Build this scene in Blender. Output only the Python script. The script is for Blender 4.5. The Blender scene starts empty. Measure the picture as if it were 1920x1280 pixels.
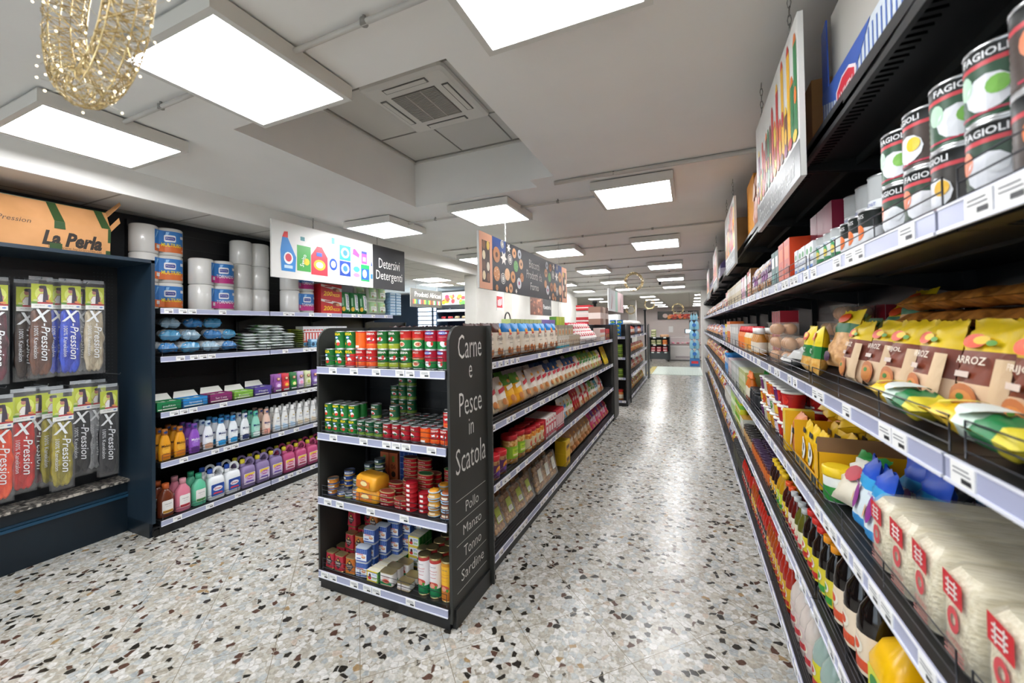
import bpy, math, random
from math import pi, sin, cos, radians as R
from mathutils import Matrix, Vector
random.seed(7)
SC = bpy.context.scene
COL = SC.collection

# ---------------------------------------------------------------- camera, world, exposure
def make_camera():
    f, yaw, pitch, roll, sh = 755.345, 0.4153086, 0.0135186, 0.0154532, -37.71
    cy, sy, cp, sp, cr, sr = cos(yaw), sin(yaw), cos(pitch), sin(pitch), cos(roll), sin(roll)
    rz = Matrix(((cy, -sy, 0), (sy, cy, 0), (0, 0, 1)))
    rx = Matrix(((1, 0, 0), (0, cp, -sp), (0, sp, cp)))
    ry = Matrix(((cr, 0, sr), (0, 1, 0), (-sr, 0, cr)))
    m = rz @ rx @ ry
    right, fwd, up = m.col[0], m.col[1], m.col[2]
    cd = bpy.data.cameras.new('camera')
    cam = bpy.data.objects.new('camera', cd)
    COL.objects.link(cam)
    cam.matrix_world = Matrix(((right.x, up.x, -fwd.x, 0), (right.y, up.y, -fwd.y, 0), (right.z, up.z, -fwd.z, 1.6), (0, 0, 0, 1)))
    cd.sensor_fit = 'HORIZONTAL'; cd.sensor_width = 36.0
    cd.lens = f / 1920 * 36.0
    cd.shift_y = sh / 1920
    cd.clip_start = 0.02; cd.clip_end = 100
    cd.dof.use_dof = True; cd.dof.focus_distance = 3.0; cd.dof.aperture_fstop = 2.8
    SC.camera = cam
make_camera()
W = bpy.data.worlds.new('world'); SC.world = W; W.use_nodes = True
W.node_tree.nodes['Background'].inputs[0].default_value = (0.75, 0.85, 1.0, 1)
W.node_tree.nodes['Background'].inputs[1].default_value = 0.5
vs = SC.view_settings
vs.view_transform = 'Standard'; vs.look = 'None'; vs.gamma = 1.0; vs.use_curve_mapping = False
vs.exposure = 0.0
PANEL = 21.5          # emission of the ceiling panels
SC.cycles.max_bounces = 7; SC.cycles.diffuse_bounces = 4; SC.cycles.glossy_bounces = 3
SC.cycles.transmission_bounces = 4; SC.cycles.transparent_max_bounces = 10
SC.cycles.sample_clamp_indirect = 5.0
SC.cycles.caustics_reflective = False; SC.cycles.caustics_refractive = False

def area_light(name, loc, rot, sx, sy, power, col):
    d = bpy.data.lights.new(name, 'AREA'); d.shape = 'RECTANGLE'; d.size = sx; d.size_y = sy
    d.energy = power; d.color = col
    o = bpy.data.objects.new(name, d); o.location = loc; o.rotation_euler = rot
    COL.objects.link(o); return o
# daylight from the shop window behind the photographer
area_light('shop_window_daylight', (-2.6, -2.35, 1.6), (R(90), 0, 0), 2.6, 1.9, 26, (0.62, 0.8, 1.0))
area_light('side_window_daylight', (-6.6, 9.45, 1.5), (R(-90), 0, 0), 1.6, 1.2, 45, (0.7, 0.86, 1.0))

# ---------------------------------------------------------------- materials
_M = {}
def srgb(c):
    return tuple(((x / 12.92) if x <= 0.04045 else ((x + 0.055) / 1.055) ** 2.4) for x in c)
def hexc(h):
    return srgb(tuple(int(h[i:i + 2], 16) / 255 for i in (0, 2, 4)))
def mt(h, rough=0.4, metal=0.0, spec=0.5, coat=0.0, name=None):
    """plain material from an sRGB hex colour"""
    k = (h, rough, metal, spec, coat)
    if k in _M: return _M[k]
    m = bpy.data.materials.new(name or 'paint_' + h); m.use_nodes = True
    b = m.node_tree.nodes['Principled BSDF']
    b.inputs['Base Color'].default_value = (*hexc(h), 1)
    b.inputs['Roughness'].default_value = rough; b.inputs['Metallic'].default_value = metal
    b.inputs['Specular IOR Level'].default_value = spec
    if coat: b.inputs['Coat Weight'].default_value = coat; b.inputs['Coat Roughness'].default_value = 0.1
    _M[k] = m; return m
def nz(h1, h2, scale=30, rough=0.5, name='mottled', detail=3, lo=0.35, hi=0.65, bump=0.0, stretch=(1, 1, 1), metal=0.0, spec=0.5):
    k = ('nz', h1, h2, scale, rough, lo, hi, bump, stretch, metal)
    if k in _M: return _M[k]
    m = bpy.data.materials.new(name); m.use_nodes = True
    nt = m.node_tree; N = nt.nodes; L = nt.links; b = N['Principled BSDF']
    tc = N.new('ShaderNodeTexCoord'); mp = N.new('ShaderNodeMapping'); mp.inputs['Scale'].default_value = stretch
    n = N.new('ShaderNodeTexNoise'); n.inputs['Scale'].default_value = scale; n.inputs['Detail'].default_value = detail
    cr = N.new('ShaderNodeValToRGB')
    cr.color_ramp.elements[0].position = lo; cr.color_ramp.elements[1].position = hi
    cr.color_ramp.elements[0].color = (*hexc(h1), 1); cr.color_ramp.elements[1].color = (*hexc(h2), 1)
    L.new(tc.outputs['Object'], mp.inputs[0]); L.new(mp.outputs[0], n.inputs['Vector'])
    L.new(n.outputs['Fac'], cr.inputs[0]); L.new(cr.outputs[0], b.inputs['Base Color'])
    b.inputs['Roughness'].default_value = rough; b.inputs['Metallic'].default_value = metal
    b.inputs['Specular IOR Level'].default_value = spec
    if bump:
        bp = N.new('ShaderNodeBump'); bp.inputs['Strength'].default_value = bump; bp.inputs['Distance'].default_value = 0.01
        L.new(n.outputs['Fac'], bp.inputs['Height']); L.new(bp.outputs[0], b.inputs['Normal'])
    _M[k] = m; return m
def clear(h='ffffff', alpha=0.14, rough=0.12, name='clear_film'):
    k = ('clear', h, alpha, rough)
    if k in _M: return _M[k]
    m = bpy.data.materials.new(name); m.use_nodes = True
    nt = m.node_tree; N = nt.nodes; L = nt.links; b = N['Principled BSDF']
    b.inputs['Base Color'].default_value = (*hexc(h), 1); b.inputs['Roughness'].default_value = rough
    b.inputs['Alpha'].default_value = alpha; b.inputs['Specular IOR Level'].default_value = 0.9
    _M[k] = m; return m
def emis(h, s, name='glowing'):
    k = ('em', h, s)
    if k in _M: return _M[k]
    m = bpy.data.materials.new(name); m.use_nodes = True
    b = m.node_tree.nodes['Principled BSDF']
    b.inputs['Base Color'].default_value = (*hexc(h), 1); b.inputs['Emission Color'].default_value = (*hexc(h), 1)
    b.inputs['Emission Strength'].default_value = s
    _M[k] = m; return m
def terrazzo():
    m = bpy.data.materials.new('terrazzo'); m.use_nodes = True
    nt = m.node_tree; N = nt.nodes; L = nt.links; b = N['Principled BSDF']
    geo = N.new('ShaderNodeNewGeometry')
    def ramp(stops, const=True):
        r = N.new('ShaderNodeValToRGB'); e = r.color_ramp.elements
        if const: r.color_ramp.interpolation = 'CONSTANT'
        e[0].position = stops[0][0]; e[0].color = (*hexc(stops[0][1]), 1)
        e[1].position = stops[1][0]; e[1].color = (*hexc(stops[1][1]), 1)
        for p, c in stops[2:]:
            q = e.new(p); q.color = (*hexc(c), 1)
        return r
    # slight warp so the chips are irregular
    wn = N.new('ShaderNodeTexNoise'); wn.inputs['Scale'].default_value = 22; wn.inputs['Detail'].default_value = 2
    L.new(geo.outputs['Position'], wn.inputs['Vector'])
    ws = N.new('ShaderNodeVectorMath'); ws.operation = 'MULTIPLY_ADD'
    ws.inputs[1].default_value = (0.028, 0.028, 0.0)
    L.new(wn.outputs['Color'], ws.inputs[0]); L.new(geo.outputs['Position'], ws.inputs[2])
    def layer(scale, stops, edge_lo, edge_hi, off, rnd=1.0):
        ad = N.new('ShaderNodeVectorMath'); ad.inputs[1].default_value = off; L.new(ws.outputs[0], ad.inputs[0])
        v = N.new('ShaderNodeTexVoronoi'); v.inputs['Scale'].default_value = scale; v.inputs['Randomness'].default_value = rnd
        v.voronoi_dimensions = '2D'
        L.new(ad.outputs[0], v.inputs['Vector'])
        d = N.new('ShaderNodeTexVoronoi'); d.feature = 'DISTANCE_TO_EDGE'; d.inputs['Scale'].default_value = scale
        d.inputs['Randomness'].default_value = rnd
        d.voronoi_dimensions = '2D'
        L.new(ad.outputs[0], d.inputs['Vector'])
        sp = N.new('ShaderNodeSeparateColor'); L.new(v.outputs['Color'], sp.inputs[0])
        r = ramp(stops); L.new(sp.outputs[0], r.inputs[0])
        mr = N.new('ShaderNodeMapRange'); mr.inputs[1].default_value = edge_lo; mr.inputs[2].default_value = edge_hi
        L.new(d.outputs['Distance'], mr.inputs[0])
        return r, mr, sp
    small, sm, _ = layer(66, [(0, 'dedad0'), (0.3, 'c6c0b2'), (0.5, 'd2d2cc'), (0.66, 'bcb6a8'), (0.8, 'eae7e0'), (0.95, 'a89e90'), (0.985, '6a655c')], 0.0, 0.1, (3, 7, 0))
    big, bm_, bs = layer(31, [(0, '35312b'), (0.07, '664a3e'), (0.095, 'f0eee8'), (0.26, 'd0d3d2'), (0.42, 'e2e0d8'),
                              (0.58, 'bfc4c4'), (0.64, 'd6cfc0'), (0.76, 'f6f4ef'), (0.9, 'c9c1b2'), (0.965, 'dccab8'), (0.99, 'b89a70')], 0.015, 0.11, (0, 0, 0))
    cem = N.new('ShaderNodeMix'); cem.data_type = 'RGBA'; cem.inputs[6].default_value = (*hexc('cdc5b5'), 1)
    L.new(sm.outputs[0], cem.inputs[0]); L.new(small.outputs[0], cem.inputs[7])
    # only some big chips stay: the rest show the finer chips
    keep = N.new('ShaderNodeMath'); keep.operation = 'LESS_THAN'; keep.inputs[1].default_value = 0.72; L.new(bs.outputs[1], keep.inputs[0])
    dk = N.new('ShaderNodeMath'); dk.operation = 'LESS_THAN'; dk.inputs[1].default_value = 0.095; L.new(bs.outputs[0], dk.inputs[0])
    mx = N.new('ShaderNodeMath'); mx.operation = 'MAXIMUM'; L.new(keep.outputs[0], mx.inputs[0]); L.new(dk.outputs[0], mx.inputs[1])
    ml = N.new('ShaderNodeMath'); ml.operation = 'MULTIPLY'; L.new(mx.outputs[0], ml.inputs[0]); L.new(bm_.outputs[0], ml.inputs[1])
    mix = N.new('ShaderNodeMix'); mix.data_type = 'RGBA'
    L.new(ml.outputs[0], mix.inputs[0]); L.new(cem.outputs[2], mix.inputs[6]); L.new(big.outputs[0], mix.inputs[7])
    # marble veining
    vn = N.new('ShaderNodeTexNoise'); vn.inputs['Scale'].default_value = 60; vn.inputs['Detail'].default_value = 4
    L.new(geo.outputs['Position'], vn.inputs['Vector'])
    vr = N.new('ShaderNodeMapRange'); vr.inputs[1].default_value = 0.3; vr.inputs[2].default_value = 0.7; vr.inputs[3].default_value = 0.54; vr.inputs[4].default_value = 0.82
    L.new(vn.outputs['Fac'], vr.inputs[0])
    vm = N.new('ShaderNodeVectorMath'); vm.operation = 'SCALE'
    L.new(mix.outputs[2], vm.inputs[0]); L.new(vr.outputs[0], vm.inputs[3])
    # tile joints: 40 cm tiles laid diagonally
    mp = N.new('ShaderNodeMapping'); mp.inputs['Rotation'].default_value = (0, 0, R(45)); mp.vector_type = 'POINT'
    L.new(geo.outputs['Position'], mp.inputs[0])
    sx = N.new('ShaderNodeSeparateXYZ'); L.new(mp.outputs[0], sx.inputs[0])
    js = []
    for k, off in ((0, 0.0), (1, 0.396)):
        a = N.new('ShaderNodeMath'); a.operation = 'ADD'; a.inputs[1].default_value = 40 + off; L.new(sx.outputs[k], a.inputs[0])
        q = N.new('ShaderNodeMath'); q.operation = 'PINGPONG'; q.inputs[1].default_value = 0.2; L.new(a.outputs[0], q.inputs[0])
        c = N.new('ShaderNodeMath'); c.operation = 'LESS_THAN'; c.inputs[1].default_value = 0.0016; L.new(q.outputs[0], c.inputs[0])
        js.append(c)
    jm = N.new('ShaderNodeMath'); jm.operation = 'MAXIMUM'; L.new(js[0].outputs[0], jm.inputs[0]); L.new(js[1].outputs[0], jm.inputs[1])
    fin = N.new('ShaderNodeMix'); fin.data_type = 'RGBA'; fin.inputs[7].default_value = (*hexc('857d6c'), 1)
    L.new(jm.outputs[0], fin.inputs[0]); L.new(vm.outputs[0], fin.inputs[6])
    L.new(fin.outputs[2], b.inputs['Base Color'])
    rn = N.new('ShaderNodeTexNoise'); rn.inputs['Scale'].default_value = 3; L.new(geo.outputs['Position'], rn.inputs['Vector'])
    rr = N.new('ShaderNodeMapRange'); rr.inputs[3].default_value = 0.16; rr.inputs[4].default_value = 0.3; L.new(rn.outputs['Fac'], rr.inputs[0])
    L.new(rr.outputs[0], b.inputs['Roughness'])
    b.inputs['Specular IOR Level'].default_value = 0.5
    return m

# ---------------------------------------------------------------- mesh builder
_TX = {}
def text_shape(s, shear=0.0, off=0.0, space=1.0, lh=1.0):
    """text as flat (verts2d, faces), height of a capital about 1, centred on 0,0; returns also width"""
    k = (s, shear, off, space, lh)
    if k in _TX: return _TX[k]
    c = bpy.data.curves.new('t', 'FONT'); c.body = s; c.shear = shear; c.offset = off; c.space_character = space
    c.align_x = 'CENTER'; c.resolution_u = 2; c.fill_mode = 'FRONT'; c.space_line = lh
    o = bpy.data.objects.new('t', c); COL.objects.link(o)
    dg = bpy.context.evaluated_depsgraph_get()
    me = bpy.data.meshes.new_from_object(o.evaluated_get(dg))
    v = [(p.co.x, p.co.y) for p in me.vertices]; f = [tuple(p.vertices) for p in me.polygons]
    bpy.data.objects.remove(o); bpy.data.curves.remove(c); bpy.data.meshes.remove(me)
    x0 = min(a[0] for a in v); x1 = max(a[0] for a in v); y0 = min(a[1] for a in v); y1 = max(a[1] for a in v)
    v = [(a[0] - (x0 + x1) / 2, a[1] - (y0 + y1) / 2) for a in v]
    _TX[k] = (v, f, x1 - x0, y1 - y0); return _TX[k]
def T(s, cx, cy, w, h=None, rot=0.0, shear=0.0, off=0.0, space=1.0, lh=1.0):
    v, f, tw, th = text_shape(s, shear, off, space, lh)
    sx = w / tw; sy = (h / th) if h else sx
    c, n = cos(rot), sin(rot)
    return [(cx + x * sx * c - y * sy * n, cy + x * sx * n + y * sy * c) for x, y in v], f
def Q(x0, x1, y0, y1, nx=1, ny=1):
    v = [(x0 + (x1 - x0) * i / nx, y0 + (y1 - y0) * j / ny) for j in range(ny + 1) for i in range(nx + 1)]
    f = [(j * (nx + 1) + i, j * (nx + 1) + i + 1, (j + 1) * (nx + 1) + i + 1, (j + 1) * (nx + 1) + i) for j in range(ny) for i in range(nx)]
    return v, f
def E(cx, cy, rx, ry, n=14, a0=0.0, a1=2 * pi):
    v = [(cx, cy)] + [(cx + rx * cos(a0 + (a1 - a0) * i / n), cy + ry * sin(a0 + (a1 - a0) * i / n)) for i in range(n + 1)]
    return v, [(0, i + 1, i + 2) for i in range(n)]
def O(cx, cy, rx, ry, k=0.7, n=16):
    v = []
    for i in range(n):
        a = 2 * pi * i / n; v += [(cx + rx * cos(a), cy + ry * sin(a)), (cx + rx * k * cos(a), cy + ry * k * sin(a))]
    return v, [(2 * i, (2 * i + 2) % (2 * n), (2 * i + 3) % (2 * n), 2 * i + 1) for i in range(n)]
def PG(*pts):
    return list(pts), [tuple(range(len(pts)))]
def ST(cx, cy, r, k=0.45, n=6, rot=0.0):
    v = [(cx + (r if i % 2 == 0 else r * k) * cos(rot + pi * i / n), cy + (r if i % 2 == 0 else r * k) * sin(rot + pi * i / n)) for i in range(2 * n)]
    return [(cx, cy)] + v, [(0, i + 1, (i + 1) % (2 * n) + 1) for i in range(2 * n)]
def RR(cx, cy, w, h, r, n=4):
    v = []
    for qx, qy, a in ((1, 1, 0), (-1, 1, pi / 2), (-1, -1, pi), (1, -1, 1.5 * pi)):
        for i in range(n + 1):
            t = a + pi / 2 * i / n
            v.append((cx + qx * (w / 2 - r) + r * cos(t), cy + qy * (h / 2 - r) + r * sin(t)))
    return v, [tuple(range(len(v)))]

def sec_pts(rx, ry, corner, n):
    """closed cross-section; corner None = ellipse, else corner radius of a rounded rectangle"""
    if corner is None:
        return [(rx * cos(2 * pi * i / n - pi / 2), ry * sin(2 * pi * i / n - pi / 2)) for i in range(n)]
    c = min(corner, rx * 0.999, ry * 0.999); k = max(1, n // 4 - 1); out = []
    for qx, qy, a in ((1, -1, -pi / 2), (1, 1, 0), (-1, 1, pi / 2), (-1, -1, pi)):
        for i in range(k + 1):
            t = a + pi / 2 * i / k
            out.append((qx * (rx - c) + c * cos(t), qy * (ry - c) + c * sin(t)))
    return out
def refine(shape, mx):
    v = list(shape[0]); out = []; mx2 = mx * mx; st = []
    for f in shape[1]:
        if len(f) > 4:
            v.append((sum(v[i][0] for i in f) / len(f), sum(v[i][1] for i in f) / len(f))); c = len(v) - 1
            st += [(c, f[i], f[(i + 1) % len(f)]) for i in range(len(f))]
        else: st += [(f[0], f[i], f[i + 1]) for i in range(1, len(f) - 1)]
    mid = {}
    while st:
        t = st.pop(); e = [((v[t[i]][0] - v[t[(i + 1) % 3]][0]) ** 2 + (v[t[i]][1] - v[t[(i + 1) % 3]][1]) ** 2, i) for i in range(3)]
        d, i = max(e)
        if d <= mx2 or len(out) > 1500: out.append(t); continue
        a, b, c = t[i], t[(i + 1) % 3], t[(i + 2) % 3]; k = (a, b) if a < b else (b, a)
        if k not in mid: v.append(((v[a][0] + v[b][0]) / 2, (v[a][1] + v[b][1]) / 2)); mid[k] = len(v) - 1
        m = mid[k]; st += [(a, m, c), (m, b, c)]
    return v, out
def curv(f, mx):
    f.mx = mx; return f
class MB:
    def __init__(s): s.v = []; s.f = []; s.m = []; s.s = []; s.mats = []
    def mi(s, m):
        if isinstance(m, str): m = mt(m)
        if m not in s.mats: s.mats.append(m)
        return s.mats.index(m)
    def add(s, vs_, fs, m, smooth=False):
        b = len(s.v); k = s.mi(m); s.v += vs_
        for f in fs: s.f.append(tuple(b + i for i in f)); s.m.append(k); s.s.append(smooth)
        return s
    def box(s, x0, x1, y0, y1, z0, z1, m):
        v = [(x, y, z) for z in (z0, z1) for y in (y0, y1) for x in (x0, x1)]
        return s.add(v, [(0, 2, 3, 1), (4, 5, 7, 6), (0, 1, 5, 4), (2, 6, 7, 3), (0, 4, 6, 2), (1, 3, 7, 5)], m)
    def loft(s, lv, m, n=16, corner=None, smooth=True, cap=True, c=(0, 0, 0), ax=None):
        """levels (z, rx, ry[, mat[, dx, dy]]) stacked along z; ax = matrix"""
        rings = []; b = len(s.v); cnt = None
        for l in lv:
            dx, dy = (l[4], l[5]) if len(l) > 5 else (0, 0)
            p = sec_pts(max(l[1], 1e-4), max(l[2], 1e-4), corner, n); cnt = len(p)
            for x, y in p:
                q = Vector((c[0] + x + dx, c[1] + y + dy, c[2] + l[0]))
                if ax is not None: q = ax @ q
                s.v.append(tuple(q))
        for j in range(len(lv) - 1):
            mm = lv[j + 1][3] if len(lv[j + 1]) > 3 and lv[j + 1][3] else m
            k = s.mi(mm)
            for i in range(cnt):
                a = b + j * cnt + i; d = b + j * cnt + (i + 1) % cnt
                s.f.append((a, d, d + cnt, a + cnt)); s.m.append(k); s.s.append(smooth)
        if cap:
            s.f.append(tuple(b + i for i in reversed(range(cnt)))); s.m.append(s.mi(m)); s.s.append(False)
            k = s.mi(lv[-1][3] if len(lv[-1]) > 3 and lv[-1][3] else m)
            s.f.append(tuple(b + (len(lv) - 1) * cnt + i for i in range(cnt))); s.m.append(k); s.s.append(False)
        return s
    def tube(s, pts, r, m, n=6, closed=False):
        b = len(s.v); k = s.mi(m); P = [Vector(p) for p in pts]; L = len(P)
        for i, p in enumerate(P):
            a = P[(i - 1) % L] if (closed or i) else p; c = P[(i + 1) % L] if (closed or i < L - 1) else p
            d = (c - a).normalized() if (c - a).length > 1e-9 else Vector((0, 0, 1))
            u = d.orthogonal().normalized() if abs(d.z) > 0.99 else d.cross(Vector((0, 0, 1))).normalized()
            w = d.cross(u)
            for j in range(n):
                t = 2 * pi * j / n; s.v.append(tuple(p + r * (cos(t) * u + sin(t) * w)))
        for i in range(L if closed else L - 1):
            for j in range(n):
                a = b + i * n + j; d = b + i * n + (j + 1) % n; e = b + ((i + 1) % L) * n
                s.f.append((a, d, e + (j + 1) % n, e + j)); s.m.append(k); s.s.append(True)
        if not closed:
            s.f.append(tuple(b + i for i in range(n))); s.f.append(tuple(b + (L - 1) * n + i for i in reversed(range(n))))
            s.m += [k, k]; s.s += [False, False]
        return s
    def prism(s, poly, y0, y1, m, plane='xz'):
        """polygon in xz (or yz / xy) extruded along the third axis"""
        n = len(poly)
        def P(a, b, t): return (a, t, b) if plane == 'xz' else ((t, a, b) if plane == 'yz' else (a, b, t))
        v = [P(a, b, y0) for a, b in poly] + [P(a, b, y1) for a, b in poly]
        f = [tuple(range(n)), tuple(range(2 * n - 1, n - 1, -1))] + [(i, i + n, (i + 1) % n + n, (i + 1) % n) for i in range(n)]
        return s.add(v, f, m)
    def ball(s, c, r, m, n=10, k=6, sq=(1, 1, 1)):
        lv = [(sq[2] * r * -cos(pi * j / k), sq[0] * r * sin(pi * j / k), sq[1] * r * sin(pi * j / k)) for j in range(k + 1)]
        return s.loft(lv, m, n=n, cap=False, c=c)
    def dec(s, shape, m, mapf, off=0.0005, smooth=False):
        mx = getattr(mapf, 'mx', None)
        v, f = refine(shape, mx) if mx else shape
        return s.add([mapf(a, b, off) for a, b in v], f, m, smooth)
    def xf(s, mat, start=0):
        for i in range(start, len(s.v)): s.v[i] = tuple(mat @ Vector(s.v[i]))
        return s
    def merge(s, o, mat=None):
        b = len(s.v); mp_ = [s.mi(m) for m in o.mats]
        s.v += [tuple(mat @ Vector(p)) for p in o.v] if mat is not None else o.v
        s.f += [tuple(b + i for i in f) for f in o.f]; s.m += [mp_[i] for i in o.m]; s.s += o.s
        return s
    def mesh(s, name):
        me = bpy.data.meshes.new(name); me.from_pydata(s.v, [], s.f)
        for m in s.mats: me.materials.append(m)
        me.polygons.foreach_set('material_index', s.m); me.polygons.foreach_set('use_smooth', s.s)
        me.update(); return me
    def obj(s, name, parent=None, loc=None, rz=None):
        o = bpy.data.objects.new(name, s.mesh(name)); COL.objects.link(o)
        if parent is not None: o.parent = parent
        if loc: o.location = loc
        if rz: o.rotation_euler.z = rz
        return o
def flat(y=0.0, cx=0.0, cz=0.0):
    """decal map onto a front face looking to -Y"""
    return lambda u, v, o: (cx + u, y - o, cz + v)
def cyl(r, cz=0.0):
    return curv(lambda u, v, o: ((r + o) * sin(u / r), -(r + o) * cos(u / r), cz + v), r * 0.4)

# ---------------------------------------------------------------- tags
LABELS = {}
def tag(o, label, cat, group=None):
    o['label'] = label; o['category'] = cat
    if group: o['group'] = group
    LABELS.setdefault(label, []).append(o.name)
    return o
def struct(mb, name):
    o = mb.obj(name); o['kind'] = 'structure'; return o
def empty(name, loc, rz=0.0):
    o = bpy.data.objects.new(name, None); o.empty_display_size = 0.05
    COL.objects.link(o); o.location = loc; o.rotation_euler.z = rz; return o
class Proto:
    """parts: list of (name, MB[, label]); placed as an Empty with children, or as one mesh when far"""
    def __init__(s, name, *parts): s.name = name; s.parts = parts; s.me = None; s.solo = None
    def put(s, loc, rz, label, cat, group=None, far=False, rx=0.0, sc=1.0, ry=0.0):
        if far or len(s.parts) == 1:
            if s.solo is None:
                b = MB()
                for p in s.parts: b.merge(p[1])
                s.solo = b.mesh(s.name)
            o = bpy.data.objects.new(s.name, s.solo); COL.objects.link(o)
        else:
            if s.me is None: s.me = [p[1].mesh(p[0]) for p in s.parts]
            o = bpy.data.objects.new(s.name, None); o.empty_display_size = 0.03; COL.objects.link(o)
            for p, me in zip(s.parts, s.me):
                c = bpy.data.objects.new(p[0], me); COL.objects.link(c); c.parent = o
                if len(p) > 2: c['label'] = p[2]
        o.rotation_mode = 'XYZ'
        mz = Matrix.Rotation(rz, 4, 'Z') @ Matrix.Rotation(rx, 4, 'X') @ Matrix.Rotation(ry, 4, 'Y')
        o.rotation_euler = mz.to_euler('XYZ'); o.location = loc
        if sc != 1.0: o.scale = (sc, sc, sc) if not isinstance(sc, tuple) else sc
        tag(o, label, cat, group); return o
_ONE = ['', 'first', 'second', 'third', 'fourth', 'fifth', 'sixth', 'seventh', 'eighth', 'ninth', 'tenth', 'eleventh', 'twelfth', 'thirteenth',
        'fourteenth', 'fifteenth', 'sixteenth', 'seventeenth', 'eighteenth', 'nineteenth']
_TEN = {2: ('twentieth', 'twenty'), 3: ('thirtieth', 'thirty'), 4: ('fortieth', 'forty'), 5: ('fiftieth', 'fifty'), 6: ('sixtieth', 'sixty'), 7: ('seventieth', 'seventy'), 8: ('eightieth', 'eighty'), 9: ('ninetieth', 'ninety')}
def nth(i):
    if i < 20: return _ONE[i]
    if i % 10 == 0: return _TEN[i // 10][0]
    return _TEN[i // 10][1] + '-' + _ONE[i % 10]
# ---------------------------------------------------------------- the room
ZC = 2.775; ZT = 2.61; XB = -3.68
WHITE = nz('f3f2ee', 'f6f5f1', 2.5, 0.85, 'ceiling_paint')
def tile_mat(name, base, seam, sx, sy, ox=0.0, oy=0.0, wd=0.008):
    m = bpy.data.materials.new(name); m.use_nodes = True
    nt = m.node_tree; N = nt.nodes; L = nt.links; b = N['Principled BSDF']; b.inputs['Roughness'].default_value = 0.85
    g = N.new('ShaderNodeNewGeometry'); s = N.new('ShaderNodeSeparateXYZ'); L.new(g.outputs['Position'], s.inputs[0]); js = []
    for k, off, p in ((0, ox, sx), (1, oy, sy)):
        a = N.new('ShaderNodeMath'); a.operation = 'ADD'; a.inputs[1].default_value = 60 + off; L.new(s.outputs[k], a.inputs[0])
        q = N.new('ShaderNodeMath'); q.operation = 'PINGPONG'; q.inputs[1].default_value = p / 2; L.new(a.outputs[0], q.inputs[0])
        c = N.new('ShaderNodeMath'); c.operation = 'LESS_THAN'; c.inputs[1].default_value = wd; L.new(q.outputs[0], c.inputs[0]); js.append(c)
    j = N.new('ShaderNodeMath'); j.operation = 'MAXIMUM'; L.new(js[0].outputs[0], j.inputs[0]); L.new(js[1].outputs[0], j.inputs[1])
    x = N.new('ShaderNodeMix'); x.data_type = 'RGBA'; x.inputs[6].default_value = (*hexc(base), 1); x.inputs[7].default_value = (*hexc(seam), 1)
    L.new(j.outputs[0], x.inputs[0]); L.new(x.outputs[2], b.inputs['Base Color']); return m
b = MB(); b.box(-9, 5, -2.6, 30, -0.1, 0, terrazzo()); struct(b, 'floor')
# main ceiling with the recess for the air conditioner
b = MB(); m = WHITE
HX0, HX1, HY0, HY1 = -2.41, -0.952, 1.485, 3.012
b.box(XB, 5, -2.6, HY0, ZC, 3.3, m); b.box(XB, HX0, HY0, 3.19, ZC, 3.3, m); b.box(HX1, 5, HY0, 3.19, ZC, 3.3, m)
b.box(-1.155, HX1, HY1, 3.19, ZC, 3.3, m); b.box(XB, 5, 3.19, 14.3, ZC, 3.3, m); b.box(HX0, HX1, HY0, 3.19, 3.22, 3.3, m)
struct(b, 'ceiling')
TILE = tile_mat('ceiling_tiles', 'e2dfd8', 'aaa59b', 0.6, 0.6, 0.05, 0.27)
TILE2 = tile_mat('ceiling_tiles_far', 'd9d6cf', 'a8a49b', 1.2, 0.6)
b = MB(); b.box(-9, XB - 0.02, -2.6, 14.3, ZT, 3.3, TILE); struct(b, 'ceiling')
b = MB(); b.box(-9, 5, 14.3, 30, ZC, 3.3, TILE2); struct(b, 'ceiling')
b = MB(); b.box(-9, 5, 13.8, 14.3, 2.62, ZC + 0.01, WHITE); struct(b, 'trim_1')           # crossbeam
b = MB(); b.box(XB - 0.02, XB, -2.6, 13.8, ZT - 0.02, ZC, WHITE); struct(b, 'trim_2')      # bulkhead face above the detergent shelves
# recess panel grid
ac = MB(); ac.box(HX0, HX1, HY0, 3.19, 3.205, 3.22, 'cfccc5')
for x0, x1, y0, y1 in ((HX0 + 0.02, HX0 + 0.035, HY0, 3.17), (HX0, HX1, 2.68, 2.688), (HX0, HX1, 3.15, 3.165), (-1.365, -1.357, HY0, 3.19), (-1.86, -1.852, 2.68, 3.17), (HX0, HX1, 2.03, 2.038)):
    ac.box(x0, x1, y0, y1, 3.198, 3.206, '8f8b83')
ac.box(HX0, HX0 + 0.02, HY0, 3.19, 3.185, 3.205, 'dad7d0'); ac.box(HX0, HX1, 3.17, 3.19, 3.185, 3.205, 'dad7d0')
struct(ac, 'ceiling')
# walls
WALLP = nz('e3e0d8', 'e8e5de', 3, 0.8, 'wall_paint')
DARKP = mt('0d0d0e', 0.6)
def wall(name, *a):
    b = MB(); b.box(*a); return struct(b, name)
wall('wall_right', 0.93, 1.03, -2.6, 14.9, 0, 3.3, WALLP)
wall('wall_back', -9, 5, -2.7, -2.6, 0, 3.3, WALLP)
wall('wall_left', -4.42, -4.36, -2.6, 4.72, 0, ZT, mt('1a1c20', 0.7))
wall('wall_far', -9, 5, 30, 30.1, 0, 3.3, tile_mat('white_wall_tiles', 'e6dbd9', 'd2c6c4', 0.6, 0.6))
wall('wall_outer', -9.1, -9, -2.6, 30, 0, 3.3, WALLP)
wall('wall_east', 5, 5.1, -2.6, 30, 0, 3.3, WALLP)
wall('wall_partition', 0.335, 0.93, 13.62, 14.9, 0, 2.63, nz('dcd9d3', 'e2dfd9', 4, 0.6, 'partition_paint'))
wall('wall_middle', -3.95, -3.69, 6.72, 7.94, 0, ZT, WALLP)
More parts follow.
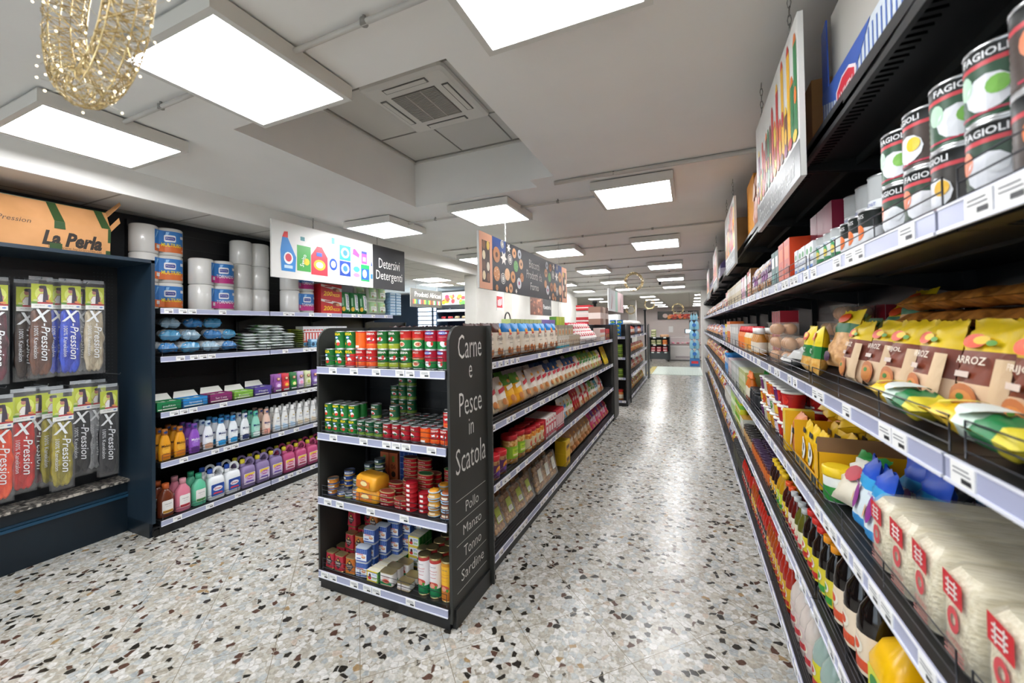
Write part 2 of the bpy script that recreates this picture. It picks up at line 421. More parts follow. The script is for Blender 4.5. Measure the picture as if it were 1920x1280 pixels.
wall('wall_bakery', -3.95, -3.69, 8.4, 14.2, 0, ZT, WALLP)
wall('wall_blue', -9, -3.95, 9.75, 9.85, 0, ZT, mt('27384d', 0.7))
b = MB()
for y in (11.9, 12.6): b.box(-3.692, -3.686, y, y + 0.02, 0, ZT, 'b3b0a8')
struct(b, 'trim_3')
# window with bars in the blue wall
b = MB(); b.box(-7.3, -6.2, 9.70, 9.74, 1.2, 2.2, emis('dcecff', 2.2, 'daylit_pane'))
wo = struct(b, 'window_1')
b = MB()
for x in (-7.32, -6.78, -6.24): b.box(x, x + 0.04, 9.66, 9.7, 1.18, 2.22, '26364a')
for z in [1.2 + 0.125 * i for i in range(9)]: b.box(-7.3, -6.22, 9.665, 9.695, z - 0.012, z + 0.012, '26364a')
fr = b.obj('window_frame', wo)

# ---------------------------------------------------------------- ceiling lights
LF = mt('d8d6cf', 0.5); LG = emis('fcfdff', PANEL, 'light_diffuser')
LG2 = emis('fcfdff', PANEL * 1.7, 'light_diffuser')
def light_proto(recess=False):
    f = MB(); g = MB(); a = 0.315; i = 0.287
    z0, z1 = (-0.004, 0.03) if recess else (0.0, 0.066)
    for x0, x1, y0, y1 in ((-a, a, -a, -i), (-a, a, i, a), (-a, -i, -i, i), (i, a, -i, i)): f.box(x0, x1, y0, y1, z0, z1, LF)
    f.box(-a, a, -a, a, z1 - 0.006, z1, LF)
    g.box(-i, i, -i, i, z0 + 0.004, z0 + 0.010, LG2 if recess else LG)
    return Proto('ceiling_light', ('frame', f), ('diffuser', g, 'glowing white diffuser'))
LP = light_proto(); LR = light_proto(True)
CN = {-0.408: 'right', -1.78: 'middle', -3.11: 'left'}
RN = ['nearest', 'second nearest', 'third nearest', 'fourth nearest', 'fifth nearest', 'farthest']
for r, y in enumerate((1.142, 3.575, 5.9, 8.25, 10.6, 12.9)):
    for x in (-0.408, -1.78, -3.11):
        LP.put((x, y, 2.7), 0, 'square glowing ceiling panel light, %s in the %s row above the aisles' % (RN[r], CN[x]), 'light', 'panel lights on the main ceiling')
for x in (-0.408, -1.78, -3.11):  # unseen row continuing the panel grid, added for its light
    LP.put((x, -1.3, 2.7), 0, 'unseen square panel light added behind the camera in the %s row' % CN[x], 'light', 'panel lights on the main ceiling')
for k, (x, y) in enumerate([(x, y) for y in (20.2, 23.0, 25.7, 28.3) for x in (-3.8, -1.6, 0.5)] + [(x, y) for y in (15.6, 17.9) for x in (-3.8, -1.6, 0.5)] + [(x, y) for y in (16.5, 20.2, 24.5) for x in (-6.2, 2.2, 3.6)]):  # outer columns at the end are extra panels added to brighten the hall
    LR.put((x, y, ZC), 0, 'slim recessed panel light %s of the butcher hall, %s column' % (nth(k // 3 + 1) + ' row', ('left', 'middle', 'right')[k % 3]), 'light', 'recessed lights in the butcher hall')
for k, (x, y) in enumerate(((-4.93, 7.07), (-5.42, 7.95), (-4.55, 8.15), (-5.9, 6.3), (-4.95, 5.2))):
    LR.put((x, y, ZT), 0, 'recessed panel light in the tiled side ceiling, %s from the white pillar' % nth(k + 1), 'light', 'recessed lights in the side ceiling')

# conduits between the lights
PIPE = mt('c3c0b9', 0.45)
def conduit(x0, x1, y, z, lab, r=0.011):
    b = MB(); b.tube([(x0, y, z), (x1, y, z)], r, PIPE, 8); e = empty('cable_conduit', ((x0 + x1) / 2, y, z)); tag(e, lab, 'conduit', 'grey conduits on the ceiling')
    b.xf(Matrix.Translation((-(x0 + x1) / 2, -y, -z))); b.obj('pipe', e)
    c = MB(); n = max(1, int((x1 - x0) / 0.8))
    c.tube([(0, 0, 0), (0, 0, ZC - z)], 0.006, mt('8c8982', 0.4), 6); c.loft([(-0.01, 0.016, 0.016), (0.012, 0.016, 0.016)], mt('8c8982', 0.4), n=8)
    me = c.mesh('clip')
    for i in range(n):
        o = bpy.data.objects.new('clip', me); COL.objects.link(o); o.parent = e; o.location = ((i + 0.5) * (x1 - x0) / n - (x1 - x0) / 2, 0, 0)
for r, y in enumerate((1.15, 3.575, 5.9, 8.25, 10.6, 12.9)):
    for a_, b_, w in ((-2.795, -2.095, 'left and middle'), (-1.465, -0.723, 'middle and right')):
        conduit(a_, b_, y, 2.748, 'short grey conduit joining the %s lights of the %s row' % (w, nth(r + 1)))
conduit(-0.98, 0.9, 3.12, 2.757, 'long pale raceway running to the right wall beside the ceiling recess', 0.017)
for y, w in ((5.15, 'second'), (7.25, 'third'), (9.5, 'fourth'), (11.7, 'fifth')):
    conduit(-3.4, 0.9, y, 2.76, 'long grey conduit crossing the ceiling after the %s row of lights' % w, 0.010)
b = MB(); b.loft([(0, 0.05, 0.05), (-0.03, 0.05, 0.05), (-0.05, 0.03, 0.03)], 'e8e6e0', n=12)
tag(b.obj('smoke_detector', None, (-0.3, 9.3, ZC)), 'small white round smoke detector on the ceiling by the fourth right light', 'detector')
b = MB(); b.loft([(0, 0.03, 0.03), (-0.05, 0.03, 0.03)], '3a3a3a', n=10); b.ball((0, 0, -0.07), 0.035, '2b2b2d')
tag(b.obj('security_camera', None, (-0.72, 11.6, ZC)), 'small dark dome camera on the ceiling between the far lights', 'camera')

# ---------------------------------------------------------------- air conditioning cassette
e = empty('air_conditioner', (-1.66, 2.35, 3.2)); tag(e, 'white four-way air conditioner cassette in the ceiling recess', 'air conditioner')
b = MB(); b.loft([(0.0, 0.33, 0.33), (-0.02, 0.325, 0.325), (-0.03, 0.30, 0.30)], 'dedbd4', n=12, corner=0.03, smooth=False); b.obj('panel', e)
b = MB(); b.box(-0.175, 0.175, -0.175, 0.175, -0.034, -0.030, '77736c')
for i in range(22): b.box(-0.17, 0.17, -0.170 + i * 0.0158, -0.162 + i * 0.0158, -0.038, -0.033, 'a9a59d')
for x in (-0.06, 0.06): b.box(x - 0.004, x + 0.004, -0.17, 0.17, -0.040, -0.033, 'c2beb6')
b.obj('intake_grille', e)
for k in range(4):
    b = MB(); b.box(-0.17, 0.17, -0.275, -0.225, -0.033, -0.029, '57544f'); b.box(-0.16, 0.16, -0.268, -0.234, -0.037, -0.031, 'dcd9d2')
    b.xf(Matrix.Rotation(k * pi / 2, 4, 'Z')); b.obj('louvre', e)

# ---------------------------------------------------------------- gold fairy-light wreaths
GOLD = mt('e8cf96', 0.25, 0.7); BULB = emis('ffe6b8', 6.0, 'fairy_bulb'); WBULB = mt('f0ece0', 0.3)
def wreath(loc, Rr, r, lab, dens, wires, rz=0.0, near=False):
    rnd = random.Random(int(abs(loc[0] * 100 + loc[1] * 10)))
    e = empty('wreath', loc, rz); tag(e, lab, 'wreath', 'gold wire wreaths hanging from the ceiling')
    g = MB()
    def P(a, t, q=1.0): return ((Rr + r * q * cos(t)) * cos(a), r * q * sin(t), (Rr + r * q * cos(t)) * sin(a))
    for k in range(6):
        t0 = k * pi / 3; g.tube([P(2 * pi * i / 28, t0) for i in range(28)], wires * 1.3, GOLD, 4, True)
    for k in range(dens):
        a = rnd.uniform(0, 2 * pi); t = rnd.uniform(0, 2 * pi); da = rnd.uniform(-0.5, 0.5); dt = rnd.uniform(1.5, 4.5)
        g.tube([P(a + da * i / 4, t + dt * i / 4, rnd.uniform(0.92, 1.06)) for i in range(5)], wires, GOLD, 3)
    g.obj('wire_ring', e)
    bl = MB(); wb = MB(); nb = int(dens * 0.22); pth = []
    for k in range(nb):
        a = 2 * pi * (k + rnd.uniform(0, 0.8)) / nb; t = rnd.uniform(0, 2 * pi); p = Vector(P(a, t, 1.0)); q = Vector(P(a + rnd.uniform(-0.12, 0.12), t, 1.0 + (0.55 if near else 0.25)))
        pth += [p, p.lerp(q, 0.7), p.lerp(q, 0.02)]
        if near:
            if k == 0: one_b = MB(); one_b.ball((0, 0, 0), wires * 2.0, BULB, 6, 4); ob = one_b.mesh('fairy_bulb')
            o = bpy.data.objects.new('fairy_bulb', ob); COL.objects.link(o); o.parent = e; o.location = q
        else: bl.ball(tuple(q), wires * 2.0, BULB, 5, 3)
    wb.tube(pth, wires * 1.1, WBULB, 4); wb.obj('light_string', e)
    if not near: bl.obj('bulb_cluster', e)
    s = MB(); s.tube([(0, 0, Rr), (0, 0, ZC - loc[2])], 0.0012, mt('d8d2c0', 0.5), 4); s.obj('hanging_thread', e)
wreath((-1.085, 0.40, 2.262), 0.168, 0.034, 'gold wire wreath with fairy lights hanging close by, top left corner', 380, 0.0011, R(-4), True)
wreath((-1.087, 9.0, 2.53), 0.18, 0.022, 'gold wire wreath with fairy lights under the middle aisle ceiling', 150, 0.0022)
wreath((-1.5, 17.5, 2.44), 0.19, 0.022, 'gold wire wreath over the butcher hall, left of the meat sign', 80, 0.003)
wreath((-0.42, 17.4, 2.22), 0.2, 0.022, 'gold wire wreath in front of the butcher sign', 80, 0.003)
wreath((-2.45, 19.0, 2.3), 0.19, 0.022, 'small gold wreath hanging before the far white pillar', 60, 0.003)

# ---------------------------------------------------------------- hanging signs
BLK = mt('2b2b2e', 0.45); WHT = mt('f3f3f1', 0.4); TXTW = mt('efeeea', 0.5)
def chain(e, x, y, z0, z1, m='8d8b86', r=0.0018):
    b = MB(); n = int((z1 - z0) / 0.03)
    for i in range(n): b.tube([(x + (0.006 * cos(t) if i % 2 else 0), y + (0 if i % 2 else 0.006 * cos(t)), z0 + (i + 0.5) * (z1 - z0) / n + 0.02 * sin(t)) for t in [2 * pi * q / 6 for q in range(6)]], r, m, 3, True)
    b.obj('chain', e)
def sign(name, loc, rz, w, h, th, lab, cat, draw, edge='e9e8e4', hooks=()):
    """board facing local -Y, origin at its bottom centre"""
    e = empty(name, loc, rz); tag(e, lab, cat)
    b = MB(); b.box(-w / 2, w / 2, 0, th, 0, h, edge)
    draw(b, flat(0.0, 0, 0)); b.obj('board', e)
    for x in hooks: chain(e, x, th / 2, h - 0.01, ZC - loc[2])
    return e
def bottle_art(b, f, x, z, w, h, col, cap, lab, kind=0):
    if kind == 0: b.dec(PG((x - w / 2, z), (x + w / 2, z), (x + w / 2, z + h * 0.55), (x + w * 0.12, z + h * 0.86), (x - w * 0.12, z + h * 0.86), (x - w / 2, z + h * 0.55)), col, f, 0.001)
    else: b.dec(Q(x - w / 2, x + w / 2, z, z + h * 0.86), col, f, 0.001)
    b.dec(Q(x - w * 0.14, x + w * 0.14, z + h * 0.84, z + h), cap, f, 0.0015)
    b.dec(E(x, z + h * 0.3, w * 0.36, h * 0.16), lab, f, 0.002); b.dec(E(x, z + h * 0.3, w * 0.22, h * 0.09), 'ffffff', f, 0.0025)
def det_art(b, f):
    h = 0.55
    b.dec(Q(0.36, 0.97, 0, h), BLK, f, 0.001)
    b.dec(T('Detersivi', 0.665, 0.33, 0.40, 0.125), TXTW, f, 0.002); b.dec(T('Detergenti', 0.665, 0.16, 0.50, 0.15), TXTW, f, 0.002)
    x0 = -0.97
    z = 0.07
    b.dec(PG((x0 + 0.10, z), (x0 + 0.25, z), (x0 + 0.26, z + 0.15), (x0 + 0.17, z + 0.33), (x0 + 0.11, z + 0.33), (x0 + 0.09, z + 0.2)), '1f86d4', f, 0.001)
    b.dec(PG((x0 + 0.11, z + 0.33), (x0 + 0.17, z + 0.33), (x0 + 0.17, z + 0.39), (x0 + 0.13, z + 0.385)), 'e02d2d', f, 0.0015)
    b.dec(E(x0 + 0.175, z + 0.13, 0.05, 0.06), 'ffffff', f, 0.002); b.dec(E(x0 + 0.175, z + 0.135, 0.035, 0.04), 'd63a52', f, 0.0025); b.dec(Q(x0 + 0.13, x0 + 0.22, z + 0.03, z + 0.06), 'c9e4f4', f, 0.002)
    b.dec(Q(x0 + 0.27, x0 + 0.43, z + 0.02, z + 0.28), '3fa544', f, 0.001); b.dec(Q(x0 + 0.31, x0 + 0.36, z + 0.33, z + 0.37), '1c7f86', f, 0.001); b.dec(E(x0 + 0.38, z + 0.12, 0.035, 0.035), 'f3cf2c', f, 0.002); b.dec(T('Svelto', x0 + 0.34, z + 0.13, 0.13, 0.045, rot=1.3), 'ffffff', f, 0.002)
    bottle_art(b, f, x0 + 0.54, z, 0.21, 0.36, 'd9364a', 'f0d9dc', 'f4b93a'); b.dec(Q(x0 + 0.50, x0 + 0.57, z + 0.20, z + 0.24), '3a63c8', f, 0.003)
    bottle_art(b, f, x0 + 0.72, z + 0.015, 0.15, 0.42, 'dfe6ef', '4aa6e0', '1d4aa6')
    for zz, c1, c2 in ((0.03, '1c3f96', 'd8ecff'), (0.21, '2b9fd8', 'f0f4d0')):
        b.dec(Q(x0 + 0.81, x0 + 0.97, z + zz, z + zz + 0.17), c1, f, 0.001); b.dec(E(x0 + 0.89, z + zz + 0.085, 0.06, 0.06), c2, f, 0.0015); b.dec(E(x0 + 0.89, z + zz + 0.085, 0.035, 0.035), '3b78c8', f, 0.002)
    b.dec(PG((x0 + 1.0, z + 0.02), (x0 + 1.11, z + 0.02), (x0 + 1.12, z + 0.13), (x0 + 1.07, z + 0.23), (x0 + 1.07, z + 0.3), (x0 + 1.03, z + 0.3), (x0 + 1.03, z + 0.23)), 'f1d8e2', f, 0.001)
    b.dec(PG((x0 + 1.0, z + 0.3), (x0 + 1.1, z + 0.27), (x0 + 1.11, z + 0.31), (x0 + 1.04, z + 0.37), (x0 + 1.01, z + 0.36)), 'ea4b8a', f, 0.0015)
    b.dec(E(x0 + 1.06, z + 0.13, 0.05, 0.035), '46bcb6', f, 0.002); b.dec(E(x0 + 1.06, z + 0.06, 0.05, 0.025), 'ea7fae', f, 0.002)
    b.dec(Q(x0 + 1.13, x0 + 1.27, z, z + 0.2), '1da35a', f, 0.001); b.dec(Q(x0 + 1.14, x0 + 1.26, z + 0.02, z + 0.15), '1e58b0', f, 0.0015); b.dec(E(x0 + 1.19, z + 0.09, 0.035, 0.05), 'e6f3fb', f, 0.002)
    b.dec(Q(x0 + 1.14, x0 + 1.23, z + 0.21, z + 0.36), 'e0559b', f, 0.001); b.dec(Q(x0 + 1.14, x0 + 1.23, z + 0.33, z + 0.36), '4350b0', f, 0.0015); b.dec(Q(x0 + 1.16, x0 + 1.21, z + 0.24, z + 0.29), 'f6c7dc', f, 0.002)
    b.dec(Q(x0 + 1.285, x0 + 1.33, z + 0.01, z + 0.2), 'e9eef5', f, 0.001); b.dec(Q(x0 + 1.29, x0 + 1.325, z + 0.04, z + 0.1), '3b82cc', f, 0.0015); b.dec(PG((x0 + 1.295, z + 0.2), (x0 + 1.32, z + 0.2), (x0 + 1.307, z + 0.27)), '27489e', f, 0.0015)
sign('hanging_sign', (-3.60, 3.53, 2.11), R(90), 1.94, 0.55, 0.018, 'white and black hanging sign reading Detersivi Detergenti above the detergent shelves', 'sign', det_art, hooks=(-0.5, 0.45))

DOUGH = ['e2a878', 'd99a63', 'c98a55', 'eab98c', 'b97a4a']
def bis_art(b, f, far=False):
    w, h = 2.7, 0.5; rnd = random.Random(5)
    b.dec(Q(-w / 2, w / 2, 0, h), '33343a', f, 0.001)
    def side(s):
        X = lambda a: s * (w / 2 - a)
        b.dec(Q(min(X(0), X(0.25)), max(X(0), X(0.25)), 0, h), 'e0a585', f, 0.0015)
        b.dec(Q(min(X(0.05), X(0.2)), max(X(0.05), X(0.2)), 0.06, h - 0.07), '4a352c', f, 0.002)
        for i in range(4):
            b.dec(E(X(0.085), 0.12 + i * 0.09, 0.03, 0.042, 10), ('e8d6b0', '6a4a38', 'efe2c2', '8a6044')[i], f, 0.0025)
            b.dec(E(X(0.165), 0.11 + i * 0.095, 0.028, 0.042, 10), ('8a6044', 'e6dcc8', '3c2a22', 'e6c65e')[i], f, 0.0025)
        b.dec(Q(min(X(0.25), X(0.55)), max(X(0.25), X(0.55)), h - 0.12, h), '2f4a86', f, 0.0015)
        it = [(0.34, 0.34, 0.075, 0), (0.34, 0.16, 0.07, 1), (0.47, 0.46, 0.045, 4), (0.50, 0.33, 0.075, 3), (0.48, 0.13, 0.055, 4), (0.58, 0.18, 0.062, 1), (0.62, 0.45, 0.055, 3),
              (0.65, 0.34, 0.055, 4), (0.72, 0.17, 0.06, 0), (0.76, 0.42, 0.052, 0), (0.80, 0.29, 0.06, 2), (0.88, 0.12, 0.06, 5), (0.90, 0.43, 0.05, 6), (0.94, 0.33, 0.055, 0), (0.96, 0.19, 0.05, 1), (0.66, 0.05, 0.05, 0), (0.34, 0.02, 0.05, 1), (0.80, 0.03, 0.045, 3), (0.56, 0.0, 0.03, 1)]
        for a, z, r, k in it:
            x = X(a); z = min(h - 0.03, max(0.03, z)); r = min(r, h - z - 0.001, z - 0.001) if k != 3 else min(r, h - z, z)
            c = DOUGH[rnd.randrange(5)]
            if k == 3: b.dec(ST(x, z, r, 0.5, 6), 'f2ede4', f, 0.003); continue
            if k == 4:
                b.dec(E(x, z, r, r), 'e9e5df', f, 0.003)
                for q in (0.85, 0.5): b.dec(O(x, z, r * q, r * q, 0.78), '33343a', f, 0.004)
                continue
            c = {2: '6aa860', 5: 'e4e6ea', 6: 'c9ced6'}.get(k, c)
            b.dec(E(x, z, r, r, 16), c, f, 0.003)
            if k in (0, 5, 6): b.dec(E(x, z, r * 0.35, r * 0.35, 10), {5: 'b04068', 6: '33343a'}.get(k, '5a3a2a'), f, 0.004)
            else:
                for q in range(5): b.dec(E(x + r * 0.6 * cos(q * 1.3), z + r * 0.6 * sin(q * 1.3), r * 0.1, r * 0.1, 5), 'f3dcc0' if k != 2 else 'a7d392', f, 0.004)
    side(-1); side(1)
    b.dec(T('Biscotti', 0, 0.375, 0.34, 0.095), TXTW, f, 0.003); b.dec(T('Prodotti da', 0, 0.25, 0.50, 0.095), TXTW, f, 0.003); b.dec(T('Forno', 0, 0.12, 0.27, 0.085), TXTW, f, 0.003)
s_ = sign('hanging_sign', (-1.65, 4.41, 1.94), R(90), 2.7, 0.5, 0.02, 'long hanging sign with biscuits reading Biscotti Prodotti da Forno over the gondola', 'sign', bis_art)
chain(s_, -0.78, 0.01, 0.5, ZC - 1.94, 'e6e4de', 0.003); chain(s_, 1.0, 0.01, 0.5, ZC - 1.94, 'e6e4de', 0.003)

def right_art(txt):
    def d(b, f):
        w, h = 0.88, 0.53; rnd = random.Random(len(txt))
        b.dec(Q(-w / 2, w / 2, 0, 0.12), '55595c', f, 0.001)
        b.dec(T(txt, 0, 0.06, 0.72, 0.075), 'c9cccb', f, 0.002)
        cs = ['c7322c', 'e0762b', 'f0b92d', '2f7a4a', '8a2f6a', 'b8202c', '6a3a22', 'e8c23a', 'd8452e']
        for i in range(17):
            x = -0.40 + i * 0.05; hh = (0.12 + 0.22 * abs(sin(i * 1.7))) * (0.65 + 0.35 * min(1, max(0, (x + 0.3) * 2)))
            b.dec(Q(x - 0.022, x + 0.022, 0.14, 0.14 + hh), cs[rnd.randrange(9)], f, 0.001)
            b.dec(PG((x - 0.022, 0.14 + hh), (x + 0.022, 0.14 + hh), (x + 0.008, 0.17 + hh), (x - 0.008, 0.17 + hh)), cs[rnd.randrange(9)], f, 0.0015)
            b.dec(E(x, 0.14 + hh * 0.45, 0.017, 0.03, 8), cs[rnd.randrange(9)], f, 0.002)
        for i in range(12): b.dec(E(-0.38 + i * 0.07, 0.15, 0.03, 0.02, 8), cs[rnd.randrange(9)], f, 0.003)
    return d
for k, (y, t) in enumerate(((1.99, 'Prodotti Sudamericani'), (4.02, 'Prodotti Orientali'), (6.3, 'Prodotti Africani'), (8.6, 'Prodotti Indiani'))):
    sign('hanging_sign', (0.335, y, 2.07), R(-90), 0.88, 0.53, 0.016, 'glossy sign with colourful groceries on the right shelf edge, %s from the camera' % nth(k + 1), 'sign', right_art(t), 'dcdcd8', (-0.3, 0.3))
def far_art(b, f):
    b.dec(Q(-1.1, -0.2, 0, 0.5), 'e9eef0', f, 0.001); b.dec(Q(-0.2, 0.15, 0, 0.5), '9dc4b4', f, 0.001); b.dec(Q(0.15, 1.1, 0, 0.5), 'e3c3c6', f, 0.001)
    b.dec(PG((-0.8, 0.05), (-0.72, 0.05), (-0.6, 0.3), (-0.7, 0.45), (-0.66, 0.3)), 'b06a6a', f, 0.002); b.dec(PG((0.5, 0.06), (0.6, 0.05), (0.7, 0.3), (0.6, 0.4)), 'a89a90', f, 0.002)
sign('hanging_sign', (-1.65, 10.2, 1.93), R(90), 2.2, 0.5, 0.02, 'pale green and pink hanging sign over the far gondola', 'sign', far_art, hooks=(-0.9, 0.9))
def pan_art(b, f):
    b.dec(Q(-0.85, 0.1, 0, 0.46), '7a4a3a', f, 0.001); b.dec(Q(0.1, 0.85, 0, 0.46), BLK, f, 0.001)
    rnd = random.Random(3)
    for i in range(26): b.dec(E(rnd.uniform(-0.8, 0.05), rnd.uniform(0.04, 0.42), rnd.uniform(0.03, 0.08), 0.035, 8), ('b8765a', '93553f', 'cf9a78', '5a3226')[i % 4], f, 0.002 + i * 0.0001)
    b.dec(T('Panetteria', 0.47, 0.24, 0.64, 0.12), TXTW, f, 0.003)
sign('wall_sign', (-3.685, 10.36, 1.9), R(90), 1.7, 0.46, 0.015, 'bakery sign reading Panetteria on the white wall', 'sign', pan_art)
def fire_art(b, f):
    b.dec(Q(-0.14, 0.14, 0.06, 0.3), 'd02a35', f, 0.001); b.dec(PG((-0.02, 0.1), (0.04, 0.1), (0.04, 0.24), (-0.02, 0.24)), 'ffffff', f, 0.002); b.dec(Q(-0.09, -0.05, 0.1, 0.22), 'ffffff', f, 0.002); b.dec(Q(0.07, 0.1, 0.12, 0.25), 'ffffff', f, 0.002)
sign('fire_sign', (-3.685, 7.72, 1.95), R(90), 0.3, 0.32, 0.01, 'small red and white fire hose sign on the white pillar', 'sign', fire_art)
def mac_art(b, f):
    w = 2.62; h = 0.56
    b.dec(Q(-w / 2, w / 2, 0, h), '24211f', f, 0.002); rnd = random.Random(9)
    for i in range(60):
        x = rnd.uniform(-0.6, 1.2); z = rnd.uniform(0.04, 0.3)
        c = ('b8322a', 'd8562f', 'e08a3a', '8e1f24', 'c9584a', 'd9a08a')[i % 6]
        b.dec(PG((x - 0.12, z - 0.03), (x + 0.06, z - 0.04), (x + 0.14, z + 0.05), (x - 0.04, z + 0.06)), c, f, 0.004 + i * 0.0003)
    b.dec(E(-0.82, 0.25, 0.17, 0.15, 18), 'e8cfc8', f, 0.02); b.dec(T('Macelleria', 0.45, 0.43, 1.5, 0.2, off=0.02), 'f4f2ee', f, 0.03)
sign('wall_sign', (-0.73, 29.9, 1.95), 0, 2.62, 0.56, 0.05, 'dark butcher sign with meat pictures reading Macelleria on the far wall', 'sign', mac_art)
def afr_art(b, f):
    b.dec(Q(-0.6, 0.6, 0, 0.4), '3a3936', f, 0.001); b.dec(T('Prodotti Africani', 0.05, 0.28, 1.0, 0.11), TXTW, f, 0.002)
    for i in range(6):
        x = -0.45 + i * 0.18
        cs = (('cf3030', 'e8c83a', '2f8a4a'), ('3a62b0', 'e8e8e8', 'cf3030'), ('cf3030', 'e8c83a', '2f8a4a'), ('2f8a4a', 'e8c83a', 'cf3030'), ('c8642e', 'e6e6e6', '3a9a5a'), ('b03a4a', '5a8aa0', 'd8a040'))[i]
        for q in range(3): b.dec(Q(x - 0.065 + q * 0.043, x - 0.022 + q * 0.043, 0.07, 0.16), cs[q], f, 0.002)
sign('hanging_sign', (-5.45, 7.6, 2.07), R(90), 1.2, 0.4, 0.015, 'dark hanging sign with small flags reading Prodotti Africani by the window', 'sign', afr_art, hooks=(-0.4, 0.4))
# ---------------------------------------------------------------- shelving
STEEL = nz('161718', '1b1c1e', 6, 0.42, 'black_shelf_steel'); PANELB = nz('2c2d2b', '323330', 3, 0.5, 'charcoal_side_panel')
RAIL = mt('a9aec9', 0.25, 0, 0.6, name='price_rail_plastic'); RAILW = mt('e4e6f0', 0.3); WIRE = mt('4a4b50', 0.35, 0.7); TAGW = mt('f2f2f0', 0.5); TAGT = mt('6d7076', 0.6)
_SP = {}
def shelf_parts(w, d, guard, gh, nt):
    k = (w, d, guard, gh, nt)
    if k in _SP: return _SP[k]
    s = MB(); s.box(0, w, 0.0, d, -0.028, 0.0, STEEL); s.box(0, w, 0.02, 0.06, -0.04, -0.028, STEEL); s.box(0, w, d * 0.45, d * 0.5, -0.036, -0.028, STEEL)
    s.prism([(0.06, -0.03), (d, -0.03), (d, -0.10)], 0.004, 0.008, STEEL, 'yz'); s.prism([(0.06, -0.03), (d, -0.03), (d, -0.10)], w - 0.008, w - 0.004, STEEL, 'yz')
    r = MB(); r.box(0.002, w - 0.002, -0.006, 0.0, -0.04, 0.0, RAIL); r.box(0.002, w - 0.002, -0.009, -0.004, -0.043, -0.037, RAILW); r.box(0.002, w - 0.002, -0.0075, -0.004, -0.003, 0.001, RAILW)
    g = MB()
    if guard:
        for z in (0.012, 0.012 + gh / 2, 0.012 + gh): g.tube([(0.02, 0.012, z), (w - 0.02, 0.012, z)], 0.0017, WIRE, 4)
        n = max(2, int(w / 0.29))
        for i in range(n + 1): g.tube([(0.02 + (w - 0.04) * i / n, 0.012, -0.002), (0.02 + (w - 0.04) * i / n, 0.012, 0.012 + gh)], 0.0017, WIRE, 4)
    t = MB(); t.box(0, 0.062, -0.0085, -0.006, -0.037, -0.002, TAGW); f = flat(-0.0087)
    for z, x1 in ((-0.010, 0.05), (-0.017, 0.054)): t.dec(Q(0.008, x1, z - 0.0022, z), TAGT, f)
    t.dec(Q(0.03, 0.055, -0.032, -0.024), '2a2c30', f)
    _SP[k] = (s.mesh('shelf'), r.mesh('price_rail'), g.mesh('wire_guard') if guard else None, t.mesh('price_tag')); return _SP[k]
def kid(name, me, parent, loc=(0, 0, 0)):
    o = bpy.data.objects.new(name, me); COL.objects.link(o); o.parent = parent; o.location = loc; return o
_rt = random.Random(11)
def bay(name, loc, rz, w, d, levels, h, lab, cat='shelving', group=None, ribs=True, tags=5, guards=None, gh=0.05, base=True, back=True):
    e = empty(name, loc, rz); tag(e, lab, cat, group)
    if back:
        b = MB(); b.box(0, w, d, d + 0.012, 0.02, h, STEEL)
        if ribs:
            for i in range(int(h / 0.12)): b.box(0.01, w - 0.01, d - 0.003, d, 0.1 + i * 0.12, 0.103 + i * 0.12, '2a2b2d')
        b.box(0, 0.018, d - 0.03, d, 0.02, h, '202123'); b.box(w - 0.018, w, d - 0.03, d, 0.02, h, '202123')
        b.obj('back_panel', e)
    if base:
        b = MB(); b.box(0, w, 0.012, d, 0.0, levels[0] - 0.03, STEEL); b.obj('base', e)
    for i, z in enumerate(levels):
        g = True if guards is None else guards[i]
        s, r, g_, t = shelf_parts(round(w, 3), d, g, gh, 0)
        so = kid('shelf', s, e, (0, 0, z)); kid('price_rail', r, so)
        if g_: kid('wire_guard', g_, so)
        x = _rt.uniform(0.02, 0.15)
        for _ in range(tags):
            if x > w - 0.07: break
            kid('price_tag', t, so, (x, 0, 0)); x += _rt.choice((0.068, 0.1, 0.17, 0.24))
    return e
LV_L = [0.115, 0.57, 0.965, 1.405, 1.79]; LV_G = [0.115, 0.565, 0.962, 1.37]; LV_R = [0.115, 0.57, 0.965, 1.372, 1.79]
# detergent shelves on the left (front at x=-3.83, facing +x)
for k in range(4):
    y0 = 1.79 + 0.91 * k
    bay('shelving_bay', (-3.83, y0, 0), pi / 2, 0.905, 0.518, LV_L if k < 3 else LV_L[:4], 2.56 if k < 3 else 1.7, 'black detergent shelving bay with lilac price rails, %s from the blue cabinet' % nth(k + 1), group='bays of the detergent shelving', tags=(4, 6, 4, 3)[k], gh=0.045, guards=[True, True, True, True, False][:5 if k < 3 else 4])
e = empty('swivel_castor', (-3.86, 1.775, 0)); tag(e, 'black swivel castor at the foot of the detergent shelving by the blue cabinet', 'castor')
b = MB(); b.tube([(-0.006, 0, 0.028), (0.012, 0, 0.028)], 0.028, '0c0c0d', 14); b.obj('wheel', e)
b = MB(); b.box(-0.016, -0.008, -0.022, 0.022, 0.02, 0.072, '202022'); b.box(-0.016, 0.018, -0.022, 0.022, 0.068, 0.074, '202022'); b.obj('fork', e)
# middle gondola, right face (front x=-1.19, facing +x) and left face
for k in range(5):
    y0 = 2.285 + 0.912 * k
    bay('gondola_bay', (-1.19, y0, 0), pi / 2, 0.905, 0.44, LV_G, 1.6, 'black gondola bay facing the main aisle, %s from its tinned meat end' % nth(k + 1), group='bays of the middle gondola, aisle side', tags=5)
    bay('gondola_bay', (-2.14, y0 + 0.905, 0), -pi / 2, 0.905, 0.44, LV_G, 1.58, 'black gondola bay on the hidden detergent side, %s from its tinned meat end' % nth(k + 1), group='bays of the middle gondola, far side', tags=0, back=False)
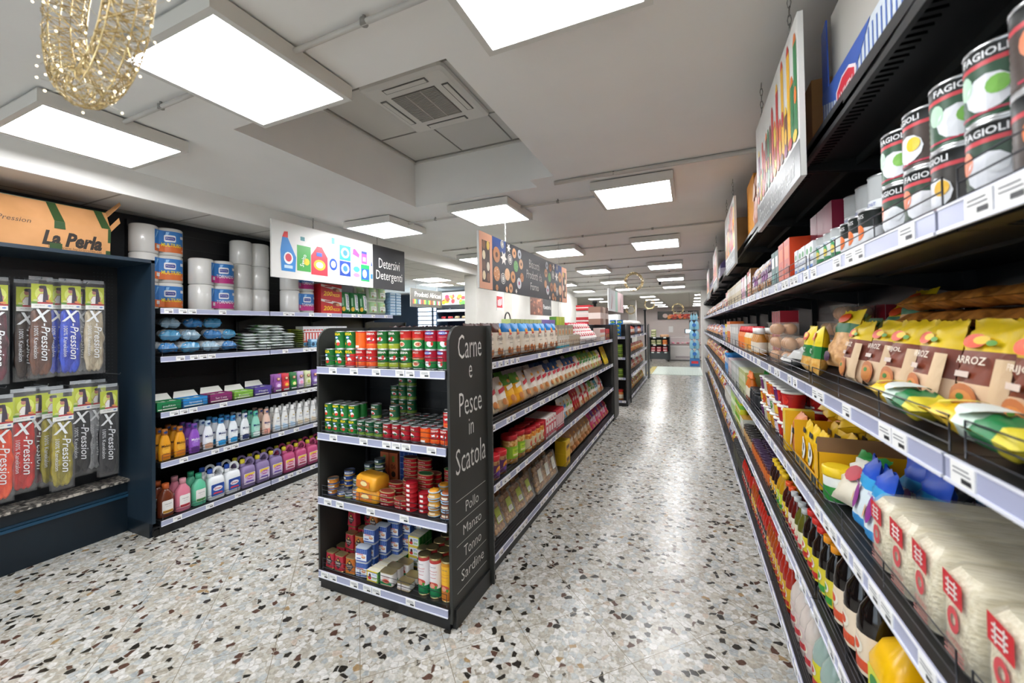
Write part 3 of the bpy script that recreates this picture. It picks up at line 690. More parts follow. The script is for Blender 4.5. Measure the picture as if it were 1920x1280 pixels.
# end panels
def end_panel(b, x0, x1, y0, y1, z1, rad=0.10, z0=0.035):
    pts = [(y1, z0), (y1, z1)] + [(y0 + rad - rad * sin(t), z1 - rad + rad * cos(t)) for t in [pi / 2 * i / 6 for i in range(7)]] + [(y0, z0)]
    b.prism(pts, x0, x1, PANELB, 'yz')
def gondola_end(loc, rz, w, d, lab, letter=False, levels=LV_G, h=1.61):
    e = bay('gondola_end', loc, rz, w, d, levels, h, lab, 'shelving', None, tags=9, gh=0.055)
    b = MB(); end_panel(b, -0.016, -0.001, 0.01, d + 0.012, h); b.obj('side_panel', e)
    b = MB(); end_panel(b, w + 0.001, w + 0.017, 0.01, d + 0.012, h)
    if letter:
        f = lambda u, v, o: (w + 0.017 + o, u, v)
        for t, z, tw, th in (('Carne', 1.493, 0.27, 0.135), ('e', 1.345, 0.035, 0.075), ('Pesce', 1.17, 0.26, 0.13), ('in', 1.03, 0.055, 0.09), ('Scatola', 0.865, 0.345, 0.14),
                             ('Pollo', 0.595, 0.15, 0.06), ('Manzo', 0.475, 0.21, 0.055), ('Tonno', 0.355, 0.2, 0.06), ('Sardine', 0.235, 0.26, 0.06)):
            b.dec(T(t, 0.235, z, tw, th, off=-0.006), 'dcdcd8', f, 0.0006)
        for z in (0.655, 0.535, 0.415, 0.295, 0.165): b.dec(Q(0.06, 0.40, z - 0.0015, z + 0.0015), 'c9c9c5', f, 0.0006)
    b.obj('side_panel', e)
    for x in (0.0, w + 0.017):
        b = MB(); b.box(x - 0.0, x + 0.03, d + 0.012, d + 0.027, 0, h, '3a3b39')
        for i in range(30): b.box(x + 0.0295, x + 0.0308, d + 0.016, d + 0.022, 0.06 + i * 0.05, 0.075 + i * 0.05, '0b0b0b'); 
        b.obj('upright', e)
    b = MB(); b.box(w + 0.001, w + 0.03, 0.03, d, 0.0, 0.10, '1a1b1b'); b.obj('foot', e)
    return e
gondola_end((-2.135, 1.815, 0), 0, 0.945, 0.43, 'black gondola end of tinned meat and fish lettered Carne e Pesce in Scatola', True)
gondola_end((-1.19, 7.30, 0), pi, 0.945, 0.43, 'far black end of the middle gondola with a grey side panel')
e = gondola_end((-2.10, 8.15, 0), 0, 0.93, 0.43, 'black gondola end of the far gondola stacked with blue tins', levels=LV_G)
for k in range(4):
    bay('gondola_bay', (-1.15, 8.62 + 0.905 * k, 0), pi / 2, 0.9, 0.44, LV_G, 1.6, 'black bay of the far gondola facing the main aisle, %s from its near end' % nth(k + 1), group='bays of the far gondola', tags=4)
b = MB(); end_panel(b, -0.01, 0.01, -0.48, 0.0, 1.6); b.box(-0.012, 0.012, -0.02, 0.03, 0, 1.62, '4a4b49')
b.xf(Matrix.Rotation(0, 4, 'Z')); tag(b.obj('end_panel', None, (-1.13, 12.75, 0)), 'grey end panel closing the far gondola beside the aisle', 'panel')
for x, y, z, w_ in ((-1.66, 7.72, 2.07, 'between the two gondolas'), (-1.25, 12.95, 2.08, 'past the far gondola')):
    b = MB(); b.loft([(0, 0.09, 0.09), (0.012, 0.09, 0.09), (0.013, 0.028, 0.028), (z - 0.05, 0.028, 0.028), (z - 0.049, 0.05, 0.05), (z, 0.05, 0.05)], '1c1d1f', n=14)
    tag(b.obj('black_pole', None, (x, y, 0)), 'black round pole with a flat cap standing %s' % w_, 'pole')
# wall shelving on the right (front x=0.40, facing -x)
for k in range(15):
    y1 = 13.6 - 0.905 * k
    e = bay('shelving_bay', (0.40, y1, 0), -pi / 2, 0.9, 0.46, LV_R, 2.62, 'tall black wall shelving bay on the right, %s from the far white partition' % nth(k + 1), group='bays of the right wall shelving', tags=8 if k > 9 else 5, ribs=k > 10)
    b = MB(); b.box(0, 0.9, 0.0, 0.46, 2.19, 2.215, STEEL); b.box(0, 0.9, 0.0, 0.012, 2.175, 2.235, '2a2b2c'); b.box(0, 0.9, 0.16, 0.172, 2.165, 2.19, '2a2c2b'); b.box(0, 0.9, 0.43, 0.45, 2.15, 2.19, STEEL)
    if k > 8:
        for i in range(36): b.box(0.01 + i * 0.025, 0.022 + i * 0.025, 0.012, 0.055, 2.184, 2.19, '050505')
    for x in (0.004, 0.888): b.prism([(0.02, 2.19), (0.45, 2.19), (0.45, 2.11), (0.02, 2.165)], x, x + 0.006, STEEL, 'yz')
    b.obj('storage_shelf', e)

# ---------------------------------------------------------------- blue-black cabinet with hair packs
CAB = nz('1a2a38', '22323f', 4, 0.35, 'blue_black_lacquer', stretch=(1, 1, 0.2)); CABD = nz('0a1721', '0e1d28', 4, 0.3, 'dark_blue_lacquer')
e = empty('display_cabinet', (-4.34, 0.0, 0)); tag(e, 'dark blue display cabinet with a pegboard back full of hair packs', 'cabinet')
b = MB(); b.box(0.0, 0.51, 1.735, 1.758, 0.115, 2.16, CAB); b.box(0.0, 0.47, 1.735, 1.758, 0.0, 0.115, CABD); b.obj('side_panel', e)
b = MB(); b.box(0.0, 0.51, -0.9, -0.877, 0, 2.16, CAB); b.obj('side_panel', e)
b = MB(); b.box(0.0, 0.51, -0.9, 1.758, 2.14, 2.165, CAB); b.obj('roof_panel', e)
b = MB(); b.box(0, 0.15, -0.877, 1.735, 0.0, 0.28, CABD); b.box(0, 0.165, -0.877, 1.735, 0.28, 0.30, '16405a'); b.box(0, 0.158, -0.877, 1.735, 0.305, 0.32, '12354b'); b.box(0, 0.15, -0.877, 1.735, 0.32, 0.405, CABD)
b.obj('plinth', e)
b = MB(); b.box(0, 0.19, -0.877, 1.735, 0.405, 0.425, nz('3a3836', 'b9b2a8', 40, 0.3, 'marble_ledge', lo=0.45, hi=0.62)); b.obj('ledge', e)
b = MB(); b.box(-0.005, 0.0, -0.877, 1.735, 0.0, 2.14, '1b1e21')
for i in range(60):
    for j in range(6):
        y = 1.70 - j * 0.022; z = 2.08 - i * 0.027; b.box(0.0, 0.001, y, y + 0.005, z, z + 0.005, '3c4248')
for j in range(26): 
    for i in range(4): b.box(0.0, 0.001, 1.55 - j * 0.022, 1.555 - j * 0.022, 2.0 - i * 0.025, 2.005 - i * 0.025, '3c4248')
b.obj('pegboard', e)
PEG = mt('8f9396', 0.3, 0.8)
for y, z in ((0.80, 1.98), (1.02, 1.97), (1.24, 1.985), (1.355, 1.985), (1.47, 1.975), (0.85, 1.25), (1.08, 1.25), (1.27, 1.24), (1.40, 1.22), (1.52, 1.22), (1.66, 1.275)):
    b = MB(); b.tube([(0.0, y, z), (0.22, y, z), (0.235, y, z + 0.012)], 0.0025, PEG, 5); b.box(0, 0.006, y - 0.015, y + 0.015, z - 0.02, z + 0.02, '2a2d30'); b.obj('peg_hook', e)
# ---------------------------------------------------------------- product builders
TIN = mt('c4c6c8', 0.28, 0.9, name='tin_metal'); GLD = mt('b9a878', 0.3, 0.8, name='gold_tin'); FILM = clear('ffffff', 0.035, 0.08); FILM2 = clear('e8eef4', 0.3, 0.15, 'cloudy_film')
def P(name, w, d, h, *parts):
    p = Proto(name, *parts); p.w, p.d, p.h = w, d, h; return p
def can(name, r, h, body, bands=(), decs=(), lid=TIN, n=20, ribs=False):
    """bands (z0,z1,colour) as fractions; decs: callables(mb, map, r, h)"""
    b = MB(); cuts = sorted({0.04, 0.96} | {z for q in bands for z in q[:2] if 0.04 < z < 0.96})
    lv = [(0, r * 0.97, r * 0.97, lid), (0.012 * h / 0.1 * 0.3, r * 1.01, r * 1.01, lid), (0.035 * h, r, r, lid)]
    prev = 0.04
    for c in cuts[1:]:
        mid = (prev + c) / 2; col = body
        for q in bands:
            if q[0] <= mid <= q[1]: col = q[2]
        if ribs and c - prev > 0.2:
            k = 7
            for i in range(1, k + 1):
                z = prev + (c - prev) * i / k; lv.append((z * h - 0.5 * (c - prev) * h / k, r * 0.985, r * 0.985, col)); lv.append((z * h, r, r, col))
        else: lv += [(prev * h + 1e-5, r, r, col), (c * h, r, r, col)]
        prev = c
    lv += [(0.965 * h, r * 1.012, r * 1.012, lid), (h, r * 1.012, r * 1.012, lid), (h, r * 0.93, r * 0.93, lid)]
    b.loft(lv, body, n=n, cap=False)
    m = cyl(r)
    for d_ in decs: d_(b, m, r, h)
    t = MB(); t.loft([(h - 0.0025, r * 0.93, r * 0.93), (h - 0.002, r * 0.75, r * 0.75), (h - 0.0028, r * 0.72, r * 0.72)], lid, n=n)
    return P(name, 2 * r, 2 * r, h, ('body', b), ('lid', t, 'metal lid'))
def txt(s, z, w, col, h=None, u=0.0, **k):
    return lambda b, m, r, H: b.dec(T(s, u * r, z * H, w * r, (h * H if h else None), **k), col, m, 0.0012)
def ell(u, z, rx, rz, col, o=0.0006, rot=0.0):
    def f(b, m, r, H):
        v, fa = E(0, 0, rx * r, rz * H, 12); c, s = cos(rot), sin(rot)
        b.dec(([(u * r + x * c - y * s, z * H + x * s + y * c) for x, y in v], fa), col, m, o)
    return f
def rec(u0, u1, z0, z1, col, o=0.0005):
    return lambda b, m, r, H: b.dec(Q(u0 * r, u1 * r, z0 * H, z1 * H, max(1, int((u1 - u0) / 0.25)), 1), col, m, o)
def bottle(name, prof, body, capcol, cap, label=None, n=16, sx=1.0, sy=1.0, decs=(), liquid=None):
    """prof [(z,r)], cap [(z,r)], label (z0,z1,colour)"""
    b = MB(); b.loft([(z, r * sx, r * sy) for z, r in prof], body, n=n)
    R0 = max(r for z, r in prof)
    parts = [('body', b)]
    c = MB(); c.loft([(z, r, r) for z, r in cap], capcol, n=12); parts.append(('cap', c))
    if label:
        l = MB(); z0, z1, col = label[:3]; rr = label[3] if len(label) > 3 else R0
        l.loft([(z0, rr * sx + 0.0008, rr * sy + 0.0008), (z1, rr * sx + 0.0008, rr * sy + 0.0008)], col, n=n, cap=False)
        fm = curv(lambda u, v, o: ((rr * sx + 0.001 + o) * sin(u / rr), -(rr * sy + 0.001 + o) * cos(u / rr), v), rr * 0.4)
        for d_ in decs: d_(l, fm, rr, 1.0)
        parts.append(('label', l))
    return P(name, 2 * R0 * sx, 2 * R0 * sy, cap[-1][0], *parts)
def box(name, w, d, h, body, decs=(), side=None, top=None, parts=()):
    b = MB(); b.box(-w / 2, w / 2, -d / 2, d / 2, 0, h, body)
    if side: b.box(-w / 2 - 0.0004, -w / 2 + 0.001, -d / 2 + 0.0005, d / 2 - 0.0005, 0.001, h - 0.001, side); b.box(w / 2 - 0.001, w / 2 + 0.0004, -d / 2 + 0.0005, d / 2 - 0.0005, 0.001, h - 0.001, side)
    if top: b.box(-w / 2 + 0.001, w / 2 - 0.001, -d / 2 + 0.001, d / 2 - 0.001, h - 0.001, h + 0.0004, top)
    f = flat(-d / 2)
    for q in decs: b.dec(q[0], q[1], f, q[2] if len(q) > 2 else 0.0006)
    return P(name, w, d, h, ('box', b), *parts)
def bag(name, w, h, d, bands, decs=(), seed=1, nx=8, nzz=12, wr=0.002, shiny=None, film=None):
    rnd = random.Random(seed); b = MB()
    def dep(u, v):
        a = max(0.0, 1 - abs(2 * u - 1) ** 3) ** 0.5
        t = 0.0 if v > 0.94 else max(0.0, 1 - abs(2 * v / 0.94 - 1) ** 5) ** 0.5 * (1 - 0.35 * v)
        return d / 2 * a * t + 0.0008
    def wid(v): return w * (1 - 0.07 * (1 - abs(2 * v - 1) ** 3) + (0.0 if v < 0.94 else 0.03))
    cols = [bands[0][1]] * nzz
    for s in (-1, 1):
        vs_ = []
        for j in range(nzz + 1):
            v = j / nzz
            for i in range(nx + 1):
                u = i / nx; y = s * (dep(u, v) + (rnd.uniform(-wr, wr) if 0 < i < nx and 0 < j < nzz else 0))
                vs_.append(((u - 0.5) * wid(v) + rnd.uniform(-wr, wr) * 0.5, y, v * h + (rnd.uniform(-wr, wr) if j == nzz else 0)))
        base = len(b.v); b.v += vs_
        for j in range(nzz):
            vm = (j + 0.5) / nzz; col = bands[-1][1]
            for e_, c_ in bands:
                if vm <= e_: col = c_; break
            k = b.mi(col)
            for i in range(nx):
                q = base + j * (nx + 1) + i; f = (q, q + 1, q + nx + 2, q + nx + 1)
                b.f.append(f if s < 0 else tuple(reversed(f))); b.m.append(k); b.s.append(True)
    m = lambda u, v, o: (u, -dep(min(1, max(0, u / w + 0.5)), v / h) - wr - 0.0006 - o, v)
    m.mx = w * 0.13
    for sh, col, *o in decs: b.dec(sh, col, m, o[0] if o else 0.0)
    parts = [('packet', b)]
    if film:
        fl = MB(); fl.add([(-w / 2, -0.001, h), (w / 2, -0.001, h), (w / 2, 0.004, h * 1.07), (-w / 2, 0.0, h * 1.07)], [(0, 1, 2, 3)], film); parts.append(('seal', fl))
    return P(name, w, d, h, *parts)

# ------ tins of the gondola end
def fish(b, m, r, h):
    b.dec(E(0.05 * r, 0.52 * h, 0.62 * r, 0.11 * h, 12), 'eef0f2', m, 0.0008); b.dec(E(0.28 * r, 0.58 * h, 0.22 * r, 0.09 * h, 10), 'e23a2a', m, 0.0012)
    b.dec(PG((-0.75 * r, 0.62 * h), (-0.5 * r, 0.5 * h), (-0.45 * r, 0.58 * h)), 'dfe4ea', m, 0.001); b.dec(E(0.0, 0.46 * h, 0.5 * r, 0.04 * h, 10), '8a1f1c', m, 0.0014)
def mk_tins(r, h, s=''):
    mega_t = [txt('MEGA', 0.84, 1.35, 'f6dd2a', 0.15, off=0.03), ell(0, 0.64, 0.34, 0.09, '2a6cc4'), ell(0, 0.64, 0.26, 0.05, 'dce9f8', 0.001), ell(0.25, 0.4, 0.3, 0.14, 'f0f2f0', rot=0.6), ell(0.3, 0.28, 0.3, 0.1, 'd8402a', 0.001, 0.4), ell(-0.4, 0.3, 0.16, 0.08, 'f2a23a', 0.001)]
    D = {}
    D['mega'] = can('tin_can', r, h, '1f7a33', (), mega_t)
    D['megar'] = can('tin_can', r, h, '1f7a33', ((0.0, 0.72, 'cf2f2c'),), mega_t)
    D['gred'] = can('tin_can', r, h, 'd8262a', ((0.04, 0.3, 'ea5a24'),), [txt('GEISHA', 0.84, 1.4, 'f4efe6', 0.12, off=0.02), fish, txt('MACKEREL', 0.26, 1.2, 'f6c84a', 0.06)])
    D['ggrn'] = can('tin_can', r, h, '1d6f2e', ((0.04, 0.3, '9aa82c'),), [txt('GEISHA', 0.84, 1.4, 'f4efe6', 0.12, off=0.02), fish, txt('MACKEREL', 0.26, 1.2, 'eef0d0', 0.06)])
    D['gor'] = can('tin_can', r, h, 'ee6a1e', ((0.9, 0.96, 'd8262a'),), [rec(-0.5, 0.5, 0.08, 0.2, 'f4f4f0')] + [rec(-0.7, 0.7 - 0.2 * (i % 2), 0.32 + i * 0.06, 0.335 + i * 0.06, 'c84a12') for i in range(9)])
    D['beef'] = can('tin_can', r, h, '1f7a3c', ((0.6, 0.96, 'c92a26'), (0.5, 0.6, 'b9652c')), [txt('ARGO', 0.86, 0.9, 'f0e6da', 0.1), txt('JACK MACKEREL', 0.55, 1.2, 'f0f0f0', 0.05), ell(0, 0.28, 0.6, 0.14, 'e9d9b8'), ell(0.1, 0.28, 0.4, 0.08, 'c84a30', 0.001)])
    D['unic'] = can('tin_can', r, h, '1f7a3c', ((0.42, 0.96, 'b81f3a'),), [ell(0, 0.84, 0.75, 0.09, '2a4ea8'), txt('UNICUM', 0.84, 1.3, 'f2f2f6', 0.09, off=0.02), txt('JACK MACKEREL', 0.64, 1.2, 'f0f0f0', 0.045), ell(0.1, 0.28, 0.5, 0.13, 'e8eaec', rot=-0.5), ell(0.45, 0.3, 0.18, 0.1, 'd8342a', 0.001)])
    D['lgrn'] = can('tin_can', r, h, '1c5c3a', ((0.04, 0.22, '7a9a3a'),), [txt('Ligo', 0.8, 1.0, 'f0eee8', 0.2, off=0.03), rec(-0.9, 0.9, 0.66, 0.69, 'e8722e'), ell(0, 0.42, 0.55, 0.1, 'e8e8ea', rot=-0.4), ell(0.1, 0.38, 0.3, 0.07, 'c83228', 0.001)])
    D['lred'] = can('tin_can', r, h, 'b71a2c', ((0.04, 0.2, '9a1524'),), [txt('Ligo', 0.8, 1.0, 'f6f0ea', 0.2, off=0.03), rec(-0.9, 0.9, 0.66, 0.69, 'f0a040'), ell(0, 0.42, 0.55, 0.1, 'f0e8ea', rot=-0.4), ell(0.1, 0.36, 0.3, 0.07, '2a7a3a', 0.001)])
    return D
BT = mk_tins(0.0395, 0.1085); ST_ = mk_tins(0.0315, 0.087)
DESC = {'mega': 'green mackerel tin with yellow letters', 'megar': 'green and red tin with yellow letters', 'gred': 'red mackerel tin', 'ggrn': 'green and olive mackerel tin', 'gor': 'orange tin turned backwards',
        'beef': 'red and green tin', 'unic': 'crimson mackerel tin', 'lgrn': 'dark green sardine tin', 'lred': 'dark red sardine tin'}
def rtin(name, w, d, h, body, decs=(), lid=GLD, taper=1.0, cr=0.012):
    b = MB(); b.loft([(0, w / 2, d / 2, lid), (0.004, w / 2 + 0.001, d / 2 + 0.001, lid), (0.005, w / 2, d / 2, lid), (h - 0.006, w / 2 * taper, d / 2 * taper, body), (h - 0.004, w / 2 * taper + 0.001, d / 2 * taper + 0.001, lid), (h, w / 2 * taper + 0.001, d / 2 * taper + 0.001, lid)], body, n=16, corner=cr, smooth=False, cap=True)
    f = lambda u, v, o: (u, -d / 2 * (1 + (taper - 1) * v / h) - o, v)
    for q in decs: b.dec(q[0], q[1], f, q[2] if len(q) > 2 else 0.0006)
    t = MB(); t.loft([(h, w / 2 * taper - 0.004, d / 2 * taper - 0.004), (h + 0.0006, w / 2 * taper - 0.007, d / 2 * taper - 0.007)], lid, n=16, corner=cr * 0.7, smooth=False)
    return P(name, w, d, h, ('body', b), ('lid', t, 'metal lid'))
def exet(col, dk='241c1c'):
    return rtin('corned_beef_tin', 0.075, 0.055, 0.095, col, [(PG((0, 0.012), (0.030, 0.047), (0, 0.083), (-0.030, 0.047)), dk), (PG((0, 0.017), (0.026, 0.047), (0, 0.078), (-0.026, 0.047)), '3a2a2a', 0.0009), (T('Exeter', 0, 0.050, 0.040, 0.014), 'f0e8e0', 0.0014), (T('CORNED BEEF', 0, 0.034, 0.03, 0.005), 'e0d8d0', 0.0014), (E(0, 0.066, 0.008, 0.006, 8), 'd8b04a', 0.0014)], taper=0.9)
EXR = exet('b52a3c'); EXO = exet('c06a24')
ZW = rtin('luncheon_tin', 0.085, 0.052, 0.085, '2450a8', [(Q(-0.0395, 0.0395, 0.012, 0.052), 'e9eef6')] + [(Q(-0.042 + i * 0.014, -0.041 + i * 0.014, 0.052, 0.078), 'a8c4ec', 0.0008) for i in range(7)] + [(Q(-0.04, 0.04, z, z + 0.001), 'a8c4ec', 0.0008) for z in (0.06, 0.069)] +
          [(T('ZWAN', -0.006, 0.048, 0.045, 0.012, off=0.02), 'd22a2a', 0.0012), (E(0.018, 0.034, 0.015, 0.009, 10), 'd8906a', 0.0012), (E(0.018, 0.038, 0.011, 0.005, 10), 'e8c8a0', 0.0016), (Q(-0.03, 0.0, 0.02, 0.026), '2450a8', 0.0012)], lid='b8c2d0', taper=0.98)
TIT = box('tuna_box', 0.085, 0.032, 0.062, 'f0ead6', [(Q(-0.0425, 0.0425, 0, 0.062), 'e8cf3a'), (RR(0, 0.031, 0.07, 0.048, 0.008), 'f4f6f8', 0.0009), (E(-0.018, 0.034, 0.009, 0.012, 8), '4a2a24', 0.0013), (E(-0.02, 0.02, 0.014, 0.01, 8), 'd83a2a', 0.0013), (T('TITUS', 0.014, 0.042, 0.035, 0.012, off=0.02), '3f8fd0', 0.0013), (Q(0.0, 0.03, 0.016, 0.026), 'b9d8a0', 0.0013), (Q(0.036, 0.0425, 0, 0.062), '3f9a3a', 0.0011)], side='3f8a3a', top='e8e2cc')
LUN = rtin('luncheon_tin', 0.09, 0.055, 0.075, 'ece9e6', [(Q(-0.04, 0.04, 0.008, 0.022), '1f7a44'), (E(0, 0.028, 0.026, 0.012, 10), 'd87a62', 0.001), (E(0.004, 0.03, 0.016, 0.007, 10), 'c0392b', 0.0014), (T('CHICKEN', 0, 0.052, 0.05, 0.008), 'b84a3a', 0.001), (T('luncheon meat', 0, 0.043, 0.045, 0.006), 'b84a3a', 0.001)], taper=0.99)
LUNS = rtin('luncheon_tin', 0.09, 0.06, 0.042, 'e9e6e3', [(Q(-0.04, 0.04, 0.006, 0.014), 'c8b8b0'), (T('luncheon', 0, 0.026, 0.05, 0.007), 'b84a3a', 0.001)], taper=0.99)
def salami(body, mid, bot, name='sausage_tin'):
    return can(name, 0.036, 0.215, body, ((0.04, 0.26, bot), (0.88, 0.96, mid)), [txt('Lamis', 0.8, 1.0, '5a5a6a', 0.035), rec(-0.7, 0.7, 0.68, 0.69, mid), txt('SAUSAGE', 0.62, 1.2, 'b83a5a', 0.025), rec(-0.5, 0.5, 0.52, 0.53, mid), ell(0, 0.34, 0.8, 0.08, 'c8483a'), ell(-0.1, 0.33, 0.45, 0.06, 'e09a80', 0.001), ell(0.5, 0.3, 0.2, 0.04, '4a9a3a', 0.001), ell(-0.5, 0.38, 0.2, 0.03, 'a81f2a', 0.0014)], lid=GLD)
SALW = salami('ece8ea', 'c23a3a', '157a4a'); SALY = salami('efb62a', 'd8901a', 'c8782a')
def tuna(col, ring, r=0.033, h=0.032, lid=None):
    return can('tuna_tin', r, h, col, ((0.0, 0.25, ring),), [rec(-0.9, 0.9, 0.4, 0.75, 'e9eef0'), txt('tonno', 0.57, 1.0, '2a4a8a', 0.25)], lid=lid or TIN)
def ovaltin(col, top):
    b = MB(); b.loft([(0, 0.05, 0.029), (0.002, 0.052, 0.031), (0.02, 0.052, 0.031), (0.023, 0.0535, 0.0325, 'b0a070'), (0.025, 0.0535, 0.0325, 'b0a070')], col, n=20)
    b.dec(T('sardine', 0, 0.011, 0.05, 0.008), 'f0e8e0', flat(-0.031), 0.0008)
    t = MB(); t.loft([(0.025, 0.047, 0.027), (0.0255, 0.043, 0.024)], top, n=20)
    return P('sardine_tin', 0.107, 0.065, 0.0255, ('body', b), ('lid', t))
SARR = ovaltin('c01f2a', '8a3a30'); SARG = ovaltin('b81c26', '3a7a4a')
RND = can('fish_tin', 0.036, 0.028, 'c2182a', ((0.4, 0.7, 'a01022'),), [rec(-0.5, 0.5, 0.3, 0.8, 'e8d8d0')], lid=mt('a8162a', 0.35))
def pate(top, body):
    b = MB(); b.loft([(0, 0.036, 0.036, '9cc6e4'), (0.003, 0.039, 0.039, '9cc6e4'), (0.007, 0.039, 0.039, '9cc6e4'), (0.005, 0.034, 0.034, body), (0.03, 0.031, 0.031, body), (0.034, 0.031, 0.031, body), (0.035, 0.036, 0.036, '9cc6e4'), (0.037, 0.036, 0.036, '9cc6e4'), (0.0375, 0.03, 0.03, '9cc6e4')], body, n=18)
    b.dec(Q(-0.02, 0.02, 0.01, 0.022, 4), 'e8dcc8', cyl(0.0335), 0.001)
    t = MB(); t.loft([(0.034, 0.031, 0.031), (0.037, 0.030, 0.030), (0.045, 0.026, 0.026), (0.047, 0.018, 0.018)], top, n=18)
    return P('pate_cup', 0.076, 0.076, 0.047, ('cup', b), ('foil_top', t))
PATO = pate('e0982a', 'd8a040'); PATB = pate('9a5028', '8a4526'); PATG = pate('b8b48a', '9aa070')

# ------ generic bottle family for the detergent shelves
def shampoo(body, cap, lab, t='Malizia', tc='1a2a6a', acc='4a9ad8'):
    b = MB(); b.loft([(0, 0.036, 0.024), (0.006, 0.040, 0.026), (0.07, 0.042, 0.027), (0.13, 0.040, 0.026), (0.175, 0.030, 0.021), (0.2, 0.019, 0.017), (0.205, 0.017, 0.017)], body, n=18)
    f = curv(lambda u, v, o: (u, -0.0275 * max(0.05, (1 - (u / 0.044) ** 2)) ** 0.5 - o, v), 0.014)
    b.dec(PG((-0.032, 0.015), (0.03, 0.015), (0.030, 0.045), (0.0, 0.065), (-0.033, 0.05)), acc, f, 0.001)
    b.dec(E(0.0, 0.085, 0.028, 0.03, 14), lab, f, 0.001); b.dec(T(t, 0, 0.118, 0.06, 0.02, off=0.01), tc, f, 0.002)
    b.dec(T('DOCCIA', 0, 0.098, 0.03, 0.005), tc, f, 0.002)
    c = MB(); c.loft([(0.203, 0.018, 0.018), (0.206, 0.0215, 0.021), (0.245, 0.021, 0.0205), (0.25, 0.018, 0.017)], cap, n=16)
    c.dec(E(0, 0.225, 0.014, 0.010, 10), '24407a', cyl(0.021), 0.0012)
    return P('body_wash_bottle', 0.084, 0.054, 0.25, ('body', b), ('cap', c))
SHO = shampoo('e09a1e', 'a8641e', 'e8ac3a', tc='3a2010', acc='c8741a'); SHP = shampoo('8a4fb8', '6a3a98', '9a6ac8', tc='f0eef6', acc='5a2a7a'); SHW = shampoo('e6e9ee', 'b9cfe0', 'f2f4f6', acc='c89a80'); SHB = shampoo('e6ebf0', '3a90cc', 'f4f7fa', acc='2a9ad8')
SHN = shampoo('e6eaee', 'c9ced6', 'f4f6f8', acc='2a3a6a', tc='24365a'); SHG = shampoo('8fd0bc', '5ab8a0', 'b8e2d6', acc='e2f2ee'); SHK = shampoo('e8c4b4', 'd8a898', 'f0dcd0', acc='e8a090')
def dove(acc):
    b = MB(); b.loft([(0, 0.038, 0.022), (0.006, 0.041, 0.024), (0.08, 0.040, 0.024), (0.15, 0.031, 0.021), (0.2, 0.019, 0.016), (0.235, 0.015, 0.012), (0.24, 0.010, 0.008)], 'e6e7e6', n=18)
    f = curv(lambda u, v, o: (u, -0.024 * max(0.05, (1 - (u / 0.044) ** 2)) ** 0.5 - o, v), 0.014)
    b.dec(PG((-0.030, 0.02), (0.030, 0.02), (0.030, 0.05), (-0.030, 0.075)), acc, f, 0.001); b.dec(T('Dove', 0, 0.105, 0.036, 0.014), '2a3f78', f, 0.002); b.dec(PG((-0.012, 0.135), (0.01, 0.13), (0.014, 0.14), (-0.006, 0.143)), 'c8b070', f, 0.002)
    c = MB(); c.loft([(0.188, 0.0225, 0.0175), (0.2, 0.020, 0.017), (0.236, 0.0158, 0.013), (0.2415, 0.010, 0.008)], 'f0f0ef', n=16)
    return P('lotion_bottle', 0.082, 0.048, 0.24, ('body', b), ('cap', c))
DOV = dove('b9d2e8'); DOV2 = dove('e0d2b8')
def jug(body, cap, labc, t, tc, z=0.30):
    b = MB(); b.loft([(0, 0.062, 0.046), (0.008, 0.067, 0.05), (0.15, 0.067, 0.05), (0.185, 0.062, 0.044), (0.20, 0.05, 0.03)], body, n=20, corner=0.03)
    h = MB(); h.tube([(0.010 + 0.040 * cos(t_) + 0.012, 0, 0.215 + 0.050 * sin(t_)) for t_ in [-0.35 + (pi + 0.7) * i / 12 for i in range(13)]], 0.0125, body, 8)
    n_ = MB(); n_.loft([(0.19, 0.024, 0.024), (0.232, 0.019, 0.019)], body, n=14, c=(-0.038, 0, 0)); b.merge(n_)
    c = MB(); c.loft([(0.23, 0.021, 0.021), (0.262, 0.020, 0.020), (0.266, 0.016, 0.016)], cap, n=14, c=(-0.038, 0, 0))
    f = flat(-0.05); l = MB(); l.dec(RR(0.0, 0.085, 0.105, 0.10, 0.008), labc[0], f, 0.0008); l.dec(PG((-0.045, 0.10), (0.045, 0.115), (0.045, 0.13), (-0.045, 0.13)), labc[1], f, 0.0012)
    l.dec(E(0.0, 0.095, 0.038, 0.02, 14), labc[2], f, 0.0014); l.dec(T(t, 0, 0.096, 0.065, 0.02, shear=0.3, off=0.02), tc, f, 0.002); l.dec(PG((-0.04, 0.05), (0.04, 0.045), (0.035, 0.06), (-0.03, 0.065)), labc[3], f, 0.0014)
    return P('detergent_jug', 0.136, 0.10, 0.266, ('body', b), ('handle', h), ('cap', c), ('label', l))
JW = jug(mt('e8ebee', 0.25), '2a56b8', ('2452a8', '1c3f90', 'e8eef8', 'd83a5a'), 'Smac', 'c02a4a'); JV = jug(mt('8d7ba6', 0.2), 'e8d83a', ('d8c8e0', 'f0d040', 'b85aa8', '7a5ac0'), 'Ciclon', 'f4f0f8'); JP = jug(mt('c0527e', 0.2), 'e8d83a', ('e8c0d0', 'f0d040', 'd84a7a', 'c03a5a'), 'Ciclon', 'f8f0f4')
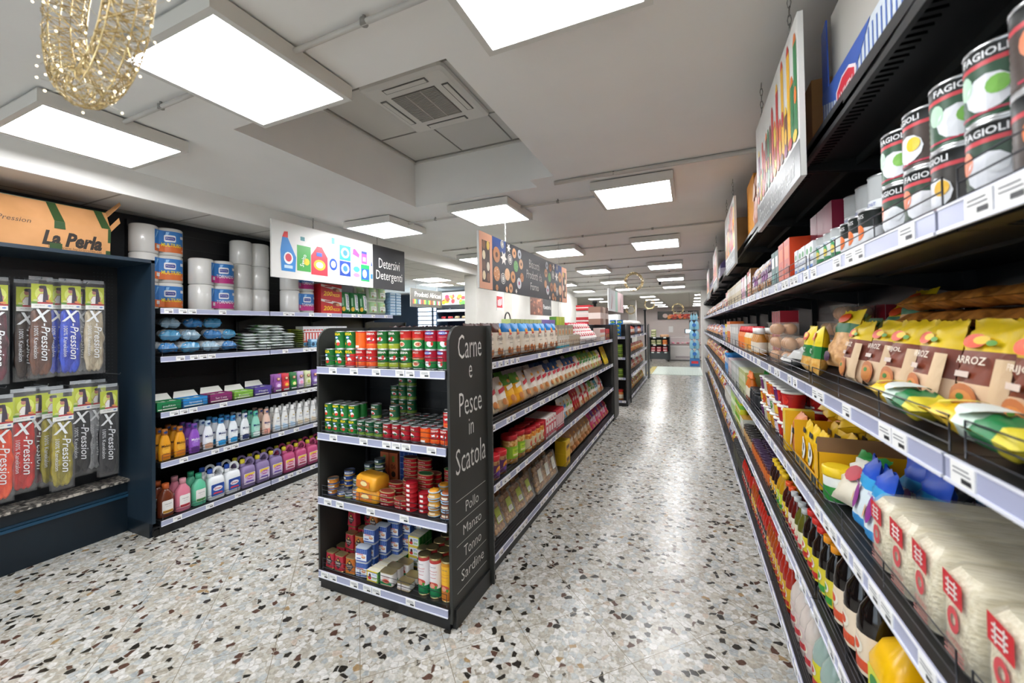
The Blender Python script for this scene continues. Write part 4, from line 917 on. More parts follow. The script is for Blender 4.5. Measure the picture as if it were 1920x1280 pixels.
def soap(body, cap, acc):
    b = MB(); b.loft([(0, 0.052, 0.04), (0.008, 0.057, 0.044), (0.13, 0.057, 0.044), (0.175, 0.050, 0.040), (0.205, 0.028, 0.026), (0.225, 0.019, 0.019)], body, n=18)
    c = MB(); c.loft([(0.222, 0.0235, 0.0235), (0.262, 0.0235, 0.0235), (0.264, 0.021, 0.021)], cap, n=16)
    f = curv(lambda u, v, o: (u, -0.0445 * max(0.05, 1 - (u / 0.060) ** 2) ** 0.5 - o, v), 0.014); l = MB()
    l.dec(RR(0, 0.085, 0.075, 0.10, 0.010), 'ece9e6', f, 0.001); l.dec(Q(-0.034, 0.034, 0.038, 0.058, 4), acc, f, 0.0015); l.dec(T('sapone', 0, 0.105, 0.045, 0.010), '6a6a6a', f, 0.0018); l.dec(T('liquido', 0, 0.088, 0.03, 0.006), '8a8a8a', f, 0.0018)
    return P('soap_bottle', 0.114, 0.088, 0.264, ('body', b), ('cap', c), ('label', l))
SPB = soap(mt('6a3320', 0.15), 'c8622e', 'c8902a'); SPP = soap(mt('d87c92', 0.25), 'dc9aa6', 'c02a3a'); SPG = soap(mt('5fbe98', 0.25), '3fae84', '3a8a3a')

# ------ paper goods
WRAP = mt('e9e8e4', 0.25, 0, 0.6, coat=0.6, name='wrapped_paper')
def rolls(ac, t, r=0.097, h=0.24, lab=True):
    b = MB(); ax = 0.093
    for x in (-ax, ax): b.loft([(0, r * 0.92, r * 0.92), (0.01, r, r), (h - 0.01, r, r), (h, r * 0.9, r * 0.9), (h - 0.004, r * 0.3, r * 0.3)], WRAP, n=24, c=(x, 0, 0))
    parts = [('roll_pair', b)]
    if lab:
        l = MB()
        def f(u, v, o):
            q = u - ax if u > 0 else u + ax
            return (u, -((r + 0.001 + o) ** 2 - min(q * q, (r * 0.99) ** 2)) ** 0.5, v) if abs(u) > 0.022 else (u, -((r + 0.001 + o) ** 2 - (ax - 0.022) ** 2) ** 0.5, v)
        f.mx = 0.02
        l.dec(Q(-0.06, 0.16, 0.025, h - 0.03, 16, 1), '2a7ac8', f, 0.0); l.dec(Q(-0.06, 0.16, 0.025, 0.088, 16, 1), ac, f, 0.0008)
        for p in (PG((-0.055, 0.13), (-0.02, 0.2), (-0.04, 0.2)), PG((0.02, 0.12), (0.05, 0.2), (0.03, 0.2))): l.dec(p, '8cc4f0', f, 0.001)
        l.dec(RR(0.055, 0.145, 0.075, 0.06, 0.012), 'eef0f6', f, 0.002); l.dec(RR(0.055, 0.145, 0.065, 0.03, 0.01), '2c3f9a', f, 0.0026); l.dec(RR(0.145, 0.165, 0.03, 0.025, 0.004), 'f0f0f4', f, 0.002)
        l.dec(T(t, 0.068, 0.088, 0.14, 0.032, off=0.02), 'f6f0f6' if t == 'TORNADO' else 'f4e23a', f, 0.003); l.dec(T('Family', 0.055, 0.145, 0.05, 0.012), 'f4f4f8', f, 0.0035); l.dec(Q(-0.045, -0.015, 0.05, 0.08), 'f2f2f2', f, 0.002); l.dec(T('4', 0.15, 0.05, 0.012, 0.02), 'f4f4f6', f, 0.002)
        parts.append(('label', l, 'printed blue label'))
    return P('toilet_roll_pack', 0.38, 0.194, h, *parts)
RLO = rolls('e0702a', 'MULTIUSO'); RLM = rolls('c02a80', 'TORNADO'); RLX = rolls('x', 'x', lab=False)
TIS = box('tissue_box', 0.30, 0.12, 0.17, 'c4262a', [(PG((-0.15, 0.14), (0.15, 0.09), (0.15, 0.13), (-0.15, 0.165)), 'efe6e0'), (T('200', -0.055, 0.06, 0.13, 0.055, shear=0.2, off=0.03), 'f4c22a', 0.0014), (T('PEZZI', 0.065, 0.045, 0.11, 0.03, shear=0.2, off=0.02), 'f4c22a', 0.0014), (E(0.06, 0.11, 0.05, 0.022, 10), '8a3a2a', 0.001), (E(0.09, 0.105, 0.03, 0.018, 10), 'd89a6a', 0.0014), (Q(-0.1, 0.0, 0.135, 0.148), 'b83030', 0.0012)], side='b82226', top='d84a44')
CORO = bag('kitchen_roll_pack', 0.145, 0.27, 0.11, [(1, '1f7a3c')], [(RR(0.012, 0.15, 0.052, 0.20, 0.02), 'eef2f0'), (T('Corona', 0.012, 0.15, 0.16, 0.038, rot=pi / 2, off=0.015), '24408a', 0.0014), (E(-0.045, 0.06, 0.02, 0.03, 8), 'e8b83a', 0.001), (Q(-0.06, -0.045, 0.1, 0.2), '9ad0a8', 0.001), (E(0.045, 0.05, 0.02, 0.02, 8), 'c8e0b0', 0.001)], seed=3)
NATW = bag('napkin_pack', 0.17, 0.19, 0.12, [(1, 'd9dfd0')], [(Q(-0.07, 0.07, 0.03, 0.17, 4, 4), '9cc48a'), (Q(-0.05, 0.06, 0.05, 0.11, 3, 3), 'eef0e6', 0.0012), (E(-0.02, 0.05, 0.014, 0.018, 8), '8a6a2a', 0.002), (E(0.03, 0.13, 0.02, 0.012, 8), 'b9a04a', 0.002), (T('soffice', 0.0, 0.09, 0.07, 0.018), '4a5a3a', 0.003)], seed=4)
def sachet(c1, c2):
    b = MB(); b.loft([(0, 0.056, 0.05), (0.003, 0.059, 0.053), (0.036, 0.059, 0.053), (0.039, 0.054, 0.048)], c1, n=12, corner=0.01)
    b.dec(Q(-0.045, 0.045, 0.010, 0.030), c2, flat(-0.053), 0.001); b.dec(T('fazzoletti', 0, 0.020, 0.07, 0.010), '3a6a9a', flat(-0.053), 0.0018)
    return P('tissue_pack', 0.12, 0.106, 0.0395, ('packet', b))
SAB = sachet('8fb4d4', 'd8e8f2'); SAD = sachet('4a5a58', '7a8a86')
TBX = box('tissue_box', 0.20, 0.11, 0.085, '2f7ac8', [(E(0.02, 0.05, 0.045, 0.022, 14), '1a3f8a'), (T('Tempo', 0.02, 0.05, 0.06, 0.016, shear=0.2), 'e9f0f8', 0.0012), (Q(-0.1, 0.1, 0, 0.015), '6ab0e6')], side='3a8ad4', top='4a9ae0')

# ------ hair packs: clear sleeve, printed card, braid
def hairpack(col, hl, w=0.115, h=0.66, seed=1, full=True):
    rnd = random.Random(seed); HM = nz(col, hl, 22, 0.35, 'braided_hair', detail=6, lo=0.42, hi=0.75, bump=0.8, stretch=(2.2, 2.2, 0.45))
    b = MB(); N_ = 26
    for j in range(3):
        lv = []
        for i in range(N_ + 1):
            z = 0.02 + (h - 0.20) * i / N_; q = sin(pi * min(1, max(0, i / N_))) ** 0.3
            wv = 0.5 + 0.5 * sin(i * 1.15 + j * 2.1)
            lv.append((z, w * (0.22 + 0.035 * wv) * q + 0.004, 0.010 * q + 0.004 * wv * q + 0.001, None, (j - 1) * w * 0.22 + 0.003 * sin(i * 0.7 + j * 2.1), -0.003 * wv))
        b.loft(lv, HM, n=12)
    c = MB(); z0 = h - 0.175; f = flat(-0.019)
    c.box(-w / 2 + 0.006, w / 2 - 0.006, -0.019, -0.0175, z0, h - 0.008, 'b9c42a')
    c.dec(Q(-w / 2 + 0.006, w / 2 - 0.006, z0, z0 + 0.03), 'e9e9e6', f, 0.0006); c.dec(Q(-w / 2 + 0.006, w / 2 - 0.006, z0 + 0.03, z0 + 0.042), 'b0282c', f, 0.0006)
    c.dec(Q(-w / 2 + 0.006, -w / 2 + 0.035, z0 + 0.03, z0 + 0.045), '5a8a2a', f, 0.0007)
    c.dec(E(0.005, z0 + 0.10, 0.04, 0.05, 14), 'd8e070', f, 0.0005)
    c.dec(PG((-0.026, z0 + 0.042), (0.03, z0 + 0.042), (0.034, z0 + 0.09), (0.02, z0 + 0.105), (-0.012, z0 + 0.10), (-0.024, z0 + 0.075)), 'c48c78', f, 0.0008)
    c.dec(PG((-0.022, z0 + 0.042), (0.004, z0 + 0.042), (0.004, z0 + 0.098), (-0.01, z0 + 0.096), (-0.022, z0 + 0.07)), 'ece8e6', f, 0.0011)
    c.dec(PG((0.002, z0 + 0.042), (0.030, z0 + 0.042), (0.026, z0 + 0.10), (0.018, z0 + 0.155), (0.004, z0 + 0.158), (-0.004, z0 + 0.145), (0.006, z0 + 0.13)), '2e2038', f, 0.0014)
    c.dec(E(-0.004, z0 + 0.128, 0.0125, 0.018, 12), 'b87c68', f, 0.0012); c.dec(E(-0.003, z0 + 0.146, 0.014, 0.011, 10), '2a1c22', f, 0.0016)
    c.dec(E(0.030, z0 + 0.05, 0.014, 0.007, 10), 'e08a4a', f, 0.0018); c.dec(E(-0.030, z0 + 0.053, 0.014, 0.007, 10), 'c8cf8a', f, 0.0018)
    c.dec(T('Ultra Braid', -0.012, z0 + 0.018, 0.045, 0.007), '4a4a4a', f, 0.0012); c.dec(E(0.035, z0 + 0.016, 0.010, 0.005, 10), '4a7ac0', f, 0.0012)
    s = MB(); s.box(-w / 2, w / 2, -0.0225, -0.0222, 0.0, h + 0.03, FILM); s.box(-w / 2, w / 2, 0.015, 0.0153, 0, h + 0.03, FILM)
    fs = flat(-0.0226)
    l = MB()
    if full:
        l.dec(T('X', -0.006, z0 - 0.052, 0.085, 0.085, off=0.02, shear=0.2, rot=-0.05), 'e4e6e8', fs, 0.0006)
        l.dec(T('-Pression', 0.016, z0 - 0.235, 0.26, 0.042, rot=-pi / 2, shear=0.25, off=0.004), 'e6e8ea', fs, 0.0006); l.dec(T('100% Kanekalon', -0.030, z0 - 0.235, 0.22, 0.021, rot=-pi / 2), 'd6d8da', fs, 0.0006)
    hd = MB(); hd.box(-w / 2, w / 2, -0.001, 0.0, h + 0.02, h + 0.045, FILM2)
    parts = [('braid', b), ('printed_card', c, 'lime green card with a woman in profile'), ('sleeve', s), ('hanger_strip', hd)]
    if full: parts.insert(3, ('sleeve_print', l, 'white lettering'))
    return P('hair_pack', w, 0.05, h, *parts)
# ---------------------------------------------------------------- placing goods
RJ = random.Random(21); FARP = MB()
def at(face, s, dpt, z):
    return {'E': ((s, 1.815 + dpt, z), 0.0), 'L': ((-3.83 - dpt, s, z), pi / 2), 'G': ((-1.19 - dpt, s, z), pi / 2), 'F': ((-1.15 - dpt, s, z), pi / 2),
            'K': ((-2.14 + dpt, s, z), -pi / 2), 'R': ((0.40 + dpt, s, z), -pi / 2), 'Z': ((s, 8.15 + dpt, z), 0.0)}[face]
DIRN = {'E': 'from left', 'Z': 'from left', 'L': 'from near end', 'G': 'from near end', 'F': 'from near end', 'K': 'from near end', 'R': 'from near end'}
_CNT = {}
def mklabel(desc, face, shelf, row=None, layer=None):
    k = (desc, shelf, row, layer); _CNT[k] = _CNT.get(k, 0) + 1
    t = '%s, %s %s' % (desc, nth(_CNT[k]), DIRN[face])
    if len((t + ' ' + (layer or '') + ' ' + (row or '') + ' ' + shelf).split()) > 16: t = '%s, %s along' % (desc, nth(_CNT[k]))
    if layer: t += ', ' + layer
    if row: t += ', ' + row
    t += ', ' + shelf
    return t
ROWN = ['front row', 'second row', 'third row', 'fourth row', 'fifth row', 'sixth row', 'seventh row']
def LAY(n): return {1: [None], 2: ['lower', 'upper'], 3: ['lowest', 'middle', 'topmost'], 4: ['lowest', 'second', 'third', 'topmost'], 5: ['lowest', 'second', 'third', 'fourth', 'topmost'], 6: ['lowest', 'second', 'third', 'fourth', 'fifth', 'topmost'], 7: ['lowest', 'second', 'third', 'fourth', 'fifth', 'sixth', 'topmost'],
                     8: ['lowest', 'second', 'third', 'fourth', 'fifth', 'sixth', 'seventh', 'topmost']}[n]
def one(face, p, desc, cat, shelf, s, z, dpt=None, row=None, layer=None, rx=0.0, rz=0.0, far=False, sc=1.0, grp=None, ry=0.0):
    if dpt is None: dpt = 0.025 + p.d / 2
    if rx < 0 and rx > -1.2: z += abs(sin(rx)) * p.d * 0.5 * (sc if isinstance(sc, float) else 1) + 0.001; dpt += 0.008
    loc, r = at(face, s, dpt, z)
    if cat == 'packet' and far and s > 10.3:
        mz = Matrix.Translation(loc) @ Matrix.Rotation(r + rz, 4, 'Z') @ Matrix.Rotation(rx, 4, 'X')
        for q in p.parts: FARP.merge(q[1], mz)
        return None
    return p.put(loc, r + rz, mklabel(desc, face, shelf, row, layer), cat, grp or ('%s goods on the %s' % (cat, shelf)), far=far, rx=rx, sc=sc, ry=ry)
def fill(face, shelf, z, s0, seq, rows=1, gap=0.003, front=0.025, jit=0.03, rx=0.0, far=None, rowpitch=None, maxs=None, zj=0.0):
    """seq: (proto, desc, cat, count[, layers[, scale]])"""
    s = s0
    for it in seq:
        p, desc, cat, n = it[:4]; L_ = it[4] if len(it) > 4 else 1; sc = it[5] if len(it) > 5 else 1.0
        for _ in range(n):
            s += p.w * sc / 2
            if maxs and s + p.w * sc / 2 > maxs: return s
            for r in range(rows):
                dp = front + p.d * sc * (0.5 + r) * (1.02 if not rowpitch else 1) if not rowpitch else front + p.d * sc / 2 + r * rowpitch
                for l in range(L_):
                    if p.parts[0][0] == 'box': jit = 0.0
                    fr = (s > 5.0) if far is None else far
                    one(face, p, desc, cat, shelf, s + RJ.uniform(-0.001, 0.001), z + l * (p.h * sc + 0.0008), dp + RJ.uniform(-0.002, 0.002), ROWN[r] if rows > 1 else None, LAY(L_)[l], rx, RJ.uniform(-jit, jit), fr or r > 1, sc)
            s += p.w * sc / 2 + gap
    return s

# ======== tinned meat and fish on the gondola end
Z1, Z2, Z3, Z4 = [z + 0.001 for z in reversed(LV_G)]
TOPE = 'top gondola end shelf'
def tins(zz, xs, kinds, T_, shelf, row, layer, dp):
    for x, k in zip(xs, kinds):
        one('E', T_[k], DESC[k], 'tin', shelf, x, zz, dp, row, layer, rz=RJ.uniform(-0.35, 0.35), grp='fish tins on the %s' % shelf)
xs = [-2.085 + 0.0845 * i for i in range(11)]
low = ['mega', 'mega', 'megar', 'gred', 'gred', 'ggrn', 'ggrn', 'ggrn', 'beef', 'unic', 'unic']
upp = ['mega', 'mega', 'gor', 'gred', 'ggrn', 'ggrn', 'beef', 'beef', 'unic', 'unic']
for r in range(3):
    tins(Z1, xs, low if r == 0 else low[::-1] if r == 2 else low, BT, TOPE, ROWN[r], 'lower', 0.07 + 0.083 * r)
    tins(Z1 + 0.1095, [x + 0.0 for x in xs[1:]], upp, BT, TOPE, ROWN[r], 'upper', 0.07 + 0.083 * r)
S2 = 'second gondola end shelf'
xs2 = [-2.095 + 0.0665 * i for i in range(14)]
k2 = ['mega', 'mega', 'mega', 'mega', 'lgrn', 'lgrn', 'lgrn', 'lred', 'lred', 'lred', 'lred', 'gor', 'gred', 'gred']
for r in range(5):
    ks = k2 if r == 0 else [RJ.choice(['lred', 'lgrn', 'gred', 'lgrn', 'mega', 'lred']) for _ in xs2]
    tins(Z2, xs2, ks, ST_, S2, ROWN[r], 'lower', 0.06 + 0.066 * r)
for r in range(2): tins(Z2 + 0.088, xs2[:4], ['mega'] * 4, ST_, S2, ROWN[r], 'upper', 0.06 + 0.066 * r)
tins(Z2 + 0.088, [xs2[5] - 0.02, xs2[7] - 0.01], ['lgrn', 'lgrn'], ST_, S2, 'middle row', 'upper', 0.13)
tins(Z2 + 0.088, [xs2[13]], ['gred'], ST_, S2, ROWN[0], 'upper', 0.09)
for l, lay in ((1, 'second layer'), (2, 'third layer'), (3, 'topmost')):
    tins(Z2 + 0.088 * l, [xs2[6] - 0.1, xs2[7] - 0.1, xs2[8] - 0.1] if l < 3 else [xs2[7] - 0.1, xs2[8] - 0.1], ['lgrn', 'lgrn', 'lgrn'], ST_, S2, 'back', lay, 0.06 + 0.066 * 4)
CRT = box('cardboard_box', 0.15, 0.10, 0.065, 'b9b8b4', [(E(0.0, 0.035, 0.006, 0.006), '4a4a4a')], top='a8a7a3')
one('E', CRT, 'small grey carton on the tins near the lettered side', 'box', S2, -1.27, Z2 + 0.089, 0.27)
# third shelf
S3 = 'third gondola end shelf'
TB = tuna('2b4a9a', 'd0a030'); TO = tuna('d88a2a', '2a3f7a'); TG = tuna('2c4a58', '8a9a5a')
for i, (x, dp, n, p, d) in enumerate(((-2.085, 0.07, 3, TO, 'orange and blue tuna tin'), (-2.012, 0.075, 1, TB, 'blue tuna tin'), (-2.03, 0.15, 4, TB, 'blue tuna tin'), (-1.945, 0.075, 1, TG, 'dark green tuna tin'), (-1.955, 0.15, 3, TG, 'dark green tuna tin'),
                                      (-1.93, 0.225, 5, TG, 'dark green tuna tin'), (-2.085, 0.15, 2, TB, 'blue tuna tin'), (-1.86, 0.24, 6, TG, 'dark green tuna tin'), (-1.88, 0.07, 2, TO, 'orange and blue tuna tin'))):
    for l in range(n): one('E', p, d, 'tin', S3, x + RJ.uniform(-0.002, 0.002), Z3 + l * 0.0325, dp, 'stack %s' % nth(i + 1), LAY(n)[l] if n > 1 else None, rz=RJ.uniform(-1, 1), grp='flat tuna tins on the third gondola end shelf')
YP = MB(); YP.loft([(0, 0.085, 0.06), (0.004, 0.09, 0.064), (0.062, 0.088, 0.06), (0.075, 0.078, 0.045)], 'e8a32a', n=16, corner=0.02)
YP.dec(Q(-0.07, 0.05, 0.012, 0.05), 'd8782a', flat(-0.064), 0.002); YP.dec(E(0.0, 0.035, 0.03, 0.014, 12), 'f4e2a0', flat(-0.064), 0.003); YP.dec(T('Tonno', 0.0, 0.055, 0.05, 0.011), '3a2f7a', flat(-0.064), 0.004)
YP.box(-0.09, -0.082, -0.03, 0.03, 0.005, 0.06, 'c8b8d8')
YT = P('multipack', 0.18, 0.13, 0.075, ('sleeve', YP))
for l in range(2): one('E', YT, 'yellow tuna multipack', 'pack', S3, -1.79, Z3 + 0.001 + l * 0.0755, 0.10, None, LAY(2)[l], rz=-0.15 if l else 0.0)
k = 0
for x, dp, n, p in ((-1.655, 0.075, 3, SARR), (-1.655, 0.15, 4, SARR), (-1.545, 0.07, 2, SARR), (-1.55, 0.155, 5, SARR), (-1.44, 0.155, 7, SARG), (-1.66, 0.30, 8, SARR), (-1.55, 0.30, 8, SARR), (-1.44, 0.24, 6, SARR), (-1.33, 0.27, 7, SARG), (-1.25, 0.35, 6, SARR)):
    k += 1
    for l in range(n): one('E', p, 'red oval sardine tin', 'tin', S3, x + RJ.uniform(-0.002, 0.002), Z3 + l * 0.0262, dp, 'stack %s' % nth(k), LAY(n)[l], rz=RJ.uniform(-0.05, 0.05) + (0.0 if k != 2 else 0.0), grp='red sardine tins on the third gondola end shelf')
for x, dp, n in ((-1.475, 0.07, 6), (-1.395, 0.085, 4)):
    k += 1
    pp = can('fish_tin', 0.0355, 0.026, 'c41f2c', (), [rec(-0.3, 0.3, 0.25, 0.75, 'f0e8e4')], lid=mt('b01c2c', 0.35))
    for l in range(n): one('E', pp, 'round red fish tin', 'tin', S3, x, Z3 + l * 0.0265, dp, 'stack %s' % nth(k), LAY(n)[l], grp='round red fish tins on the third gondola end shelf')
k = 0
for x, dp, n, p, d in ((-1.315, 0.065, 3, PATO, 'amber topped pate cup'), (-1.232, 0.065, 3, PATB, 'brown topped pate cup'), (-1.31, 0.155, 3, PATO, 'amber topped pate cup'), (-1.232, 0.15, 4, PATB, 'brown topped pate cup')):
    k += 1
    for l in range(n): one('E', p, d, 'cup', S3, x, Z3 + l * 0.0475, dp, 'stack %s' % nth(k), LAY(n)[l], grp='pate cups on the third gondola end shelf')
TRI = box('tall_carton', 0.07, 0.04, 0.20, 'c86a42', [(E(0, 0.06, 0.018, 0.02, 10), '3a2a22'), (Q(-0.01, 0.01, 0.14, 0.18), '7aa04a'), (T('06', 0, 0.11, 0.04), '5a2418', 0.001)], side='a85434')
for x in (-1.91, -1.835): one('E', TRI, 'tall terracotta carton at the back', 'box', S3, x, Z3, 0.36)
BGR = box('tall_carton', 0.14, 0.05, 0.22, '24408a', [(Q(-0.068 + 0.034 * i, -0.066 + 0.034 * i, 0.01, 0.21), 'b8c8e8') for i in range(5)] + [(Q(-0.068, 0.068, 0.02 + 0.04 * i, 0.022 + 0.04 * i), 'b8c8e8', 0.0009) for i in range(5)] + [(E(-0.03, 0.1, 0.012, 0.012), 'e8f0f8', 0.0012)])
one('E', BGR, 'tall blue carton with a white grid at the back', 'box', S3, -1.72, Z3 + 0.0, 0.375)
# bottom shelf
S4 = 'bottom gondola end shelf'
k = 0
for x, dp, n, p, d in ((-2.085, 0.06, 1, EXR, 'red corned beef tin'), (-2.005, 0.055, 1, EXR, 'red corned beef tin'), (-2.08, 0.135, 1, EXR, 'red corned beef tin'), (-2.0, 0.135, 2, EXR, 'red corned beef tin'), (-2.06, 0.215, 3, EXR, 'red corned beef tin'), (-1.975, 0.215, 2, EXR, 'red corned beef tin'), (-2.0, 0.30, 3, EXR, 'red corned beef tin'),
                       (-1.92, 0.06, 1, EXO, 'orange corned beef tin'), (-1.92, 0.135, 2, EXO, 'orange corned beef tin'), (-1.89, 0.23, 4, EXO, 'orange corned beef tin')):
    k += 1
    for l in range(n): one('E', p, d, 'tin', S4, x, Z4 + l * 0.0955, dp, 'stack %s' % nth(k), LAY(n)[l] if n > 1 else None, rz=RJ.uniform(-0.12, 0.12), grp='corned beef tins on the bottom gondola end shelf')
k = 0
for x, dp, n in ((-1.835, 0.065, 2), (-1.83, 0.125, 3), (-1.79, 0.185, 3), (-1.745, 0.245, 4), (-1.70, 0.305, 4), (-1.655, 0.365, 4)):
    k += 1
    for l in range(n): one('E', ZW, 'blue checked luncheon tin', 'tin', S4, x, Z4 + l * 0.0855, dp, 'stack %s' % nth(k), LAY(n)[l], rz=0.05 + RJ.uniform(-0.08, 0.08), grp='blue luncheon tins on the bottom gondola end shelf')
for r in range(9):
    one('E', TIT, 'white and yellow tuna box', 'box', S4, -1.735 + 0.006 * r, Z4, 0.045 + 0.034 * r, '%s from the front' % nth(r + 1), None, rz=RJ.uniform(-0.03, 0.03), grp='tuna boxes on the bottom gondola end shelf')
for r in range(4):
    for l in range(3): one('E', TIT, 'white and yellow tuna box', 'box', S4, -1.60, Z4 + l * 0.0625, 0.26 + 0.034 * r, 'back block row %s' % nth(r + 1), LAY(3)[l], grp='tuna boxes on the bottom gondola end shelf')
for r in range(3): one('E', LUN, 'white luncheon meat tin', 'tin', S4, -1.635 + (0.03 if r == 2 else 0.0), Z4 + 0.0005, 0.055 + 0.058 * r, ROWN[r], rz=-0.1 if r == 2 else 0.03)
for l in range(2): one('E', LUN, 'white luncheon meat tin', 'tin', S4, -1.50, Z4 + l * 0.0755, 0.225, 'behind the flat tin', LAY(2)[l], rz=0.1)
one('E', LUNS, 'flat low white luncheon tin', 'tin', S4, -1.515, Z4, 0.06, 'front row'); one('E', LUNS, 'flat low white luncheon tin', 'tin', S4, -1.51, Z4, 0.13, 'second row')
for r in range(4):
    for c in range(3):
        p, d = (SALY, 'tall yellow sausage tin') if c == 2 else (SALW, 'tall white and green sausage tin')
        one('E', p, d, 'tin', S4, -1.395 + 0.077 * c, Z4, 0.075 + 0.076 * r, ROWN[r], rz=RJ.uniform(-0.1, 0.1), grp='tall sausage tins on the bottom gondola end shelf')

# ======== detergent shelving, left
W1, W2, W3, W4, W5 = [z + 0.001 for z in reversed(LV_L)]
N1 = 'top detergent shelf'; k = 0
for y, n, p, d in ((1.957, 3, RLO, 'white toilet roll pack with orange label'), (2.345, 2, RLM, 'white toilet roll pack with pink label'), (3.12, 2, RLM, 'white toilet roll pack with pink label')):
    for l in range(n): one('L', p, d, 'toilet roll', N1, y, W1 + l * 0.2405, 0.405 if y < 2 else 0.31 if y < 3 else 0.14, None, LAY(n)[l], rz=0.04, grp='toilet roll packs on the top detergent shelf')
for l in range(3): one('L', RLX, 'plain white toilet roll pack', 'toilet roll', N1, 2.74, W1 + l * 0.2405, 0.36, None, LAY(3)[l], grp='toilet roll packs on the top detergent shelf')
one('L', RLX, 'plain white toilet roll pack', 'toilet roll', N1, 3.13, W1 + 0.481, 0.30, 'behind the sign', None, grp='toilet roll packs on the top detergent shelf')
for l in range(2): one('L', TIS, 'red tissue box with yellow 200', 'box', N1, 3.49, W1 + l * 0.1705, 0.09, None, LAY(2)[l])
fill('L', N1, W1, 3.65, [(CORO, 'green kitchen roll pack with oval label', 'kitchen roll', 3)], gap=0.002, rows=1, jit=0.02)
fill('L', N1, W1, 4.10, [(NATW, 'pale green napkin pack', 'napkins', 2, 2)], rows=1, far=False)
fill('L', N1, W1, 4.02, [(NATW, 'pale green back row napkin pack', 'napkins', 2, 2)], rows=1, far=True, front=0.16)
for c, (p, d, y, dp) in enumerate(((SAD, 'grey', 4.425, 0.30), (SAD, 'grey', 4.50, 0.19), (SAB, 'light blue', 4.55, 0.075), (SAB, 'light blue', 4.675, 0.075), (SAB, 'light blue', 4.80, 0.075))):
    for l in range(8 if c < 4 else 6): one('L', p, '%s tissue packet, column %s' % (d, nth(c + 1)), 'tissues', N1, y if c < 4 else 4.63, W1 + l * 0.04, dp if c < 4 else 0.19, None, LAY(8)[l], rz=0, grp='tissue packets stacked on the top detergent shelf', far=True)
for l in range(2): one('L', TBX, 'bright blue tissue box', 'box', N1, 4.80, W1 + l * 0.086, 0.09, None, LAY(2)[l], far=True) if False else None
fill('L', N1, W1, 4.50 - 0.36, [], 1)
LAY9 = ['lowest'] + [nth(i) + ' up' for i in range(2, 9)] + ['topmost']
N2 = 'second detergent shelf'
def cups(seed, acc):
    rnd = random.Random(seed); b = MB(); CP = mt('d3d9dc', 0.18, 0, 0.8, name='clear_plastic_cup')
    for q in (-0.032, 0.032):
        lv = []
        for i in range(11): lv += [(0.02 + i * 0.015, 0.026 + 0.0002 * i, 0.026), (0.024 + i * 0.015, 0.031 + 0.0002 * i, 0.031), (0.026 + i * 0.015, 0.027, 0.027)]
        b.loft(lv, CP, n=10, c=(q, 0, 0))
    f = bag('x', 0.145, 0.21, 0.082, [(0.22, acc), (0.36, clear('dfe6ea', 0.32, 0.1, 'cup_film')), (1, clear('dfe6ea', 0.32, 0.1, 'cup_film'))], seed=seed, wr=0.011, nx=9, nzz=14).parts[0][1]
    f.s = [False] * len(f.s)
    return P('plastic_cup_pack', 0.15, 0.09, 0.21, ('cups', b), ('film', f, 'crinkled clear film with a blue band'))
CLP = [cups(1, clear('2f7fc0', 0.8, 0.25, 'blue_film')), cups(2, clear('4aa0d0', 0.7, 0.25, 'blue_film')), cups(5, clear('9fc4dc', 0.6, 0.2, 'pale_blue_film'))]
for i in range(11):
    l = i // 4; y = 1.885 + (i % 4) * 0.162 + l * 0.02
    one('L', CLP[i % 3], 'crumpled clear and blue pack of plastic cups', 'plastic bag', N2, y, W2 + 0.058 + l * 0.104, 0.06 + 0.03 * l, None, LAY(3)[l], rx=-1.45, rz=RJ.uniform(-0.3, 0.3), ry=RJ.uniform(-0.25, 0.25), grp='packs of plastic cups on the second detergent shelf')
GLV = [bag('glove_packet', 0.13, 0.22, 0.02, [(0.3, 'dfe6e4'), (0.55, c_), (1, 'eef1f0')], [(Q(-0.04, 0.04, 0.14, 0.18), '9aa4ae'), (Q(-0.05, 0.03, 0.05, 0.09), c2)], seed=i + 7, wr=0.003) for i, (c_, c2) in enumerate((('5fb04a', 'c8e8c0'), ('dfe4e6', '8ac878'), ('7ab86a', 'f4f4f4')))]
for i in range(36):
    l = i // 4; y = 2.575 + (i % 4) * 0.137 - 0.01 * (l % 2)
    if l > 5 and i % 4 in (0, 3): continue
    one('L', GLV[i % 3], 'flat white and green packet of cloths', 'packet', N2, y, W2 + 0.014 + l * 0.0275, 0.045 + RJ.uniform(0, 0.05), None, LAY9[l], rx=-1.5, rz=RJ.uniform(-0.03, 0.03), grp='flat packets of cloths on the second detergent shelf')
YGP = bag('glove_packet', 0.10, 0.24, 0.018, [(0.5, '5a6a2a'), (0.75, 'c8c83a'), (1, '3a4a3a')], [(Q(-0.03, 0.03, 0.05, 0.12), 'e0d84a')], seed=11)
for i in range(9): one('L', YGP, 'flat yellow and olive glove packet', 'packet', N2, 3.085, W2 + 0.012 + 0.0215 * i, 0.03, None, LAY9[i], rx=-1.5, rz=-0.05, grp='glove packets on the second detergent shelf')
WBX = box('bulb_carton', 0.038, 0.12, 0.235, 'e2e3e6', [(Q(-0.019, 0.019, 0.06, 0.17), 'c8402f'), (Q(-0.010, 0.010, 0.07, 0.16), 'e8e4e2', 0.0012), (Q(-0.012, 0.012, 0.02, 0.05), '3a90cc'), (Q(-0.015, 0.015, 0.185, 0.20), 'c84a3a')], side='d6d8dc')
WBG = box('bulb_carton', 0.038, 0.12, 0.235, 'e8e9ea', [(Q(-0.019, 0.019, 0.18, 0.20), '4a9a4a'), (Q(-0.012, 0.012, 0.02, 0.07), '2f86c8'), (Q(-0.015, 0.015, 0.09, 0.15), 'd8d8dc'), (Q(-0.019, 0.019, 0, 0.01), 'd87a2a')], side='dcdee0')
